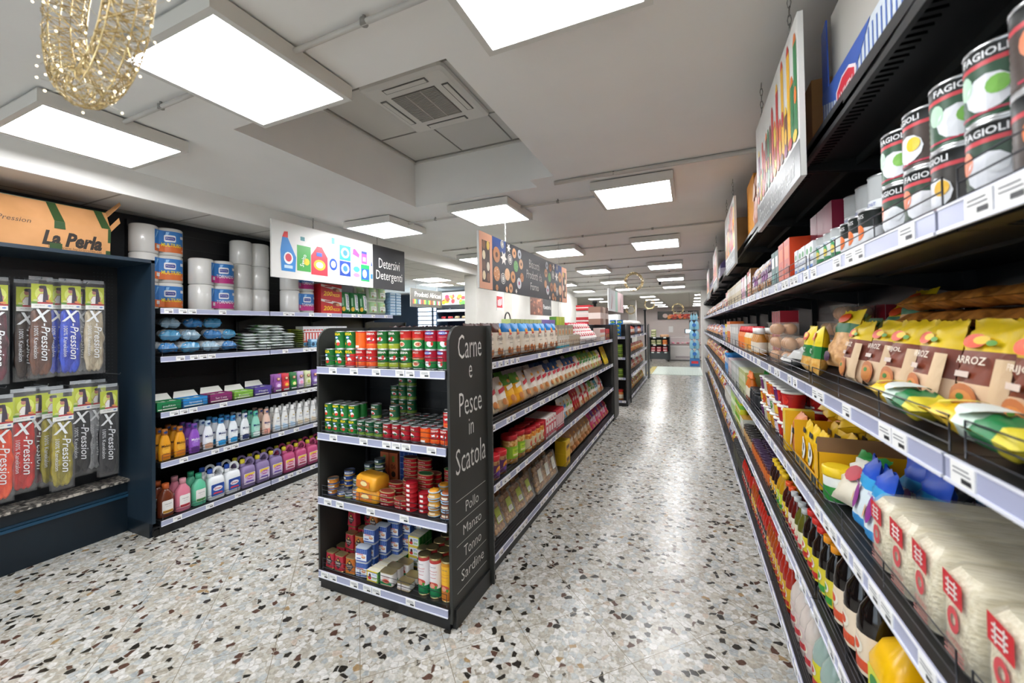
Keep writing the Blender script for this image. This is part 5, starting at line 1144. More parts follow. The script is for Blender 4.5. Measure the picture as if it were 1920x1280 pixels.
fill('L', N2, W2, 3.16, [(WBX, 'upright white and red carton', 'box', 7), (WBG, 'upright white and green carton', 'box', 5), (WBX, 'upright white and red carton', 'box', 4)], gap=0.001, front=0.10, jit=0.0, far=False)
BBX = box('blister_box', 0.115, 0.05, 0.09, '7ab4dc', [(E(-0.028, 0.035, 0.02, 0.02), '2a4a6a'), (E(0.028, 0.035, 0.02, 0.02), '2a4a6a'), (Q(-0.05, 0.05, 0.065, 0.085), 'b8d8ee')])
fill('L', N2, W2, 3.20, [(BBX, 'small pale blue box in front of the cartons', 'box', 3)], front=0.03, far=False)
# third shelf: open display trays and upright pouches
N3 = 'third detergent shelf'
def tray(col, w, h, t, flapcol='e6e6e0'):
    b = MB(); d = 0.14
    b.box(-w / 2, w / 2, -d / 2, d / 2, 0, 0.004, col)
    for x0, x1, y0, y1 in ((-w / 2, w / 2, -d / 2, -d / 2 + 0.003), (-w / 2, w / 2, d / 2 - 0.003, d / 2), (-w / 2, -w / 2 + 0.003, -d / 2, d / 2), (w / 2 - 0.003, w / 2, -d / 2, d / 2)): b.box(x0, x1, y0, y1, 0, h, col)
    b.dec(T(t, 0, h * 0.5, w * 0.5, h * 0.25), 'f0f0f0', flat(-d / 2), 0.001); b.dec(Q(-w * 0.45, w * 0.3, h * 0.15, h * 0.25), 'e8e8d8', flat(-d / 2), 0.001)
    f = MB(); f.add([(-w / 2, d / 2, h), (w / 2, d / 2, h), (w / 2 - 0.02, d / 2 + 0.03, h + 0.05), (-w / 2 + 0.02, d / 2 + 0.03, h + 0.05), (-w / 2, d / 2 + 0.002, h), (w / 2, d / 2 + 0.002, h), (w / 2 - 0.02, d / 2 + 0.032, h + 0.05), (-w / 2 + 0.02, d / 2 + 0.032, h + 0.05)], [(0, 1, 2, 3), (7, 6, 5, 4)], flapcol)
    g = MB()
    for i in range(int(w / 0.02)): g.box(-w / 2 + 0.006 + i * 0.02, -w / 2 + 0.022 + i * 0.02, -d / 2 + 0.01, d / 2 - 0.01, 0.006, h * (0.7 + 0.25 * ((i * 7) % 5) / 5), ('b9c8b0', 'd8dcd0', '8ab07a')[i % 3])
    return P('display_tray', w, d, h, ('tray', b), ('flap', f, 'folded back flap'), ('sachets', g, 'row of sachets'))
for y, w, h, c, t, d in ((1.865, 0.17, 0.075, '1f7a4a', 'pulito', 'green display tray'), (2.055, 0.19, 0.075, '2f86c8', 'Sgrassatore', 'blue display tray'), (2.26, 0.19, 0.08, '8a2f6a', 'Set Lana', 'plum display tray'), (2.46, 0.18, 0.07, '8ac04a', 'Bucato', 'lime display tray'), (2.65, 0.18, 0.085, '5a4a9a', 'Magia', 'violet display tray')):
    one('L', tray(c, w, h, t), d, 'tray', N3, y, W3, 0.10)
def pouch(col, c2, c3): return bag('scent_pouch', 0.085, 0.185, 0.05, [(1, col)], [(E(0, 0.135, 0.022, 0.018, 12), '7a4a2a'), (E(0, 0.138, 0.014, 0.012, 10), 'e8b8a0', 0.001), (RR(0, 0.075, 0.06, 0.06, 0.01), c2), (E(0, 0.07, 0.02, 0.02, 8), c3, 0.001), (Q(-0.03, 0.03, 0.015, 0.03), 'f0f0f0')], seed=hash(col) % 97 if False else len(col) + int(col[:2], 16))
fill('L', N3, W3, 2.77, [(pouch('8a4a9a', 'b878c0', 'e8d0ec'), 'purple scent sachet box', 'sachets', 1), (pouch('c8283a', 'e84a4a', 'f4c04a'), 'red scent pouch', 'sachets', 1), (pouch('1f6a34', '3a9a3a', 'f0e8a0'), 'green scent pouch', 'sachets', 1), (pouch('b8a0cc', 'e8d0e8', 'f0a0c0'), 'lilac scent pouch', 'sachets', 1), (pouch('c8d0a0', 'e4e8c8', 'b8c86a'), 'cream scent pouch', 'sachets', 1), (pouch('7a5aa8', 'a890cc', 'e0d8f0'), 'violet scent pouch', 'sachets', 2)], far=False, rows=2)
# fourth shelf: body wash and lotion
N4 = 'fourth detergent shelf'
fill('L', N4, W4, 1.80, [(SHO, 'amber body wash bottle', 'bottle', 2), (SHP, 'purple body wash bottle', 'bottle', 1), (SHW, 'white body wash bottle with pale cap', 'bottle', 1), (SHB, 'white and blue body wash bottle', 'bottle', 2), (SHN, 'white body wash bottle with navy base', 'bottle', 1), (SHG, 'mint body wash bottle', 'bottle', 1), (SHK, 'peach body wash bottle', 'bottle', 1)], rows=3, gap=0.022, far=False, rowpitch=0.085)
fill('L', N4, W4, 2.76, [(DOV, 'white lotion bottle', 'bottle', 3), (DOV2, 'white lotion bottle with beige swirl', 'bottle', 6)], rows=3, gap=0.004, far=False, rowpitch=0.075)
N5 = 'bottom detergent shelf'
fill('L', N5, W5, 1.80, [(SPB, 'brown liquid soap bottle', 'bottle', 1), (SPP, 'pink liquid soap bottle', 'bottle', 1), (SPG, 'green liquid soap bottle', 'bottle', 1), (JW, 'white detergent jug', 'jug', 2), (JV, 'violet detergent jug', 'jug', 3), (JP, 'pink detergent jug', 'jug', 5)], rows=2, gap=0.006, far=False, rowpitch=0.115, front=0.03)

# ======== hair packs in the blue cabinet
HC = {'brown': ('4a2a1c', '7a4a30'), 'blue': ('1a2f9a', '2f5ae0'), 'blonde': ('9a8c74', 'd8ccb0'), 'burgundy': ('3a0f1a', '7a2438'), 'olive': ('7a6f14', 'b8a82a'), 'black': ('0c0c10', '24242c'), 'red': ('a81414', 'e83028'), 'orange': ('d83a14', 'ff6a34'), 'silver': ('8a8c90', 'c8cacc'), 'dark brown': ('2a1a12', '4a3020')}
HP = {k_: hairpack(*v, seed=i) for i, (k_, v) in enumerate(HC.items())}
def hang(kind, y, ztop, xo, lab, rz=0.0):
    p = HP[kind]; p.put((-4.34 + xo, y, ztop - p.h - 0.03), pi / 2 + rz, '%s hair pack %s' % (kind, lab), 'hair extensions', 'hair packs hanging in the blue cabinet')
for y, k_, xo, lab in ((1.04, 'burgundy', 0.20, 'hanging in the upper row at the left edge'), (1.24, 'brown', 0.215, 'in front on the upper row'), (1.20, 'dark brown', 0.12, 'half hidden behind the brown one, upper row'), (1.355, 'blue', 0.12, 'half hidden behind the front blue one, upper row'),
                       (1.385, 'blue', 0.21, 'in front on the upper row'), (1.515, 'blonde', 0.205, 'rightmost of the upper row'), (0.9, 'black', 0.2, 'of the upper row, beside the burgundy one'), (1.47, 'silver', 0.12, 'behind the blonde one, upper row')):
    hang(k_, y, 1.985 if y > 1.2 else 1.965, xo, lab, RJ.uniform(-0.06, 0.06))
for y, k_, xo, lab, zt in ((0.98, 'orange', 0.23, 'farthest left of the lower row', 1.20), (1.065, 'orange', 0.19, 'beside the red one, lower row', 1.19), (1.175, 'red', 0.16, 'left of the olive ones, lower row', 1.215), (1.25, 'burgundy', 0.11, 'tucked behind the red and olive ones, lower row', 1.22),
                           (1.335, 'olive', 0.24, 'in front on the lower row', 1.19), (1.315, 'olive', 0.14, 'half hidden behind the front one, lower row', 1.21), (1.455, 'black', 0.17, 'between olive and rightmost black, lower row', 1.235), (1.60, 'black', 0.19, 'rightmost of the lower row', 1.19), (1.565, 'silver', 0.10, 'behind the rightmost black one, lower row', 1.225)):
    hang(k_, y, zt, xo, lab, RJ.uniform(-0.05, 0.05))

# cardboard box on the cabinet
e = empty('cardboard_box', (-4.12, 0.93, 2.166)); tag(e, 'long brown cardboard carton with green tape lying on top of the blue cabinet', 'box')
CB = nz('b98552', 'c89260', 5, 0.75, 'corrugated_card'); b = MB()
prof = [(-0.2, 0.0), (0.19, 0.0), (0.20, 0.20), (0.13, 0.335), (-0.2, 0.335)]
b.prism(prof, -0.95, 0.60, CB, 'xz'); f = lambda u, v, o: (0.19 + 0.05 * v + o, u, v)
b.dec(T('La Perla', 0.405, 0.082, 0.30, 0.10, shear=0.25, off=0.045), '2a2420', f, 0.001); b.dec(T('http://www.laperlavalles.cat', 0.42, 0.022, 0.27, 0.02), '4a3a2c', f, 0.001); b.dec(T('X-Pression', 0.11, 0.175, 0.19, 0.03, shear=0.2), '4a382a', f, 0.001)
b.obj('carton', e)
TP = mt('2f4a26', 0.35); b = MB()
f2 = lambda u, v, o: (0.20 - 0.07 * v / 0.135 + 0.46 * o, u, 0.20 + v + 0.5 * o)
b.dec(PG((0.31, 0.0), (0.36, 0.0), (0.335, 0.135), (0.29, 0.135)), TP, f2, 0.002); b.dec(PG((0.31, 0.15), (0.365, 0.15), (0.36, 0.20), (0.31, 0.20)), TP, f, 0.002); b.dec(Q(0.29, 0.35, 0.0, 0.05), TP, f, 0.002)
b.dec(PG((0.55, 0.0), (0.60, 0.0), (0.575, 0.135), (0.53, 0.135)), TP, f2, 0.002); b.dec(Q(0.585, 0.601, 0.10, 0.20), TP, f, 0.002); b.dec(Q(0.575, 0.601, 0.0, 0.04), TP, f, 0.002); b.box(0.12, 0.134, -0.95, 0.60, 0.334, 0.337, TP)
b.obj('green_tape', e)
b = MB(); b.add([(0.1, 0.60, 0.335), (0.15, 0.60, 0.30), (0.19, 0.66, 0.40), (0.15, 0.67, 0.43), (0.1, 0.602, 0.333), (0.15, 0.602, 0.298), (0.19, 0.663, 0.398), (0.15, 0.673, 0.428)], [(0, 1, 2, 3), (7, 6, 5, 4), (0, 4, 5, 1), (2, 6, 7, 3), (1, 5, 6, 2), (0, 3, 7, 4)], CB)
b.add([(0.17, 0.60, 0.22), (0.19, 0.60, 0.18), (0.21, 0.65, 0.26), (0.19, 0.65, 0.30), (0.17, 0.602, 0.22), (0.19, 0.602, 0.18), (0.21, 0.652, 0.26), (0.19, 0.652, 0.30)], [(0, 1, 2, 3), (7, 6, 5, 4), (0, 4, 5, 1), (2, 6, 7, 3)], CB)
b.obj('torn_flap', e)
# ======== biscuit gondola (aisle side)
G1, G2, G3, G4 = [z + 0.001 for z in reversed(LV_G)]
A1, A2, A3, A4 = 'top biscuit shelf', 'second biscuit shelf', 'third biscuit shelf', 'bottom biscuit shelf'
def biscuit(top, seed, ck='b9783a'):
    return bag('biscuit_bag', 0.16, 0.255, 0.10, [(0.08, ck), (0.72, 'e6dccb'), (1, top)], [(T('Frollini', 0.0, 0.15, 0.10, 0.03, shear=0.2), '5a4030', 0.001), (E(-0.035, 0.06, 0.02, 0.026, 10), 'a8622e', 0.001), (E(0.01, 0.05, 0.022, 0.028, 10), 'b9743a', 0.0014), (E(0.05, 0.065, 0.018, 0.024, 10), '8a4a22', 0.001), (E(0.0, 0.20, 0.024, 0.016, 12), 'e8a23a', 0.001), (Q(-0.022, 0.022, 0.172, 0.186), 'c8403a', 0.0012), (Q(-0.03, 0.03, 0.11, 0.115), 'a89a88', 0.001)], seed=seed, wr=0.004)
BCB = [biscuit('4a1f16', 1, '6a3a20'), biscuit('4a1f16', 2, '6a3a20')]; BBL = [biscuit('2f8ad0', 3), biscuit('3a94d8', 4), biscuit('2478c0', 5)]
s = 2.31
for i in range(10):
    for r in range(2):
        p = BCB[i % 2] if i < 2 else BBL[(i + r) % 3]; d = 'cream biscuit bag with brown top' if i < 2 else 'cream biscuit bag with blue top'
        one('G', p, d, 'biscuits', A1, s + 0.095, G1, 0.07 + 0.13 * r + 0.008 * (i % 2), ROWN[r], rz=RJ.uniform(-0.12, 0.12), grp='biscuit bags on the top biscuit shelf')
    s += 0.163
RUSK = can('rusk_tube', 0.038, 0.125, 'ddd5c6', ((0.04, 0.2, '2f9ab0'),), [ell(0, 0.55, 0.4, 0.14, 'b87a4a'), rec(-0.5, 0.5, 0.72, 0.82, 'e9e6de')], lid=mt('d8d2c4', 0.5)); RUSB = can('rusk_tube', 0.038, 0.125, 'c9bda6', ((0.04, 0.2, '8a7a62'),), [ell(0, 0.5, 0.4, 0.14, '9a6a42')], lid=mt('c8c0b0', 0.5))
s = fill('G', A1, G1, 3.95, [(RUSK, 'small white and teal tube pack', 'rusks', 5), (RUSB, 'small beige tube pack', 'rusks', 6)], gap=0.004, far=True)
WAF = box('wafer_pack', 0.12, 0.06, 0.24, 'a09a84', [(Q(-0.05, 0.05, 0.12, 0.20), 'c8c0a8'), (E(0, 0.16, 0.025, 0.03, 12), 'c8813a', 0.001), (Q(-0.055, 0.055, 0.01, 0.03), '3a9a9a')], side='7a7460')
fill('G', A1, G1, 3.96, [(WAF, 'tall olive wafer pack in the second row', 'biscuits', 7)], gap=0.006, front=0.12, far=True)
RWB = [bag('snack_bag', 0.10, 0.17, 0.08, [(0.35, 'eee6e2'), (0.6, 'c8243c'), (0.75, 'f0e4e0'), (1, 'd83044')], [(E(0, 0.08, 0.03, 0.02, 10), 'e8d0c8'), (E(0, 0.12, 0.02, 0.014, 8), 'ffffff')], seed=i, wr=0.006) for i in (5, 6)]
for i in range(9):
    for l in range(2): one('G', RWB[i % 2], 'crumpled red and white snack bag', 'snacks', A1, 4.92 + 0.115 * i, G1 + 0.006 + 0.10 * l, 0.06 + 0.08 * l, None, LAY(2)[l], rx=-0.6, far=True, rz=RJ.uniform(-0.1, 0.1))
WPK = box('crispbread_pack', 0.045, 0.1, 0.19, 'e8e4e0', [(Q(-0.018, 0.018, 0.12, 0.17), 'c83a44'), (E(0, 0.07, 0.014, 0.02, 8), 'e0a050')], side='d8c8c0')
fill('G', A1, G1, 5.98, [(WPK, 'white upright crispbread pack', 'biscuits', 8)], far=True, gap=0.004)
RTN = box('biscuit_box', 0.16, 0.12, 0.17, 'b81f2a', [(Q(-0.07, 0.07, 0.02, 0.10), '6a2a1a'), (E(0, 0.06, 0.05, 0.03, 12), 'c8904a', 0.001)], side='8a1820', top='d83a3a')
fill('G', A1, G1, 6.42, [(RTN, 'red biscuit box', 'biscuits', 2)], far=True)
def mkbag(name, w, h, d, top, mid, bot, acc, seed, art=None):
    return bag(name, w, h, d, [(0.30, bot), (0.68, mid), (1, top)], [(PG((-w * 0.36, h * 0.50), (w * 0.36, h * 0.58), (w * 0.36, h * 0.70), (-w * 0.36, h * 0.62)), acc, 0.001), (E(0, h * 0.78, w * 0.16, h * 0.06, 10), art or 'e9a83a', 0.001), (E(-w * 0.1, h * 0.25, w * 0.2, h * 0.10, 10), 'b9743a', 0.001), (E(w * 0.16, h * 0.2, w * 0.14, h * 0.09, 10), 'd89a5a', 0.0014)], seed=seed, wr=0.004)
SPEC2 = [('white and blue', '2a4a8a', 'e6dfd0', 'e2d8c4', 'c0303a'), ('white and maroon', 'd8d4ce', 'e8e0d4', 'd8cab0', 'b02a36'), ('yellow and green', '5aa03a', 'f0b42a', 'e8a020', 'e0dcd0'), ('white and red', 'ece8e2', 'e4ddd0', 'cfae84', 'c02838'), ('cream and navy', '24508a', 'e8e2d4', 'd8c49a', 'c83440'),
         ('white and green', '6aa84a', 'eeeade', 'd8ceb0', '3f8a3a'), ('lime green', 'b8c83a', 'dfe0b0', 'b8c070', '5a8a2a')]
PB2 = [mkbag('flour_bag', 0.15, 0.25, 0.085, *c[1:], seed=i + 20) for i, c in enumerate(SPEC2)]
order = [0, 1, 3, 2, 2, 3, 3, 1, 3, 0, 4, 4, 1, 4, 4, 0, 3, 5, 5, 5, 5, 6, 5, 6, 3]
for i, k in enumerate(order):
    for r in range(2):
        one('G', PB2[k], '%s bag leaning back' % SPEC2[k][0], 'packaged food', A2, 2.38 + 0.158 * i, G2 + 0.008, 0.075 + 0.14 * r, ROWN[r], rx=-0.28 + RJ.uniform(-0.05, 0.05), rz=RJ.uniform(-0.06, 0.06), far=True, grp='bags leaning on the second biscuit shelf')
YLB = bag('spaghetti_pack', 0.075, 0.30, 0.03, [(0.3, 'e8c81a'), (0.6, 'f0d83a'), (1, 'e0b818')], [(Q(-0.02, 0.02, 0.1, 0.2), '8a7a1a')], seed=3)
for i in range(4): one('G', YLB, 'long yellow packet leaning at the shelf end', 'packaged food', A2, 6.50 + 0.08 * i, G2 + 0.004, 0.05, rx=-0.3, rz=0.0, far=True, ry=-0.15)
PRET = bottle('pretzel_tub', [(0, 0.046), (0.004, 0.05), (0.12, 0.05), (0.13, 0.046)], nz('7a4a2a', 'c89a6a', 60, 0.3, 'pretzels', lo=0.4, hi=0.6, stretch=(1, 1, 0.5)), 'c8202c', [(0.126, 0.050), (0.13, 0.053), (0.158, 0.053), (0.162, 0.047)], (0.015, 0.10, '5a2a5a'), decs=[lambda b, m, r, H: (b.dec(E(0, 0.06, 0.03, 0.032, 14), 'e8a02a', m, 0.001), b.dec(E(0, 0.045, 0.03, 0.02, 12), '6a3aa0', m, 0.0014), b.dec(T('STIX', 0, 0.065, 0.04, 0.014, off=0.02), 'c8242c', m, 0.002))])
JARG = bottle('snack_jar', [(0, 0.062), (0.005, 0.068), (0.03, 0.068), (0.16, 0.068), (0.175, 0.055)], nz('a8742e', 'd8b070', 50, 0.25, 'nuts', lo=0.4, hi=0.6), 'b81a26', [(0.172, 0.06), (0.178, 0.066), (0.205, 0.066), (0.21, 0.06)], (0.04, 0.13, '8ab82a'), decs=[lambda b, m, r, H: (b.dec(Q(-0.05, 0.05, 0.055, 0.115, 6), 'b8d83a', m, 0.001), b.dec(T('NATURAL', 0, 0.095, 0.07, 0.012), '2a6a2a', m, 0.002), b.dec(Q(-0.045, 0.045, 0.062, 0.075, 6), 'e8e4a0', m, 0.0015))])
JARO = bottle('snack_jar', [(0, 0.044), (0.005, 0.048), (0.14, 0.048), (0.15, 0.042)], nz('b8641e', 'd89a4a', 50, 0.25, 'biscuit_pieces', lo=0.4, hi=0.6), 'b81a26', [(0.148, 0.042), (0.152, 0.047), (0.176, 0.047), (0.18, 0.042)], (0.03, 0.11, 'd8c8a0'), decs=[lambda b, m, r, H: b.dec(E(0, 0.07, 0.02, 0.025, 10), 'c84a2a', m, 0.001)])
k = 0
for y, dp in ((2.36, 0.075), (2.475, 0.065), (2.56, 0.16), (2.60, 0.07), (2.45, 0.18), (2.34, 0.19)): one('G', PRET, 'pretzel stick tub with red lid', 'snacks', A3, y, G3, dp, None, None)
for y, dp in ((2.83, 0.10), (2.98, 0.10)): one('G', JARG, 'big round snack jar with green label', 'snacks', A3, y, G3, dp)
fill('G', A3, G3, 3.07, [(JARO, 'snack jar with red lid', 'snacks', 4)], rows=2, gap=0.008)
WRB = box('biscuit_box', 0.075, 0.10, 0.19, 'e6dcd8', [(Q(-0.033, 0.033, 0.02, 0.13), 'c83048'), (Q(-0.02, 0.02, 0.05, 0.11), 'ece4e0', 0.001), (E(0, 0.16, 0.018, 0.012, 10), 'c83048')], side='d0404c'); RDB = box('biscuit_box', 0.05, 0.10, 0.20, 'c02436', [(Q(-0.018, 0.018, 0.03, 0.16), 'e8d8d8')], side='8a1626')
fill('G', A3, G3, 3.48, [(WRB, 'white and red biscuit carton', 'biscuits', 4), (RDB, 'slim red biscuit carton', 'biscuits', 5)], gap=0.004, rows=2, far=True)
WBL = mkbag('bread_bag', 0.12, 0.24, 0.07, 'd8dde0', 'e6e8e8', '9ac4dc', '3a8ac8', 31); WGB = mkbag('bread_bag', 0.13, 0.23, 0.07, 'd8dcd0', 'e8e4d8', 'd8c8a0', '7ab05a', 32); RWR = mkbag('roll_pack', 0.09, 0.26, 0.07, 'b81a2a', 'c8202e', 'a81624', 'e8c8c0', 33); TEB = mkbag('roll_pack', 0.09, 0.22, 0.06, '3aa0b8', 'd8e4e4', 'c0d0d0', '2a7aa0', 34)
seqb = [(WBL, 'white and blue bread bag'), (WBL, 'white and blue bread bag'), (WGB, 'white and green bread bag'), (WGB, 'white and green bread bag'), (RWR, 'upright red packet'), (RWR, 'upright red packet'), (RWR, 'upright red packet'), (PB2[1], 'white and maroon bag'), (RWR, 'upright red packet'), (PB2[3], 'white and red bag'), (RWR, 'upright red packet'), (WGB, 'white and green bread bag'), (PB2[5], 'green topped bag'), (WGB, 'white and green bread bag'), (TEB, 'teal packet'), (TEB, 'teal packet'), (PB2[3], 'white and red bag'), (RWR, 'upright red packet'), (TEB, 'teal packet')]
s = 4.12
for p, d in seqb:
    if s + p.w > 6.85: break
    one('G', p, d, 'packaged food', A3, s + p.w / 2, G3 + 0.004, 0.08, rx=-0.22, rz=RJ.uniform(-0.06, 0.06), far=True); s += p.w * 1.04
# clear trays of biscuits on the bottom shelf
def tray_pack(col, lab, seed):
    b = MB(); rnd = random.Random(seed); w, h = 0.17, 0.21
    ck = nz(col, 'd8a868', 40, 0.6, 'baked_biscuits', lo=0.35, hi=0.65)
    for i in range(4):
        for j in range(5): b.ball(((i - 1.5) * 0.038 + rnd.uniform(-0.003, 0.003), 0.0, 0.025 + j * 0.038), 0.021, ck, 8, 4, (1.0, 0.75, 1.0))
    t = MB(); t.loft([(0, w / 2, 0.022), (h, w / 2, 0.024)], clear('f4f0e8', 0.22, 0.08, 'clear_tray'), n=12, corner=0.008, smooth=False)
    l = MB(); f = flat(-0.026); l.dec(RR(0.005, h * 0.55, 0.075, 0.10, 0.004), lab, f, 0.0); l.dec(RR(0.005, h * 0.42, 0.06, 0.035, 0.003), 'ecebe4', f, 0.001)
    for i in range(4): l.dec(Q(-0.02, 0.03, h * 0.38 + i * 0.009, h * 0.38 + i * 0.009 + 0.003), '6a6a64', f, 0.0016)
    return P('biscuit_tray', w, 0.05, h, ('biscuits', b, 'golden biscuits'), ('clear_tray', t), ('label', l))
TP_ = [tray_pack('9a6230', 'b8c85a', 1), tray_pack('a86c38', 'e6e2cc', 2), tray_pack('8a5228', 'd8d8c8', 3)]
for i in range(5):
    for r in range(3): one('G', TP_[(i + r) % 2 if i % 2 == 0 else 0 if r == 0 else 1], 'clear tray of biscuits with label', 'biscuits', A4, 2.42 + 0.195 * i, G4 + 0.006, 0.07 + 0.085 * r, ROWN[r], rx=-0.38, rz=RJ.uniform(-0.08, 0.08), far=r > 1)
for i in range(3):
    for r in range(2): one('G', TP_[2], 'taller clear tray of dark biscuits', 'biscuits', A4, 3.42 + 0.19 * i, G4 + 0.004, 0.06 + 0.09 * r, ROWN[r], rx=-0.22, sc=1.12, far=r > 0)
YBX = box('cake_box', 0.16, 0.12, 0.13, 'e8c020', [(Q(-0.06, 0.06, 0.03, 0.09), 'c88a1a'), (Q(-0.05, 0.05, 0.05, 0.08), '5a3a1a', 0.001)], side='d0a81a', top='f0d040')
for l in range(2): one('G', YBX, 'yellow cake box', 'cake', A4, 4.20, G4 + l * 0.131, 0.09, None, LAY(2)[l])
BRB = [mkbag('cake_bag', 0.17, 0.24, 0.09, 'a87a52', 'c09468', 'a87040', 'e0d4c0', 41), mkbag('cake_bag', 0.17, 0.24, 0.09, 'b88a60', 'd0b088', '9a6a3a', 'e8e0d0', 42)]; PNB = [mkbag('candy_bag', 0.17, 0.25, 0.09, 'b02a5a', 'd8507a', 'c83a6a', 'f0dce4', 43), mkbag('candy_bag', 0.17, 0.25, 0.09, '6a3a8a', 'e0a8c0', 'b84a7a', 'ece0ec', 44)]
for i in range(7): one('G', BRB[i % 2], 'brown clear cake bag leaning back', 'cake', A4, 4.40 + 0.172 * i, G4 + 0.005, 0.08, rx=-0.3, rz=RJ.uniform(-0.05, 0.05), far=True)
for i in range(7): one('G', PNB[i % 2], 'pink shiny sweet bag leaning back', 'sweets', A4, 5.62 + 0.172 * i, G4 + 0.005, 0.08, rx=-0.3, rz=RJ.uniform(-0.05, 0.05), far=True)
# hidden side, only the tops that show over the gondola
HB = bag('chocolate_bag', 0.17, 0.245, 0.09, [(0.6, '8a5a3a'), (1, '4a1a18')], [], seed=51, wr=0.008)
B1 = 'shelf behind the gondola end'
fill('K', B1, G1, 2.40, [(HB, 'dark brown bag top', 'biscuits', 11)], gap=0.005, jit=0.05, front=0.03, far=True)
GBX = box('tea_box', 0.15, 0.12, 0.325, 'b9c88a', [(Q(-0.06, 0.06, 0.2, 0.30), 'd0dcb0'), (Q(-0.03, 0.03, 0.23, 0.27), '9a6a3a', 0.001)], side='a8b878', top='c8d4a0'); PBX = box('tea_box', 0.16, 0.12, 0.33, '7a6aa8', [(Q(-0.06, 0.06, 0.2, 0.27), 'c8c0d8')], side='d8d0d8'); LBX = box('tea_box', 0.15, 0.12, 0.385, 'b8d03a', [(Q(-0.07, 0.07, 0.2, 0.3), 'e0eca0')], side='4a7a2a', top='c8e04a')
for r, (p, d, y0, n) in enumerate(((GBX, 'pale green box over the gondola back', 4.55, 7), (PBX, 'purple and white box over the gondola back', 5.70, 4), (LBX, 'lime green box over the gondola back', 6.40, 3))):
    for i in range(n): one('K', p, d, 'box', 'hidden top shelf', y0 + i * 0.158, G1, 0.085 if r < 3 else 0.2, far=True)

# ======== far gondola and its end
F1, F2, F3, F4 = G1, G2, G3, G4
BLT = can('tin_can', 0.062, 0.085, '2a8ad0', ((0.04, 0.25, '1f6ab0'),), [ell(0, 0.5, 0.8, 0.22, 'e8d84a'), ell(0, 0.45, 0.5, 0.16, '4aa04a', 0.001)], lid=mt('3a9ae0', 0.3)); GRT = can('tin_can', 0.05, 0.085, '6a8a2a', ((0.5, 0.7, 'a8c04a'),), [], lid=mt('7a8a5a', 0.4)); RJR = bottle('sauce_jar', [(0, 0.06), (0.004, 0.065), (0.15, 0.065), (0.16, 0.055)], 'c87a3a', 'c82a20', [(0.16, 0.066), (0.2, 0.066)], (0.03, 0.11, 'e8e0c8'))
Y1 = 'far gondola end shelf'
for c in range(6):
    for l in range(3): one('Z', BLT, 'blue tin', 'tin', 'top ' + Y1, -2.02 + 0.14 * c, F1 + l * 0.086, 0.09, None, LAY(3)[l], far=True)
for c in range(7):
    for l in range(3): one('Z', GRT, 'green tin', 'tin', 'second ' + Y1, -2.03 + 0.125 * c, F2 + l * 0.086, 0.08, None, LAY(3)[l], far=True)
    for l in range(2): one('Z', GRT, 'dark green tin', 'tin', 'third ' + Y1, -2.03 + 0.125 * c, F3 + l * 0.086, 0.08, None, LAY(2)[l], far=True)
for c in range(5): one('Z', RJR, 'jar with red lid', 'jar', 'bottom ' + Y1, -1.98 + 0.17 * c, F4, 0.10, far=True)
for i, (x, p, d) in enumerate(((-1.32, BLT, 'blue tin on top of the far gondola'), (-1.46, BLT, 'blue tin on top of the far gondola, left of its twin'))):
    o = p.put((x, 8.52, 1.62), 0, d, 'tin', far=True)
MIX = [('wine red jar', 'jar', bottle('jar', [(0, 0.04), (0.14, 0.04), (0.15, 0.034)], '6a2018', 'b8b0a0', [(0.15, 0.037), (0.17, 0.037)], (0.03, 0.11, 'd8ccb0'))), ('navy carton', 'box', box('carton', 0.07, 0.1, 0.22, '2a3558', [(Q(-0.02, 0.02, 0.05, 0.18), 'a8a8c0')])), ('white and red packet', 'packet', mkbag('packet', 0.13, 0.2, 0.07, 'd84038', 'eee0d8', 'c83a30', 'f0f0ec', 61)),
       ('golden packet', 'packet', mkbag('packet', 0.13, 0.2, 0.07, 'b83a2a', 'd8a85a', 'b87a3a', 'e8d8b0', 62)), ('clear beige packet', 'packet', mkbag('packet', 0.14, 0.18, 0.08, 'b09a80', 'd8c8b0', 'a88a68', 'f0ece4', 63)), ('red packet', 'packet', mkbag('packet', 0.12, 0.19, 0.07, 'b81f2a', 'c83038', 'd8b0a0', 'f0d8c8', 64)), ('yellow packet', 'packet', mkbag('packet', 0.14, 0.2, 0.08, 'c8b82a', 'e0d04a', '6a8a2a', 'c8402a', 65))]
def farmix(face, shelf, z, s0, s1, ks, lean=-0.2, front=0.03, layers=1):
    s = s0; i = 0
    while True:
        d, cat, p = MIX[ks[i % len(ks)]]
        if s + p.w > s1: break
        for l in range(layers): one(face, p, d, cat, shelf, s + p.w / 2, z + 0.004 + l * 0.1, front + p.d / 2 + 0.03, None, LAY(layers)[l], rx=lean if cat == 'packet' else 0, rz=RJ.uniform(-0.08, 0.08), far=True)
        s += p.w * 1.03; i += 1
farmix('F', 'top far gondola shelf', F1, 8.66, 12.1, [1, 1, 1, 1, 1, 1, 1, 1, 2, 2, 2, 2, 3, 2], 0)
farmix('F', 'second far gondola shelf', F2, 8.66, 12.1, [3, 3, 5, 3, 3])
farmix('F', 'third far gondola shelf', F3, 8.66, 12.1, [4, 4, 4, 5, 5, 3])
farmix('F', 'bottom far gondola shelf', F4, 8.66, 12.1, [6, 4, 6, 3, 4])
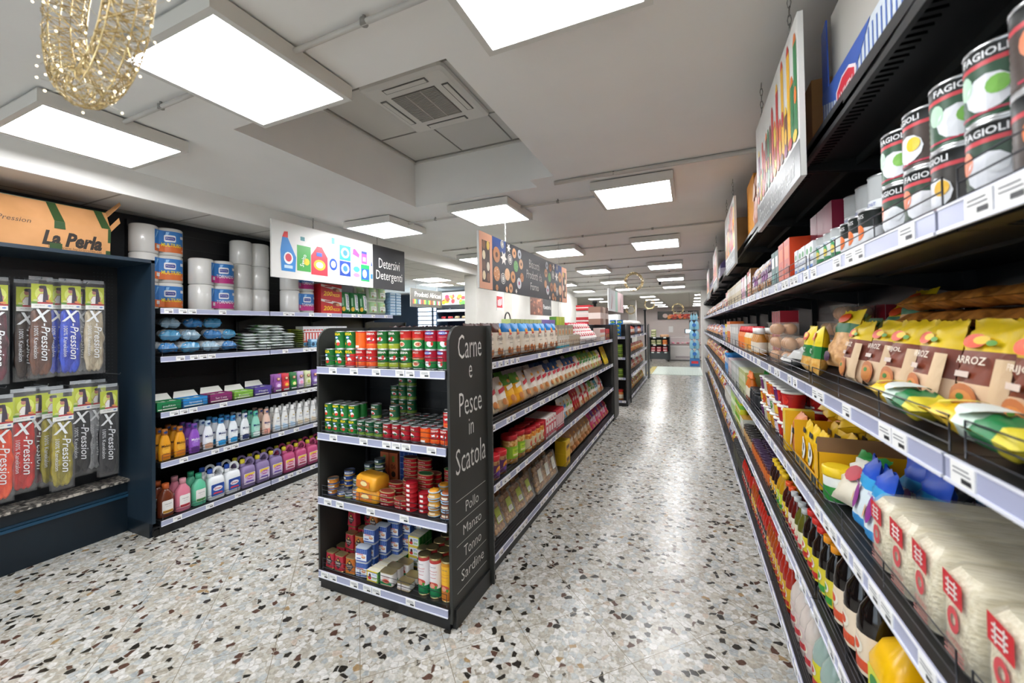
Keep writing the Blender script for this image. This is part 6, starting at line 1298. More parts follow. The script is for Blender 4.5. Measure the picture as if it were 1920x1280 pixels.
# ======== right wall shelving
H1, H2, H3, H4, H5 = [z + 0.001 for z in reversed(LV_R)]
C1, C2, C3, C4, C5 = 'top right shelf', 'second right shelf', 'third right shelf', 'fourth right shelf', 'bottom right shelf'
def bean(body, e1, e2, r=0.05, h=0.122, top='1c1f1e'):
    return can('ribbed_tin', r, h, body, ((0.78, 0.96, top), (0.72, 0.78, 'c83a44')), [txt('FAGIOLI', 0.86, 1.2, 'e8eaec', 0.10, off=0.02), ell(-0.55, 0.52, 0.28, 0.16, e1), ell(0.1, 0.36, 0.62, 0.24, 'dfe2e8'), ell(0.35, 0.42, 0.28, 0.12, e2, 0.0012), rec(-0.9, 0.9, 0.10, 0.13, 'b8304a')], ribs=True)
BN = [bean('3a2a22', 'e07a4a', 'e8c42a'), bean('1f4a30', 'b8d8c0', '7ab84a'), bean('24402e', 'e0805a', 'd8dce0'), bean('2a2622', 'd8704a', 'e8b83a')]
dn = ['black and orange ribbed bean tin', 'dark green ribbed bean tin', 'dark green bean tin with orange beans', 'brown ribbed bean tin']
s = 0.80; pat = [(0, 0), (2, 1), (3, 1), (2, 0), (2, 1)]
for i, (a, b_) in enumerate(pat):
    for l, k in ((0, a), (1, b_)):
        for r in range(2): one('R', BN[(k + r) % 4], dn[(k + r) % 4], 'tin', C1, s, H1 + l * 0.1225, 0.075 + 0.104 * r, ROWN[r], LAY(2)[l], rz=RJ.uniform(-0.5, 0.5) + 0.5, grp='ribbed bean tins on the top right shelf')
    s += 0.106
CS = [can('small_tin', 0.037, 0.105, '1e2422', ((0.04, 0.55, 'dfe2e6'),), [txt('MAIS', 0.84, 1.0, 'e8e8e8', 0.1), ell(0, 0.45, 0.5, 0.2, 'e8742a')], lid=TIN), can('small_tin', 0.037, 0.11, 'e2e6e4', ((0.04, 0.3, '2f7a4a'), (0.75, 0.96, 'b8bcbc')), [ell(0, 0.5, 0.5, 0.2, '3a9a5a'), ell(0.2, 0.42, 0.3, 0.12, 'e8d060', 0.001), txt('COCCO', 0.68, 1.2, '2a4a9a', 0.08)], lid=TIN), can('milk_tin', 0.05, 0.125, 'b4b8b8', ((0.04, 0.4, 'e8ebec'),), [txt('COCONUT', 0.3, 1.1, '2a56b0', 0.08), rec(-0.7, 0.7, 0.12, 0.2, 'c83a3a')], ribs=True)]
fill('R', C1, H1, 1.335, [(CS[0], 'small black and orange tin', 'tin', 3)], rows=2, gap=0.004, far=False)
fill('R', C1, H1, 1.58, [(CS[1], 'white and green coconut tin', 'tin', 3)], rows=1, gap=0.004, far=False)
fill('R', C1, H1, 1.42, [(CS[2], 'silver ribbed coconut milk tin', 'tin', 4, 2)], rows=1, gap=0.006, front=0.11, far=False)
def cart(c, c2, w=0.05, h=0.19, d=0.12, c3='f0eeea'): return box('carton', w, d, h, c, [(Q(-w * 0.35, w * 0.35, h * 0.55, h * 0.85), c3), (E(0, h * 0.3, w * 0.3, h * 0.14, 10), c2), (Q(-w * 0.45, w * 0.45, 0.01, 0.02), c2)], side=c, top=c2)
MRB = cart('8a1a3a', 'b83050', 0.10, 0.27, 0.14, '8a1a3a'); ORB = cart('d8481e', 'b83a18', 0.12, 0.20, 0.14, 'e86a2a'); TLB = cart('1f5a58', '3a8a84', 0.09, 0.19)
WSM = box('milk_carton', 0.05, 0.05, 0.115, 'e4e8ea', [(T('LATTE', 0, 0.05, 0.04, 0.012), '2a56b0'), (E(0, 0.085, 0.015, 0.012), '4a9a5a'), (Q(-0.02, 0.02, 0.015, 0.03), '3a7ac8')], top='d8dcd8')
fill('R', C1, H1, 1.83, [(WSM, 'small white milk carton', 'carton', 5)], far=False, gap=0.006)
fill('R', C1, H1, 1.88, [(MRB, 'tall maroon carton', 'box', 3)], far=False, front=0.10)
fill('R', C1, H1, 2.20, [(ORB, 'orange carton', 'box', 2)], far=False, gap=0.01)
fill('R', C1, H1, 2.47, [(TLB, 'dark teal carton', 'box', 2)], far=False)
SHN = [mkbag('foil_packet', 0.075, 0.19, 0.05, a, b_, c, d, i + 70) for i, (a, b_, c, d) in enumerate((('c8c4c8', '8a5a8a', 'd8d4d0', '6a3a6a'), ('d8d4d0', 'b8b0b0', 'a87a5a', '8a4a3a'), ('6a4a7a', 'd0c8cc', 'c8c0b8', '4a2a5a'), ('e0dcd4', 'd8c8a8', 'c8b890', 'c84a3a')))]
fill('R', C1, H1, 2.66, [(SHN[k], '%s foil packet' % n, 'packet', c) for k, n, c in ((2, 'purple', 2), (0, 'silver and plum', 3), (1, 'silver and brown', 2), (0, 'plum striped', 2), (2, 'dark violet', 1))], far=True, rows=1)
seq = [(cart('8a5a2a', 'c8a05a', 0.055, 0.22), 'brown carton', 'box', 2), (cart('b8242c', 'e8d8c8', 0.055, 0.21), 'red carton', 'box', 2), (cart('3a6a3a', 'd8c84a', 0.05, 0.2), 'green carton', 'box', 1), (cart('d8d8e0', '3a3a7a', 0.05, 0.2), 'white and navy carton', 'box', 2), (cart('e0b8c0', '8a2a6a', 0.05, 0.2), 'pink carton', 'box', 3), (cart('8a3a7a', 'e0c8d8', 0.05, 0.2), 'violet carton', 'box', 1), (cart('d8ccb0', 'c8b48a', 0.06, 0.2), 'cream carton', 'box', 14), (cart('c8b898', 'a8946a', 0.06, 0.2), 'beige carton', 'box', 8), (cart('d8a8a0', 'b86a6a', 0.06, 0.19), 'dusty pink carton', 'box', 4)]
s = fill('R', C1, H1, 3.48, seq, far=True, gap=0.004)
BMIX = [('navy and white packet', 'packet', mkbag('packet', 0.13, 0.21, 0.08, '2a2f5a', 'd8d8e0', '3a3f6a', 'c8c8d8', 80)), ('red packet', 'packet', mkbag('packet', 0.12, 0.19, 0.07, 'b81f2a', 'c83038', 'd8b0a0', 'f0d8c8', 64)), ('white striped packet', 'packet', mkbag('packet', 0.13, 0.20, 0.07, 'd8dce4', 'b8a8b0', 'e0d8d0', '4a4a8a', 81)),
        ('cream and blue packet', 'packet', mkbag('packet', 0.13, 0.2, 0.08, 'e0d8c0', 'c8c0a8', '3a6aa8', 'b83a3a', 82)), ('golden packet', 'packet', mkbag('packet', 0.13, 0.2, 0.07, 'b83a2a', 'd8a85a', 'b87a3a', 'e8d8b0', 62)), ('pink and brown packet', 'packet', mkbag('packet', 0.12, 0.18, 0.07, 'a83a4a', 'd8b0a0', '8a5a3a', 'e8d8c8', 83)),
        ('yellow packet', 'packet', mkbag('packet', 0.14, 0.2, 0.08, 'c8b82a', 'e0d04a', 'b88a2a', 'c8402a', 65)), ('blue packet', 'packet', mkbag('packet', 0.12, 0.2, 0.07, '2a5aa8', 'd8d8d8', '3a7ac8', 'e8e8e8', 84)), ('maroon packet', 'packet', mkbag('packet', 0.12, 0.2, 0.07, '5a1a2a', '8a3a3a', 'b8907a', 'd8c8b8', 85))]
def rightmix(shelf, z, s0, s1, ks, lay=1, hs=0.17):
    s = s0; i = 0
    while True:
        d, cat, p = BMIX[ks[i % len(ks)]]
        if s + p.w > s1: break
        for l in range(lay): one('R', p, d, cat, shelf, s + p.w / 2, z + 0.004 + l * hs, 0.075 + 0.02 * l, None, LAY(lay)[l], rx=-0.25 if l == 0 else -0.5, rz=RJ.uniform(-0.12, 0.12), far=True)
        s += p.w * 1.03; i += 1
rightmix(C1, H1, s + 0.02, 13.5, [0, 2, 0, 3, 1, 7, 3, 4, 2, 1, 3, 0])
# --- second right shelf: bean and flour bags
def pol(seed, nm='ARROZ'):
    return bag('bean_bag', 0.155, 0.215, 0.085, [(0.36, 'd8b896'), (0.70, '7a3a26'), (1, 'e8c614')], [(T(nm, -0.008, 0.128, 0.085, 0.016, off=0.01), 'efe2d0', 0.0016), (Q(-0.045, 0.0, 0.092, 0.104, 2, 1), 'd8c4b8', 0.0014), (E(-0.012, 0.168, 0.034, 0.015, 16), 'e8501a', 0.001), (E(0.008, 0.170, 0.022, 0.009, 10), 'f4c81a', 0.0014), (E(0.034, 0.165, 0.012, 0.006, 8), '5a9a2a', 0.0016), (E(-0.012, 0.045, 0.045, 0.034, 18), 'b86a34', 0.001), (E(-0.01, 0.042, 0.036, 0.024, 14), 'cf8440', 0.0014), (E(-0.01, 0.052, 0.012, 0.007, 8), '3a7a2a', 0.002), (Q(0.05, 0.072, 0.0, 0.135, 2, 4), 'd8bc98', 0.0008)], seed=seed, wr=0.005, nx=10, nzz=16)
POL = [pol(1), pol(2, 'FRIJOL'), pol(3)]
for i, (y, dp, rz_, rx_) in enumerate(((0.78, 0.17, 0.1, -0.08), (0.95, 0.15, -0.08, -0.08), (1.12, 0.13, 0.15, -0.14), (1.285, 0.11, -0.12, -0.18), (1.45, 0.10, 0.1, -0.18), (1.615, 0.09, 0.12, -0.2), (1.78, 0.09, -0.1, -0.2))):
    one('R', POL[i % 3], 'yellow topped brown and beige bean bag', 'beans', C2, y, H2 + 0.006, 0.118 + 0.008 * (i % 3), None, rx=rx_, rz=rz_ * 0.5, far=False, grp='bean bags on the second right shelf')
YG = bag('grain_bag', 0.085, 0.25, 0.055, [(0.2, 'd8c83a'), (0.42, '1f7a44'), (0.62, 'cfe0d4'), (1, 'e8c01a')], [(E(0, 0.13, 0.04, 0.035, 14), 'dfe8e4', 0.001), (E(0.0, 0.20, 0.035, 0.02, 10), 'e8d860', 0.001)], seed=9, wr=0.006)
for i, (y, zz, rz_) in enumerate(((0.68, 0.042, 1.57), (0.96, 0.042, 1.55))): one('R', YG, 'yellow and green grain bag lying across the front', 'grains', C2, y + 0.12, H2 + zz, 0.05, None, None, rx=-1.5, rz=rz_, far=False)
LNB = bag('lentil_bag', 0.13, 0.235, 0.045, [(0.75, nz('7a4a1e', 'b87a34', 70, 0.35, 'lentils')), (1, '6a6a1a')], [(Q(-0.05, 0.05, 0.2, 0.24), '1f5a34')], seed=6, wr=0.004)
for c, y in enumerate((0.86, 1.0, 1.14, 1.28, 1.42, 1.56)):
    for l in range(6 if c else 5): one('R', LNB, 'long brown lentil bag lying flat, back stack %s' % nth(c + 1), 'beans', C2, y, H2 + 0.031 + l * 0.049, 0.182, None, LAY(6)[l], rx=-1.52, far=True, grp='lentil bags stacked at the back of the second right shelf')
CRN = bag('corn_bag', 0.12, 0.20, 0.065, [(0.32, nz('d8983a', 'e8c070', 60, 0.35, 'corn_kernels')), (0.62, '1f7a3c'), (1, 'e8d024')], [(E(0.0, 0.155, 0.04, 0.018, 14), 'e04a1a', 0.001), (E(0.01, 0.158, 0.022, 0.010, 10), 'f4c41a', 0.0014), (T('MAIZ', 0.0, 0.095, 0.07, 0.018, off=0.01), 'e8f0e8', 0.0014)], seed=12, wr=0.004)
PEA = bag('peanut_bag', 0.14, 0.22, 0.07, [(0.55, nz('b8824a', 'e0b078', 45, 0.4, 'peanuts')), (0.72, '1f6a44'), (1, 'e8c81a')], [(E(0.0, 0.185, 0.04, 0.02, 12), 'e0501a', 0.001), (E(-0.02, 0.03, 0.03, 0.02, 8), '4a2a4a', 0.001)], seed=13, wr=0.005)
for y, p, d, dp, zz, rx_ in ((2.03, CRN, 'yellow and green corn bag', 0.07, 0.0, -0.12), (2.17, CRN, 'yellow and green corn bag', 0.075, 0.0, -0.1), (1.90, PEA, 'peanut bag with green band', 0.10, 0.04, -0.3), (1.73, PEA, 'peanut bag with green band', 0.22, 0.10, -0.35), (1.90, PEA, 'peanut bag with green band', 0.24, 0.06, -0.35), (2.06, LNB, 'leaning brown lentil bag', 0.19, 0.0, -0.4), (2.2, LNB, 'leaning brown lentil bag', 0.19, 0.02, -0.4)):
    one('R', p, d, 'beans', C2, y, H2 + 0.006 + zz, dp, None, None, rx=rx_, rz=RJ.uniform(-0.2, 0.2), far=False)
GRB = bag('spice_bag', 0.12, 0.19, 0.05, [(0.4, 'b8b8b4'), (0.7, '5a4a40'), (1, 'd8dadc')], [(E(0, 0.1, 0.03, 0.03, 10), 'ecece8')], seed=14, wr=0.006)
for i in range(3): one('R', GRB, 'small grey and white bag lying at the front', 'packet', C2, 2.31 + 0.13 * i, H2 + 0.03, 0.045, rx=-1.5 if i else -1.1, rz=0.3 - 0.2 * i, far=False)
def punnet(seed):
    b = MB(); rnd = random.Random(seed)
    for i in range(3):
        for j in range(2): b.ball(((i - 1) * 0.055, (j - 0.5) * 0.06, 0.036), 0.029, 'd8a67c', 10, 6, (0.95, 1, 1.1))
    t = MB(); t.loft([(0.0, 0.075, 0.055), (0.07, 0.09, 0.068), (0.074, 0.096, 0.074), (0.075, 0.096, 0.074)], clear('e8e0d4', 0.22, 0.1, 'clear_tub'), n=16, corner=0.02, cap=False); t.loft([(0.0, 0.075, 0.055), (0.001, 0.075, 0.055)], clear('e8e0d4', 0.22, 0.1, 'clear_tub'), n=16, corner=0.02)
    return P('egg_punnet', 0.19, 0.148, 0.076, ('eggs', b, 'pale brown eggs'), ('clear_tub', t))
PUN = punnet(1)
for y, n, dp in ((2.80, 3, 0.10), (2.60, 2, 0.12), (2.38, 4, 0.30), (2.60, 3, 0.30)):
    for l in range(n): one('R', PUN, 'clear tub of pale brown eggs', 'eggs', C2, y, H2 + l * 0.077, dp, 'back' if dp > 0.2 else 'front', LAY(n)[l], far=False)
FLR = box('flour_carton', 0.10, 0.055, 0.30, 'd8d4d0', [(Q(-0.048, 0.048, 0.22, 0.30), 'a81f34'), (Q(-0.05, 0.05, 0, 0.09), '2a2f80'), (Q(-0.035, 0.035, 0.105, 0.21), 'e4e2de', 0.001)] + [(Q(-0.03, 0.03 - 0.01 * (i % 3), 0.115 + i * 0.012, 0.119 + i * 0.012), '8a8a8a', 0.0014) for i in range(7)], side='a82a3a')
s = 2.42
for i in range(8): one('R', FLR, 'white carton with red top and blue base', 'box', C2, 2.30 + 0.115 * i if i < 4 else 2.98 + 0.065 * (i - 4), H2, 0.405 if i < 4 else 0.16, 'back' if i < 4 else 'front', rz=0 if i < 4 else pi / 2, far=False)
WCB = bottle('sauce_bottle', [(0, 0.032), (0.005, 0.036), (0.10, 0.036), (0.13, 0.022), (0.15, 0.018)], 'b87a2a', 'eceae6', [(0.148, 0.024), (0.19, 0.023)], (0.02, 0.09, 'e8dcc8')); RCB = bottle('sauce_bottle', [(0, 0.028), (0.004, 0.031), (0.12, 0.031), (0.145, 0.02), (0.15, 0.018)], 'd8c8a8', 'c81f2a', [(0.15, 0.021), (0.17, 0.018), (0.20, 0.008)], (0.02, 0.11, 'e8a03a')); ORQ = bottle('sauce_bottle', [(0, 0.028), (0.004, 0.031), (0.12, 0.031), (0.145, 0.02), (0.15, 0.018)], 'd8742a', 'c81f2a', [(0.15, 0.021), (0.17, 0.018), (0.20, 0.008)], (0.02, 0.11, 'e8782a'))
fill('R', C2, H2, 3.28, [(WCB, 'amber bottle with white cap', 'bottle', 4), (RCB, 'cream sauce bottle with red cap', 'bottle', 6), (ORQ, 'orange sauce bottle with red cap', 'bottle', 7)], rows=2, gap=0.006, far=True)
fill('R', C2, H2, 4.45, [(cart('c8c8c4', 'a8a8a4', 0.16, 0.22, 0.16), 'grey and white carton', 'box', 5), (cart('e0722a', 'c85a1a', 0.14, 0.25, 0.14), 'orange and white carton', 'box', 3), (cart('e0c82a', '3a6ac8', 0.1, 0.22), 'yellow carton', 'box', 3), (cart('3a6ac0', 'd8d8e8', 0.1, 0.2), 'blue and white carton', 'box', 4)], far=True)
rightmix(C2, H2, 6.55, 13.5, [7, 0, 3, 2, 1, 5, 4, 1, 5, 8], 1)
# --- third right shelf: noodles, display box, tubs
def noodle(seed):
    rnd = random.Random(seed); NM = nz('cfc4a4', 'e6dec6', 30, 0.4, 'rice_noodles', stretch=(5, 0.6, 5), bump=0.5)
    b = MB(); b.loft([(0, 0.040, 0.125), (0.006, 0.047, 0.132), (0.08, 0.048, 0.133), (0.15, 0.046, 0.130), (0.172, 0.036, 0.115)], NM, n=16, corner=0.02)
    s = MB(); s.loft([(-0.0005, 0.042, 0.127), (0.006, 0.050, 0.136), (0.155, 0.050, 0.135), (0.178, 0.036, 0.118)], clear('fffdf4', 0.10, 0.1, 'clear_wrap'), n=16, corner=0.02, smooth=False)
    f = flat(-0.137); l = MB(); l.dec(PG((-0.030, 0.118), (0.030, 0.112), (0.030, 0.158), (-0.030, 0.164)), 'c81f2c', f, 0.0)
    for z in (0.128, 0.138, 0.149): l.dec(Q(-0.018, 0.018, z - 0.0018, z + 0.0018), 'f2ece6', f, 0.001)
    for x in (-0.010, 0.010): l.dec(Q(x - 0.0018, x + 0.0018, 0.122, 0.155), 'f2ece6', f, 0.001)
    l.dec(O(0.0, 0.082, 0.018, 0.024, 0.45, 16), 'cf4a50', f, 0.0); l.dec(T('VERMICELLI', 0, 0.043, 0.05, 0.010), 'd86a6a', f, 0.0)
    for i in range(3): l.dec(Q(-0.03, 0.03, 0.012 + i * 0.008, 0.015 + i * 0.008), 'd88a84', f, 0.0)
    return P('noodle_pack', 0.10, 0.272, 0.178, ('noodles', b, 'white rice noodles'), ('wrapper', s), ('print', l, 'red print'))
NOD = [noodle(1), noodle(2)]
for i, y in enumerate((0.76, 0.885, 1.01, 1.125, 1.235, 1.345)): one('R', NOD[i % 2], 'rice noodle pack with red print', 'noodles', C3, y, H3, 0.170, 'front row', rz=RJ.uniform(-0.03, 0.03), far=False, grp='rice noodle packs on the third right shelf')
for i, y in enumerate((0.82, 0.96, 1.10)): one('R', NOD[i % 2], 'rice noodle pack with red print', 'noodles', C3, y, H3 + 0.004, 0.372, 'back row', rz=0.1, far=False, sc=(0.8, 0.5, 1.05), grp='rice noodle packs on the third right shelf')
BLU = bag('prawn_cracker_bag', 0.12, 0.21, 0.06, [(0.14, '3a90d0'), (0.62, 'd8e4e8'), (0.74, '3aa0d8'), (1, '1450c8')], [(E(0.015, 0.09, 0.02, 0.04, 12), '8a2f8a', 0.001), (E(-0.03, 0.07, 0.015, 0.02, 8), 'e89a4a', 0.001), (T('gamberi', 0.0, 0.125, 0.07, 0.014, shear=0.2), '6a3a9a', 0.001)], seed=15, wr=0.006)
for y, dp, r in ((1.455, 0.06, 'front row'), (1.565, 0.065, 'front row'), (1.45, 0.16, 'second row'), (1.56, 0.17, 'second row'), (1.33, 0.36, 'back row'), (1.48, 0.30, 'back row')): one('R', BLU, 'white bag with bright blue top', 'packet', C3, y, H3 + 0.005, dp, r, rx=-0.18, rz=RJ.uniform(-0.2, 0.2), far=False)
CRX = bag('cracker_bag', 0.12, 0.19, 0.06, [(0.6, 'd8d0bc'), (0.8, 'e0dccc'), (1, '3a9a4a')], [(E(0.0, 0.1, 0.03, 0.03, 10), 'b02a3a', 0.001)], seed=16, wr=0.007)
for y, dp, zz in ((1.68, 0.055, 0.0), (1.60, 0.25, 0.03), (1.72, 0.26, 0.03)): one('R', CRX, 'clear white and green cracker bag', 'packet', C3, y, H3 + 0.01 + zz, dp, rx=-0.6, rz=RJ.uniform(-0.4, 0.4), far=False)
YTB = bottle('spice_tub', [(0, 0.038), (0.004, 0.042), (0.085, 0.042), (0.09, 0.038)], 'd8dcd8', 'ecc81e', [(0.088, 0.043), (0.094, 0.046), (0.118, 0.046), (0.122, 0.040)], (0.006, 0.055, '2f8a3a'))
for y, dp in ((1.78, 0.07), (1.79, 0.17)): one('R', YTB, 'white tub with yellow lid and green label', 'tub', C3, y, H3, dp, far=False)
e = empty('display_box', (0.43, 1.86, H3)); tag(e, 'yellow cardboard display box marked NO GMO on the third right shelf', 'box')
YC = mt('e8ae16', 0.45); b = MB(); b.box(0.0, 0.40, 0.0, 0.003, 0, 0.145, YC); b.box(0.0, 0.40, 0.357, 0.36, 0, 0.19, YC); b.box(0.395, 0.40, 0, 0.36, 0, 0.19, YC); b.box(0.0, 0.003, 0, 0.36, 0, 0.045, YC); b.box(0, 0.4, 0, 0.36, 0, 0.003, YC)
b.prism([(0.003, 0.045), (0.003, 0.145), (0.006, 0.145), (0.006, 0.045)], 0.0, 0.05, YC, 'xz'); b.box(0.003, 0.40, 0.0035, 0.006, 0.003, 0.143, '8a6a4a')
f = lambda u, v, o: (u, -o, v)
b.dec(E(0.17, 0.078, 0.05, 0.05, 22), '2a3340', f, 0.001); b.dec(E(0.17, 0.078, 0.046, 0.046, 22), 'e6e2c4', f, 0.0016); b.dec(E(0.17, 0.078, 0.046, 0.046, 14, pi, 2 * pi), '2a3a5a', f, 0.0022)
b.dec(T('NO', 0.17, 0.099, 0.045, 0.026), '2a3a5a', f, 0.0028); b.dec(T('GMO', 0.17, 0.060, 0.05, 0.022, off=0.02), 'e6e2c4', f, 0.0028)
f = lambda u, v, o: (-o, 0.36 - u, v)
for i in range(4): b.dec(Q(0.02 + i * 0.085, 0.085 + i * 0.085, 0.008, 0.04), '3a4034', f, 0.001)
b.obj('carton', e)
b = MB(); b.box(0.003, 0.395, 0.006, 0.010, 0.14, 0.20, '8a6848'); b.obj('inner_flap', e)
YNP = bag('noodle_packet', 0.10, 0.20, 0.06, [(0.7, 'eab818'), (1, 'f0c428')], [(E(0, 0.08, 0.035, 0.05, 14), 'ecece4', 0.001), (E(-0.015, 0.10, 0.010, 0.014, 8), '20242a', 0.0014), (E(0.018, 0.09, 0.008, 0.018, 8), '20242a', 0.0014), (E(0.0, 0.055, 0.014, 0.01, 8), '2a6a3a', 0.0014), (RR(0, 0.16, 0.06, 0.02, 0.004), '2a3034', 0.001)], seed=17, wr=0.005)
for i in range(3):
    for r in range(4): one('R', YNP, 'yellow instant noodle packet in the display box', 'noodles', C3, 1.93 + 0.10 * i, H3 + 0.006, 0.075 + 0.088 * r, ROWN[r], rz=RJ.uniform(-0.1, 0.1), far=False, grp='noodle packets in the yellow display box')
for i in range(4): one('R', YNP, 'yellow noodle packet lying on top of the others', 'noodles', C3, 1.92 + 0.10 * i, H3 + 0.235, 0.12 + 0.03 * (i % 2), rx=-1.3, rz=RJ.uniform(-0.5, 0.5), far=False)
ORN = bag('noodle_packet', 0.13, 0.20, 0.10, [(1, 'e08a52')], [(E(-0.02, 0.09, 0.03, 0.05, 12), 'e8dcd0', 0.001), (RR(0.02, 0.12, 0.045, 0.025, 0.004), '2a2a2e', 0.0014)], seed=18, wr=0.006)
for r in range(2): one('R', ORN, 'orange noodle packet', 'noodles', C3, 2.30, H3 + 0.004, 0.085 + 0.13 * r, ROWN[r], far=False)
YSP = box('spice_box', 0.06, 0.12, 0.20, 'e8c42a', [(E(0, 0.11, 0.012, 0.04, 10), 'd8d8d0'), (Q(-0.02, 0.02, 0.02, 0.04), 'b88a1a')], side='e8b820', top='f0d850')
one('R', YSP, 'slim yellow spice box', 'box', C3, 2.41, H3, 0.085, far=False)
def tub(c, c2, lid='ecebe6'):
    b = MB(); b.loft([(0, 0.043, 0.043), (0.003, 0.045, 0.045), (0.078, 0.054, 0.054), (0.082, 0.054, 0.054)], c, n=20)
    f = lambda u, v, o: ((0.046 + 0.1 * v + o) * sin(u / 0.05), -(0.046 + 0.1 * v + o) * cos(u / 0.05), v)
    b.dec(E(0.0, 0.045, 0.028, 0.024, 12), c2, f, 0.001); b.dec(Q(-0.025, 0.025, 0.008, 0.018, 4), 'e8e8e4', f, 0.001); b.dec(Q(-0.05, 0.05, 0.066, 0.07, 8), c2, f, 0.0008)
    t = MB(); t.loft([(0.080, 0.057, 0.057), (0.084, 0.058, 0.058), (0.09, 0.057, 0.057), (0.0915, 0.050, 0.050)], lid, n=20)
    return P('noodle_tub', 0.116, 0.116, 0.092, ('tub', b), ('lid', t, 'white lid'))
TBS = [(tub('b81a20', 'd8342a'), 'red noodle tub with white lid'), (tub('d8622a', 'f0c84a'), 'orange noodle tub with white lid'), (tub('e0dccc', '3a8a3a'), 'white and green noodle tub'), (tub('6a2a6a', 'e8dce8'), 'purple and white noodle tub'), (tub('e8a82a', 'c8402a'), 'yellow noodle tub with white lid')]
for i in range(7):
    for l in range(3):
        for r in range(2 if i < 4 else 1):
            p, d = TBS[0] if i < 3 and (r or i < 2) else TBS[(i + 2 * l) % 4 + 1]
            one('R', p, d, 'noodles', C3, 2.52 + 0.118 * i, H3 + l * 0.0925, 0.09 + 0.12 * r, ROWN[r], LAY(3)[l], rz=RJ.uniform(-0.6, 0.6), far=False, grp='noodle tubs on the third right shelf')
SRG = bottle('chilli_bottle', [(0, 0.03), (0.005, 0.034), (0.12, 0.034), (0.17, 0.018), (0.18, 0.016)], 'b01f1c', '2a9a3a', [(0.178, 0.022), (0.19, 0.022), (0.20, 0.012), (0.235, 0.005)], (0.03, 0.11, 'e0dccc')); SRO = bottle('chilli_bottle', [(0, 0.03), (0.005, 0.034), (0.12, 0.034), (0.17, 0.018), (0.18, 0.016)], 'c86a1a', 'e0722a', [(0.178, 0.022), (0.19, 0.022), (0.20, 0.012), (0.235, 0.005)], (0.03, 0.11, 'e8e0c8')); BKJ = bottle('sauce_jar', [(0, 0.034), (0.005, 0.038), (0.10, 0.038), (0.11, 0.032)], '16181c', '1c1e22', [(0.108, 0.036), (0.13, 0.036)], (0.02, 0.09, '2a2c30'))
fill('R', C3, H3, 3.40, [(BKJ, 'small black sauce jar', 'jar', 4)], rows=1, gap=0.004, far=False)
fill('R', C3, H3, 3.42, [(SRG, 'red chilli bottle with green nozzle', 'bottle', 2), (SRO, 'orange chilli bottle with orange nozzle', 'bottle', 2), (SRG, 'red chilli bottle with green nozzle', 'bottle', 3)], rows=1, gap=0.01, front=0.13, far=False)
fill('R', C3, H3, 3.75, [(SRO, 'orange chilli bottle with orange nozzle', 'bottle', 3), (cart('b8c078', 'd8dcb8', 0.06, 0.21, 0.3, 'e0e0c0'), 'pale green carton', 'box', 8), (cart('b8bcb8', 'c8ccc8', 0.06, 0.21, 0.3, 'e0e0e0'), 'grey carton', 'box', 12), (cart('c8b8b8', 'd8c8c8', 0.06, 0.21, 0.3, 'e8e0e0'), 'pale pink carton', 'box', 7)], gap=0.004, far=True)
fill('R', C3, H3, 5.7, [(cart('2a7ac0', '3a9ae0', 0.16, 0.24, 0.2), 'bright blue box', 'box', 3)], far=True)
rightmix(C3, H3, 6.3, 13.5, [8, 8, 5, 8, 5, 1, 4, 2, 6, 5, 1])
# --- fourth right shelf: sauces and oils
def oil(body, cap, lab, acc, r=0.042, h=0.27, nm='oil_bottle'):
    return bottle(nm, [(0, r * 0.9), (0.006, r), (h * 0.58, r), (h * 0.72, r * 0.82), (h * 0.84, r * 0.42), (h * 0.9, r * 0.38)], mt(body, 0.08, 0, 0.7), cap, [(h * 0.89, r * 0.46), (h * 0.9, r * 0.52), (h, r * 0.52)], (h * 0.1, h * 0.5, lab), decs=[lambda b, m, q, H: (b.dec(Q(-r * 0.8, r * 0.8, h * 0.14, h * 0.24, 6), acc, m, 0.001), b.dec(E(0, h * 0.36, r * 0.5, h * 0.08, 12), 'efe9d8', m, 0.001), b.dec(E(0, h * 0.36, r * 0.3, h * 0.05, 10), acc, m, 0.0014))])
YJ = MB(); YJ.loft([(0, 0.075, 0.085), (0.01, 0.082, 0.092), (0.15, 0.082, 0.092), (0.21, 0.06, 0.07), (0.24, 0.034, 0.034), (0.26, 0.03, 0.03)], mt('ecb80c', 0.25), n=20, corner=0.04)
YJ.tube([(0, 0.03 + 0.04 * cos(t), 0.20 + 0.05 * sin(t)) for t in [-0.5 + (pi + 0.4) * i / 10 for i in range(11)]], 0.012, mt('ecb80c', 0.25), 8)
yl = MB(); yl.dec(RR(0, 0.08, 0.11, 0.10, 0.01), 'd8d83a', flat(-0.092), 0.001); yl.dec(E(0, 0.085, 0.04, 0.03), '2f8a3a', flat(-0.092), 0.002)
yc = MB(); yc.loft([(0.255, 0.036, 0.036), (0.30, 0.035, 0.035)], 'f0b21a', n=16)
YJP = P('oil_jug', 0.164, 0.184, 0.30, ('body', YJ), ('label', yl), ('cap', yc))
for i, y in enumerate((1.18, 1.345)): one('R', YJP, 'big yellow oil jug', 'jug', C4, y, H4, 0.105, far=False, sc=0.88)
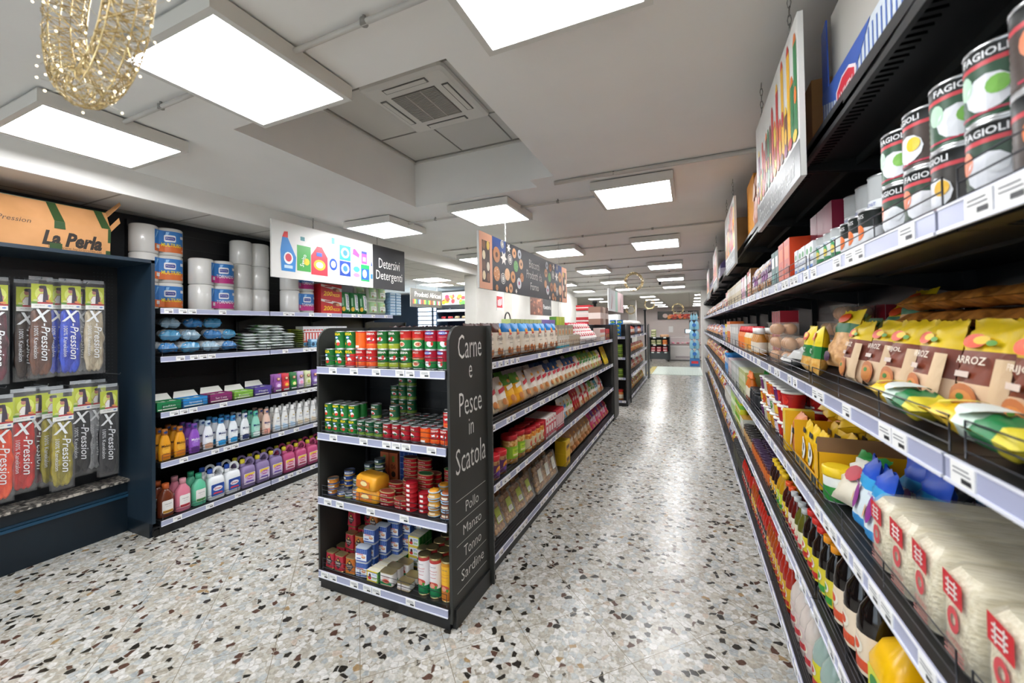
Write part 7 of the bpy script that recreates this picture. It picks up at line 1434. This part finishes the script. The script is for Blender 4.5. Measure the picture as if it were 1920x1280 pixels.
BKO = oil('120c0a', 'e0401a', 'e8d8c0', 'd8502a', 0.05, 0.29); BKY = oil('120d0a', 'f09a14', 'd8c83a', '3a9a3a', 0.034, 0.235); SOY = oil('1a0e0a', 'd82a1e', 'd8c82a', 'c8302a', 0.036, 0.23, 'soy_bottle'); OLV = oil('5a5a1e', 'b8bcbc', 'e0dcc0', 'c8303a', 0.032, 0.20, 'dressing_bottle'); HOT = oil('5a1410', 'c8caca', 'e8e0d0', 'b82a2a', 0.028, 0.20, 'dressing_bottle'); MUS = oil('b88a14', 'f0c41a', 'c8d83a', '2f8a3a', 0.032, 0.21, 'mustard_bottle'); KET = oil('3a0f0c', 'e8561e', 'e8c83a', '8a1a1a', 0.033, 0.20, 'sauce_bottle'); BAR = oil('2a1410', 'f0c824', 'e8b020', '1a1a1a', 0.030, 0.21, 'sauce_bottle')
fill('R', C4, H4, 1.425, [(BKO, 'large black soy sauce bottle', 'bottle', 3), (BKY, 'dark bottle with orange cap', 'bottle', 2)], rows=2, gap=0.006, far=False)
fill('R', C4, H4, 1.90, [(SOY, 'black soy bottle with red cap', 'bottle', 3)], rows=3, gap=0.006, far=False)
fill('R', C4, H4, 2.14, [(OLV, 'green dressing bottle with silver cap', 'bottle', 2), (HOT, 'dark red bottle with silver cap', 'bottle', 2), (KET, 'dark sauce bottle with orange cap', 'bottle', 2)], rows=2, gap=0.006, far=False)
fill('R', C4, H4, 2.56, [(MUS, 'yellow mustard bottle', 'bottle', 2), (BAR, 'dark bottle with yellow nozzle', 'bottle', 3)], rows=2, gap=0.008, far=False)
def jar(body, lid, lab, r=0.032, h=0.125): return bottle('sauce_jar', [(0, r * 0.92), (0.004, r), (h * 0.8, r), (h * 0.88, r * 0.85)], body, lid, [(h * 0.86, r * 0.9), (h * 0.88, r * 0.95), (h, r * 0.95), (h, r * 0.86), (h - 0.002, r * 0.84)], (h * 0.12, h * 0.7, lab))
PUJ = jar('6a2a1a', '3a2342', 'd8702a'); DKJ = jar('4a3a2a', '2a2622', 'c8a06a', 0.042, 0.12); YEJ = can('tall_tin', 0.038, 0.13, 'c8c82a', ((0.5, 0.8, '6ab03a'),), [ell(0, 0.4, 0.5, 0.15, 'e8e0c8')]); GRJ = can('tall_tin', 0.038, 0.13, 'b8d88a', ((0.1, 0.4, 'd8e8c0'),), [])
fill('R', C4, H4, 2.93, [(PUJ, 'orange jar with dark purple lid', 'jar', 11)], rows=4, gap=0.003, far=True)
fill('R', C4, H4, 3.68, [(DKJ, 'jar with dark lid', 'jar', 6)], rows=3, gap=0.004, far=True)
fill('R', C4, H4, 4.22, [(cart('d8d8c8', 'b8862a', 0.07, 0.15), 'cream box', 'box', 3), (YEJ, 'yellow and green tin', 'tin', 6, 2), (GRJ, 'pale green tin', 'tin', 6, 2)], gap=0.004, far=True)
fill('R', C4, H4, 5.50, [(jar('b8b4a8', 'c8c8c4', 'd8d4cc', 0.04, 0.17), 'clear glass jar', 'jar', 10)], rows=2, gap=0.006, far=True)
rightmix(C4, H4, 6.45, 13.5, [2, 0, 2, 8, 1, 7, 4, 6, 1, 6])
# --- bottom right shelf
GCL = oil('9ab0a8', '9ab0a8', 'e0d82a', 'c8302a', 0.05, 0.27, 'vinegar_bottle'); WMK = oil('d8ccc4', 'ecece8', 'd8c8c4', 'c8303a', 0.042, 0.26, 'milk_bottle'); RWC = oil('a8281a', 'e8e4e0', 'e0b02a', 'c8301e', 0.032, 0.25, 'chilli_bottle'); RBK = oil('b8281c', '1e1a1a', '2a1a1a', 'c83a2a', 0.032, 0.25, 'chilli_bottle'); AMB = oil('a84a1a', 'b82a1e', 'e8b82a', 'b8301e', 0.032, 0.24, 'chilli_bottle')
fill('R', C5, H5, 1.60, [(GCL, 'pale green vinegar bottle', 'bottle', 4)], rows=2, gap=0.008, far=False)
fill('R', C5, H5, 2.05, [(WMK, 'cream bottle with white cap', 'bottle', 4)], rows=2, gap=0.008, far=False)
fill('R', C5, H5, 2.45, [(RWC, 'red sauce bottle with white cap', 'bottle', 5), (AMB, 'amber sauce bottle', 'bottle', 4), (RBK, 'red bottle with black label', 'bottle', 6), (AMB, 'amber sauce bottle', 'bottle', 4)], rows=2, gap=0.006, far=False)
fill('R', C5, H5, 3.82, [(RBK, 'red bottle with black label', 'bottle', 8), (jar('2a2a2a', '3a3a3a', '4a4a3a', 0.045, 0.18), 'dark jar with grey lid', 'jar', 9)], rows=1, gap=0.006, far=True)
rightmix(C5, H5, 5.35, 13.5, [5, 8, 6, 1, 7, 0, 7, 8, 5, 7, 0, 2, 6, 4])
# --- storage shelf above the right shelves
ZS = 2.216
e = empty('storage_carton', (0.43, 1.38, ZS)); tag(e, 'blue and white striped carton with a red label on the storage shelf', 'box')
b = MB(); b.box(0, 0.35, -0.30, 0.30, 0, 0.15, 'c9d2da'); f = lambda u, v, o: (-o, -u, v)
for i in range(24): b.dec(Q(-0.295 + i * 0.025, -0.287 + i * 0.025, 0, 0.13), '4a6ab0', f, 0.0008)
b.dec(PG((-0.3, 0.15), (-0.3, 0.12), (-0.1, 0.05), (0.02, 0.09), (0.1, 0.15)), '3a5aa8', f, 0.0012); b.dec(PG((-0.16, 0.015), (0.0, 0.015), (0.0, 0.09), (-0.05, 0.115), (-0.11, 0.115), (-0.16, 0.09)), 'e8dce0', f, 0.0018); b.dec(PG((-0.15, 0.02), (-0.01, 0.02), (-0.01, 0.085), (-0.055, 0.108), (-0.105, 0.108), (-0.15, 0.085)), 'c8303e', f, 0.0024); b.dec(T('ANIMEX', -0.08, 0.055, 0.12, 0.035, off=0.02), 'e8dcdc', f, 0.003)
b.obj('front_panel', e)
b = MB(); b.box(0.02, 0.35, -0.28, 0.27, 0.15, 0.40, 'b9b6ae'); b.obj('white_inner_carton', e)
b = MB(); b.prism([(-0.30, 0.14), (-0.28, 0.30), (-0.23, 0.37), (-0.25, 0.20), (-0.24, 0.14)], 0.0, 0.004, '2250b0', 'yz'); b.prism([(0.30, 0.14), (0.30, 0.36), (0.25, 0.38), (0.24, 0.14)], 0.0, 0.004, '1f4aa8', 'yz'); b.obj('torn_flap', e)
def store(y, w, h, d, col, lab, nm='storage_carton', x=0.43, z=ZS, tape=True):
    b = MB(); b.box(x, x + d, y - w / 2, y + w / 2, z, z + h, col)
    if tape: b.box(x - 0.0008, x + d, y - 0.025, y + 0.025, z + h * 0.4, z + h + 0.0008, 'b8965a')
    b.xf(Matrix.Translation((-x - d / 2, -y, -z))); tag(b.obj(nm, None, (x + d / 2, y, z)), lab, 'box')
KR = nz('a97c4c', 'b88a5a', 4, 0.8, 'kraft_card')
store(0.80, 0.50, 0.42, 0.36, nz('b98a58', 'c89c6c', 4, 0.7, 'kraft_card_light'), 'plain kraft carton beside the blue striped one on the storage shelf')
store(2.02, 0.42, 0.28, 0.34, KR, 'dark kraft carton hidden behind the glossy sign')
for i in range(4):
    PB_ = bag('doll_bag', 0.16, 0.42, 0.10, [(0.5, 'c8907a'), (1, 'd8a890')], [(E(0, 0.25, 0.05, 0.06), 'e8c8b0')], seed=90 + i, wr=0.006) if i == 0 else PB_
    PB_.put((0.40 + PB_.d / 2, 2.58 + 0.17 * i, ZS), -pi / 2, 'peach coloured bag on the storage shelf, %s from near end' % nth(i + 1), 'packet', 'peach bags on the storage shelf')
store(3.45, 0.35, 0.44, 0.36, mt('c8862a', 0.6), 'orange carton standing between the two nearest right signs', tape=False)
store(4.95, 0.55, 0.46, 0.36, KR, 'brown carton behind the second right sign'); store(5.5, 0.45, 0.42, 0.36, nz('c8a884', 'd0b494', 4, 0.8, 'pale_card'), 'pale brown carton past the second right sign')
store(5.35, 1.0, 0.05, 0.4, 'dcdad4', 'flat white board under the far cartons on the storage shelf', 'white_board', z=ZS - 0.001) if False else None
PWB = [mkbag('foil_bundle', 0.3, 0.4, 0.2, '4a3a7a', 'b8b0c8', 'd8d4dc', '2a2a6a', 95), mkbag('foil_bundle', 0.3, 0.4, 0.2, 'd0ccd4', '5a4a6a', '8a8aa0', '3a3a7a', 96)]
for i in range(14): PWB[i % 2].put((0.53, 7.3 + 0.34 * i, ZS + 0.002), -pi / 2, '%s foil bundle on the storage shelf, %s from near end' % (('violet', 'silver')[i % 2], nth(i // 2 + 1)), 'bundle', 'foil bundles on the storage shelf', far=True)
# ======== the far end: butcher counter, trolley, water, matting
e = empty('promotion_trolley', (-1.22, 18.6, 0)); tag(e, 'dark grey promotion trolley on castors before the butcher counter', 'trolley')
b = MB(); b.box(-0.40, 0.40, 0, 0.5, 0.10, 0.42, '30373a'); b.box(-0.42, -0.39, 0, 0.5, 0.08, 1.05, '2a3033'); b.box(0.39, 0.42, 0, 0.5, 0.08, 1.05, '2a3033'); b.box(-0.39, 0.39, 0.46, 0.5, 0.4, 1.05, '22282a'); b.box(-0.40, 0.40, 0.0, 0.48, 1.02, 1.05, '3a4144'); b.box(-0.39, 0.39, 0.0, 0.48, 0.70, 0.72, '30373a'); b.obj('frame', e)
for x in (-0.36, 0.36):
    b = MB(); b.tube([(x - 0.02, 0.05, 0.045), (x + 0.02, 0.05, 0.045)], 0.045, '111111', 10); b.obj('castor', e)
for x, z in ((-0.2, 1.0), (0.22, 1.0), (0.22, 0.68), (-0.2, 0.68), (-0.28, 0.36), (-0.05, 0.36), (0.25, 0.36)):
    b = MB(); b.box(x - 0.055, x + 0.055, -0.012, -0.002, z, z + 0.06, 'e8ecea'); b.obj('price_card', e)
BSK = [('green and cream basket pack', '9aa86a', 'd8ccb0'), ('orange round pack', 'd8682a', 'e89a4a'), ('red and white pack', 'c8283a', 'e8d8d8'), ('brown bread pack', 'c88a5a', 'e0b890')]
for x, z, k, n in ((-0.24, 1.055, 0, 3), (0.12, 1.055, 3, 1), (0.28, 1.055, 3, 1), (-0.26, 0.725, 0, 2), (-0.02, 0.725, 0, 2), (0.22, 0.725, 1, 2), (-0.27, 0.425, 2, 2), (-0.03, 0.425, 2, 2), (0.22, 0.425, 2, 2)):
    for l in range(n):
        b = MB(); b.loft([(0, 0.09, 0.08), (0.01, 0.10, 0.09), (0.09, 0.10, 0.09), (0.105, 0.07, 0.06)], BSK[k][1], n=10, corner=0.03); b.dec(Q(-0.07, 0.07, 0.03, 0.08), BSK[k][2], flat(-0.09), 0.002)
        lv = {1.055: 'top', 0.725: 'middle', 0.425: 'lowest'}[z]
        tag(b.obj('food_pack', None, (-1.22 + x, 18.75, z + 0.107 * l)), '%s, %s trolley shelf, %s from left%s' % (BSK[k][0], lv, nth(1 + sum(1 for q in ((-0.24, 1.055), (0.12, 1.055), (0.28, 1.055), (-0.26, 0.725), (-0.02, 0.725), (0.22, 0.725), (-0.27, 0.425), (-0.03, 0.425), (0.22, 0.425)) if q[1] == z and q[0] < x)), (', upper' if l == n - 1 and n > 1 else ', lower' if n > 1 else '') if n < 3 else ', ' + LAY(3)[l]), 'food', 'packs on the grey trolley')
e = empty('butcher_counter', (0.3, 19.2, 0)); tag(e, 'white refrigerated butcher counter with glass front and pink meat', 'counter')
b = MB(); b.box(-1.3, 1.6, 0, 1.0, 0.04, 0.62, 'e6e0de'); b.box(-1.3, 1.6, 0.05, 1.0, 0.0, 0.04, '8a8684'); b.box(-1.3, 1.6, -0.03, 0.0, 0.58, 0.66, 'f0eceb'); b.box(-0.9, 1.6, -0.01, 0.0, 0.12, 0.2, 'b0a4a6'); b.box(-1.3, 1.6, 0.0, 0.6, 0.62, 0.74, 'f0dcdc'); b.box(-1.3, 1.6, 0.6, 1.0, 0.62, 1.0, 'dcd4d4'); b.obj('cabinet', e)  # meat bed is white with the pinkish light put into its colour
b = MB(); b.box(-1.3, 1.6, 0.0, 0.008, 0.66, 1.08, clear('e8f0f0', 0.12, 0.05, 'counter_glass')); b.box(-1.3, 1.6, 0.0, 0.5, 1.08, 1.09, clear('e8f0f0', 0.2, 0.05, 'counter_glass')); b.obj('glass_front', e)
b = MB(); b.box(-1.3, 1.6, -0.004, 0.02, 1.075, 1.1, 'cfc6c6'); b.box(-0.02, 0.03, -0.01, 0.02, 0.05, 1.08, '9a9494'); b.obj('glass_frame', e)
rnd = random.Random(4)
for i in range(22):
    b = MB(); w = rnd.uniform(0.05, 0.09); b.loft([(0, w, 0.07), (0.03, w * 1.1, 0.08), (0.06, w * 0.7, 0.05)], ('c83a5a', 'd8708a', 'b8284a', 'e0a0b0')[i % 4], n=10)
    tag(b.obj('meat_cut', None, (-0.9 + 0.2 * (i % 11), 19.31 + 0.22 * (i // 11), 0.742)), '%s meat cut in the butcher counter, %s from left in the %s row' % (('crimson', 'pink', 'dark red', 'pale pink')[i % 4], nth(i % 11 + 1), ('front', 'back')[i // 11]), 'meat', 'meat cuts in the butcher counter')
e = empty('weighing_scale', (-0.05, 20.0, 1.001)); tag(e, 'white scale with a lit screen on the butcher counter', 'scale')
b = MB(); b.box(-0.16, 0.16, -0.1, 0.15, 0, 0.08, 'e8e4e4'); b.box(-0.02, 0.02, 0.05, 0.08, 0.08, 0.2, 'd0cccc'); b.obj('base', e)
b = MB(); b.box(-0.17, 0.17, 0.02, 0.06, 0.18, 0.38, '3a3a40'); b.box(-0.13, 0.15, 0.015, 0.02, 0.2, 0.36, emis('cfe6f2', 1.2, 'lit_screen')); b.obj('screen', e)
b = MB(); b.box(-0.04, 0.44, 29.93, 29.99, 0, 1.86, '2a2426'); b.box(0.0, 0.40, 29.9, 29.93, 0.05, 1.80, '1e1a1c'); o = b.obj('door_1'); o['kind'] = 'structure'
b = MB(); b.box(-0.14, 0.14, 0, 0.01, 0, 0.42, 'f0eeee'); tag(b.obj('wall_notice', None, (-1.2, 29.97, 1.05)), 'white paper notice on the pink tiled far wall', 'notice')
# water packs
WB = mt('8fc4dc', 0.12, 0, 0.6, name='water_plastic'); WBD = mt('2f6aa8', 0.3)
for l in range(4):
    b = MB()
    for i in range(2):
        for j in range(2): b.loft([(0, 0.075, 0.075), (0.02, 0.082, 0.082), (0.2, 0.082, 0.082), (0.29, 0.06, 0.06), (0.33, 0.022, 0.022), (0.36, 0.022, 0.022, '2a5aa8')], WB, n=12, c=(-0.085 + 0.17 * i, -0.085 + 0.17 * j, 0))
    b.dec(E(-0.0, 0.17, 0.07, 0.07), '2a6ab8', flat(-0.168), 0.004)
    p = P('water_pack', 0.34, 0.34, 0.36, ('bottles', b))
    p.put((0.15, 16.9, 0.30 + l * 0.362), 0, 'pale blue shrink pack of water bottles, %s of the tall stack' % LAY(4)[l], 'water', 'water packs stacked beside the white partition')
b = MB(); b.box(-0.17, 0.17, -0.17, 0.17, 0.0, 0.298, WBD); b.dec(Q(-0.12, 0.12, 0.1, 0.2), 'c8303a', flat(-0.17), 0.002); tag(b.obj('crate', None, (0.15, 16.9, 0)), 'dark blue crate under the stack of water packs', 'crate')
bp = MB(); bp.loft([(0, 0.04, 0.04), (0.02, 0.045, 0.045), (0.16, 0.045, 0.045), (0.22, 0.015, 0.015), (0.25, 0.015, 0.015)], WB, n=10); BTL = P('water_bottle', 0.09, 0.09, 0.25, ('bottle', bp))
for i in range(3): BTL.put((0.06 + 0.09 * i, 16.85, 0.30 + 4 * 0.362), 0, 'single pale blue water bottle atop the stack, %s from left' % nth(i + 1), 'bottle', 'water bottles atop the stack')
e = empty('floor_grating', (-0.40, 15.0, 0.0)); tag(e, 'pale ribbed mat lying across the aisle floor before the butcher hall', 'mat')
b = MB(); b.box(-0.75, 0.72, -1.3, 1.25, 0.0, 0.012, 'b9c4bc')
for i in range(30): b.box(-0.74 + i * 0.05, -0.715 + i * 0.05, -1.29, 1.24, 0.012, 0.018, 'd3dcd5')
b.obj('mat', e)
b = MB(); b.box(-0.93, -0.75, -1.3, 1.25, 0.0, 0.006, '2a2a22')
for i in range(9): b.prism([(-0.93, -1.28 + i * 0.28), (-0.75, -1.14 + i * 0.28), (-0.75, -1.0 + i * 0.28), (-0.93, -1.14 + i * 0.28)], 0.006, 0.0075, 'c8b02a', 'xy')
b.obj('hazard_strip', e)
b = MB(); b.box(-0.17, 0.17, -0.17, 0.17, 0, ZC, 'eceae6'); o = b.obj('wall_pillar', None, (-2.5, 20, 0)); o['kind'] = 'structure'
# bread rolls on top of the far gondola, box shelf and boxes at the back
for i in range(9):
    b = MB(); b.loft([(0, 0.11, 0.09), (0.03, 0.12, 0.1), (0.08, 0.08, 0.07), (0.10, 0.02, 0.02)], 'f0ece4', n=10)
    tag(b.obj('white_bag', None, (-1.42 + 0.05 * (i % 2), 9.95 + 0.26 * i, 1.616)), 'small knotted white bag on top of the far gondola, %s from near end' % nth(i + 1), 'bag', 'white bags on the far gondola')
b = MB(); b.box(-0.22, 0.22, 0, 2.5, 1.601, 1.615, '1e1f21'); tag(b.obj('top_board', None, (-1.40, 9.75, 0)), 'dark board capping the far gondola under white bags', 'shelf')
for i, (y, z0, h, c, t) in enumerate(((7.0, 1.62, 0.13, 'b8222c', 'lowest'), (7.02, 1.75, 0.12, 'd8d0cc', 'middle'), (7.0, 1.87, 0.09, 'c0242e', 'topmost'))):
    b = MB(); b.box(-0.13, 0.13, -0.13, 0.13, 0, h, c); b.box(-0.131, 0.131, -0.131, 0.131, h * 0.4, h * 0.6, 'e8d8d4'); tag(b.obj('panettone_box', None, (-1.70, y + 0.08, z0)), '%s red and white box piled on the end of the middle gondola' % t, 'box', 'gift boxes on the gondola end')
for i in range(3):
    b = MB(); b.box(-0.1, 0.1, -0.1, 0.1, 0, 0.30, ('8a6a5a', 'c8b0a0', '6a4a40')[i]); b.box(-0.101, 0.101, -0.101, 0.101, 0.1, 0.2, 'd8c8c0'); tag(b.obj('gift_box', None, (-1.44 - 0.0 * i, 6.75 + 0.25 * i, 1.612)), '%s gift box standing beside the red pile' % ('brown', 'beige', 'dark brown')[i], 'box', 'gift boxes on the gondola end')
b = MB(); b.box(-0.6, 0.6, 0, 0.5, 0, 1.95, 'e6e8e8'); b.box(-0.55, 0.55, -0.01, 0, 0.2, 1.8, 'd4dadc'); tag(b.obj('white_fridge', None, (-2.7, 13.2, 0)), 'tall white fridge behind the far gondola', 'fridge')
# fire extinguisher-like black ring and hose on the pillar
e = empty('fire_extinguisher', (-3.62, 7.95, 1.2)); tag(e, 'red fire extinguisher with a black hose loop beside the white pillar', 'extinguisher')
b = MB(); b.loft([(0, 0.07, 0.07), (0.4, 0.075, 0.075), (0.48, 0.03, 0.03), (0.52, 0.03, 0.03)], 'b8202a', n=14); b.obj('cylinder', e)
b = MB(); b.tube([(0.02, 0.14 * cos(t) - 0.02, 0.56 + 0.15 * sin(t)) for t in [pi * 1.9 * i / 16 - 0.6 for i in range(17)]], 0.016, '1a1a1a', 6); b.obj('hose', e)
b = MB(); b.box(-0.075, -0.062, -0.04, 0.04, 0.1, 0.4, '8a8a8a'); b.obj('bracket', e)
# fruit fridge in the side room
e = empty('fruit_display', (-5.05, 8.5, 0)); tag(e, 'open fruit display fridge with a fruit picture header in the side room', 'fridge')
b = MB(); b.box(-0.75, 0.85, 0.5, 0.56, 0, 2.1, '22304a'); b.box(-0.75, 0.85, 0, 0.5, 0, 0.3, '2a3440'); b.box(-0.78, -0.75, 0, 0.56, 0, 2.48, '3a4a60'); b.box(0.85, 0.88, 0, 0.56, 0, 2.48, '3a4a60'); b.obj('cabinet', e)
for z in (0.7, 1.1, 1.5, 1.8, 2.03):
    b = MB(); b.box(-0.75, 0.85, 0.0, 0.5, z - 0.02, z, 'cfdbe8'); b.box(-0.75, 0.85, -0.01, 0.0, z - 0.035, z + 0.02, 'e2ecf6'); b.obj('shelf', e)
b = MB(); b.box(-0.75, 0.85, 0, 0.04, 2.08, 2.48, 'dfe8ee'); f = flat(0.0, 0.05, 2.08); b.dec(Q(-0.8, 0.8, 0, 0.09), '1e2228', f, 0.002); b.dec(T('ortofrutta', 0.35, 0.045, 0.5, 0.05), 'e8e8e8', f, 0.004)
rnd = random.Random(8)
for i in range(46): b.dec(E(rnd.uniform(-0.62, 0.7), rnd.uniform(0.12, 0.3), rnd.uniform(0.03, 0.075), rnd.uniform(0.03, 0.06), 10), ('c8303a', 'e8c82a', '4a9a3a', 'd8602a', '8a2a4a', 'b8d84a', 'e89a3a', '6a3a2a')[i % 8], f, 0.003 + i * 0.0002)
b.obj('header_sign', e)
FR = [('e8a02a', 'orange'), ('d8c83a', 'yellow'), ('b8303a', 'red'), ('c8b08a', 'beige')]
n_ = 0
for z, ys in ((1.8, 3), (1.5, 2), (1.1, 2)):
    for i in range(7):
        c, nm = FR[(i // 2 + int(z * 10)) % 4]; b = MB()
        b.loft([(0, 0.06, 0.06), (0.03, 0.085, 0.085)], '2a2a2e', n=10)
        for q in range(5): b.ball((0.035 * cos(q * 1.26), 0.035 * sin(q * 1.26), 0.055), 0.035, c, 8, 5)
        tag(b.obj('fruit_basket', None, (-5.68 + 0.2 * i, 8.62, z + 0.001)), 'small basket of %s fruit, %s from left on the %s fridge shelf' % (nm, nth(i + 1), {1.8: 'upper', 1.5: 'middle', 1.1: 'lower'}[z]), 'fruit', 'fruit baskets in the display fridge')
# packs at the far end of the detergent shelving
YP2 = box('sponge_pack', 0.12, 0.1, 0.07, 'e0c83a', [(Q(-0.05, 0.05, 0.02, 0.05), 'e8e8e0'), (E(0.0, 0.035, 0.02, 0.015), 'c83a3a', 0.001)], side='d8e0d8')
for i in range(7):
    for l in range(3): one('L', YP2, 'yellow and white pack at the end', 'packet', 'far end detergent shelf', 4.58 + 0.125 * i - 0.02 * l, LV_L[3] + 0.001 + l * 0.0705, 0.07, None, LAY(3)[l], far=True)
fill('L', 'far end detergent shelf', LV_L[3] + 0.001, 3.9, [(cart('8ab0c8', 'd8e4ec', 0.1, 0.16), 'pale blue box', 'box', 5)], far=True, gap=0.01)
o = FARP.obj('packets'); tag(o, 'small distant packets crowding the far end of the shelves', 'packets'); o['kind'] = 'stuff'
dup = [k for k, v in LABELS.items() if len(v) > 1]
print('labels', len(LABELS), 'dups', len(dup), dup[:8])
print('long', [k for k in LABELS if not 4 <= len(k.split()) <= 16][:10])
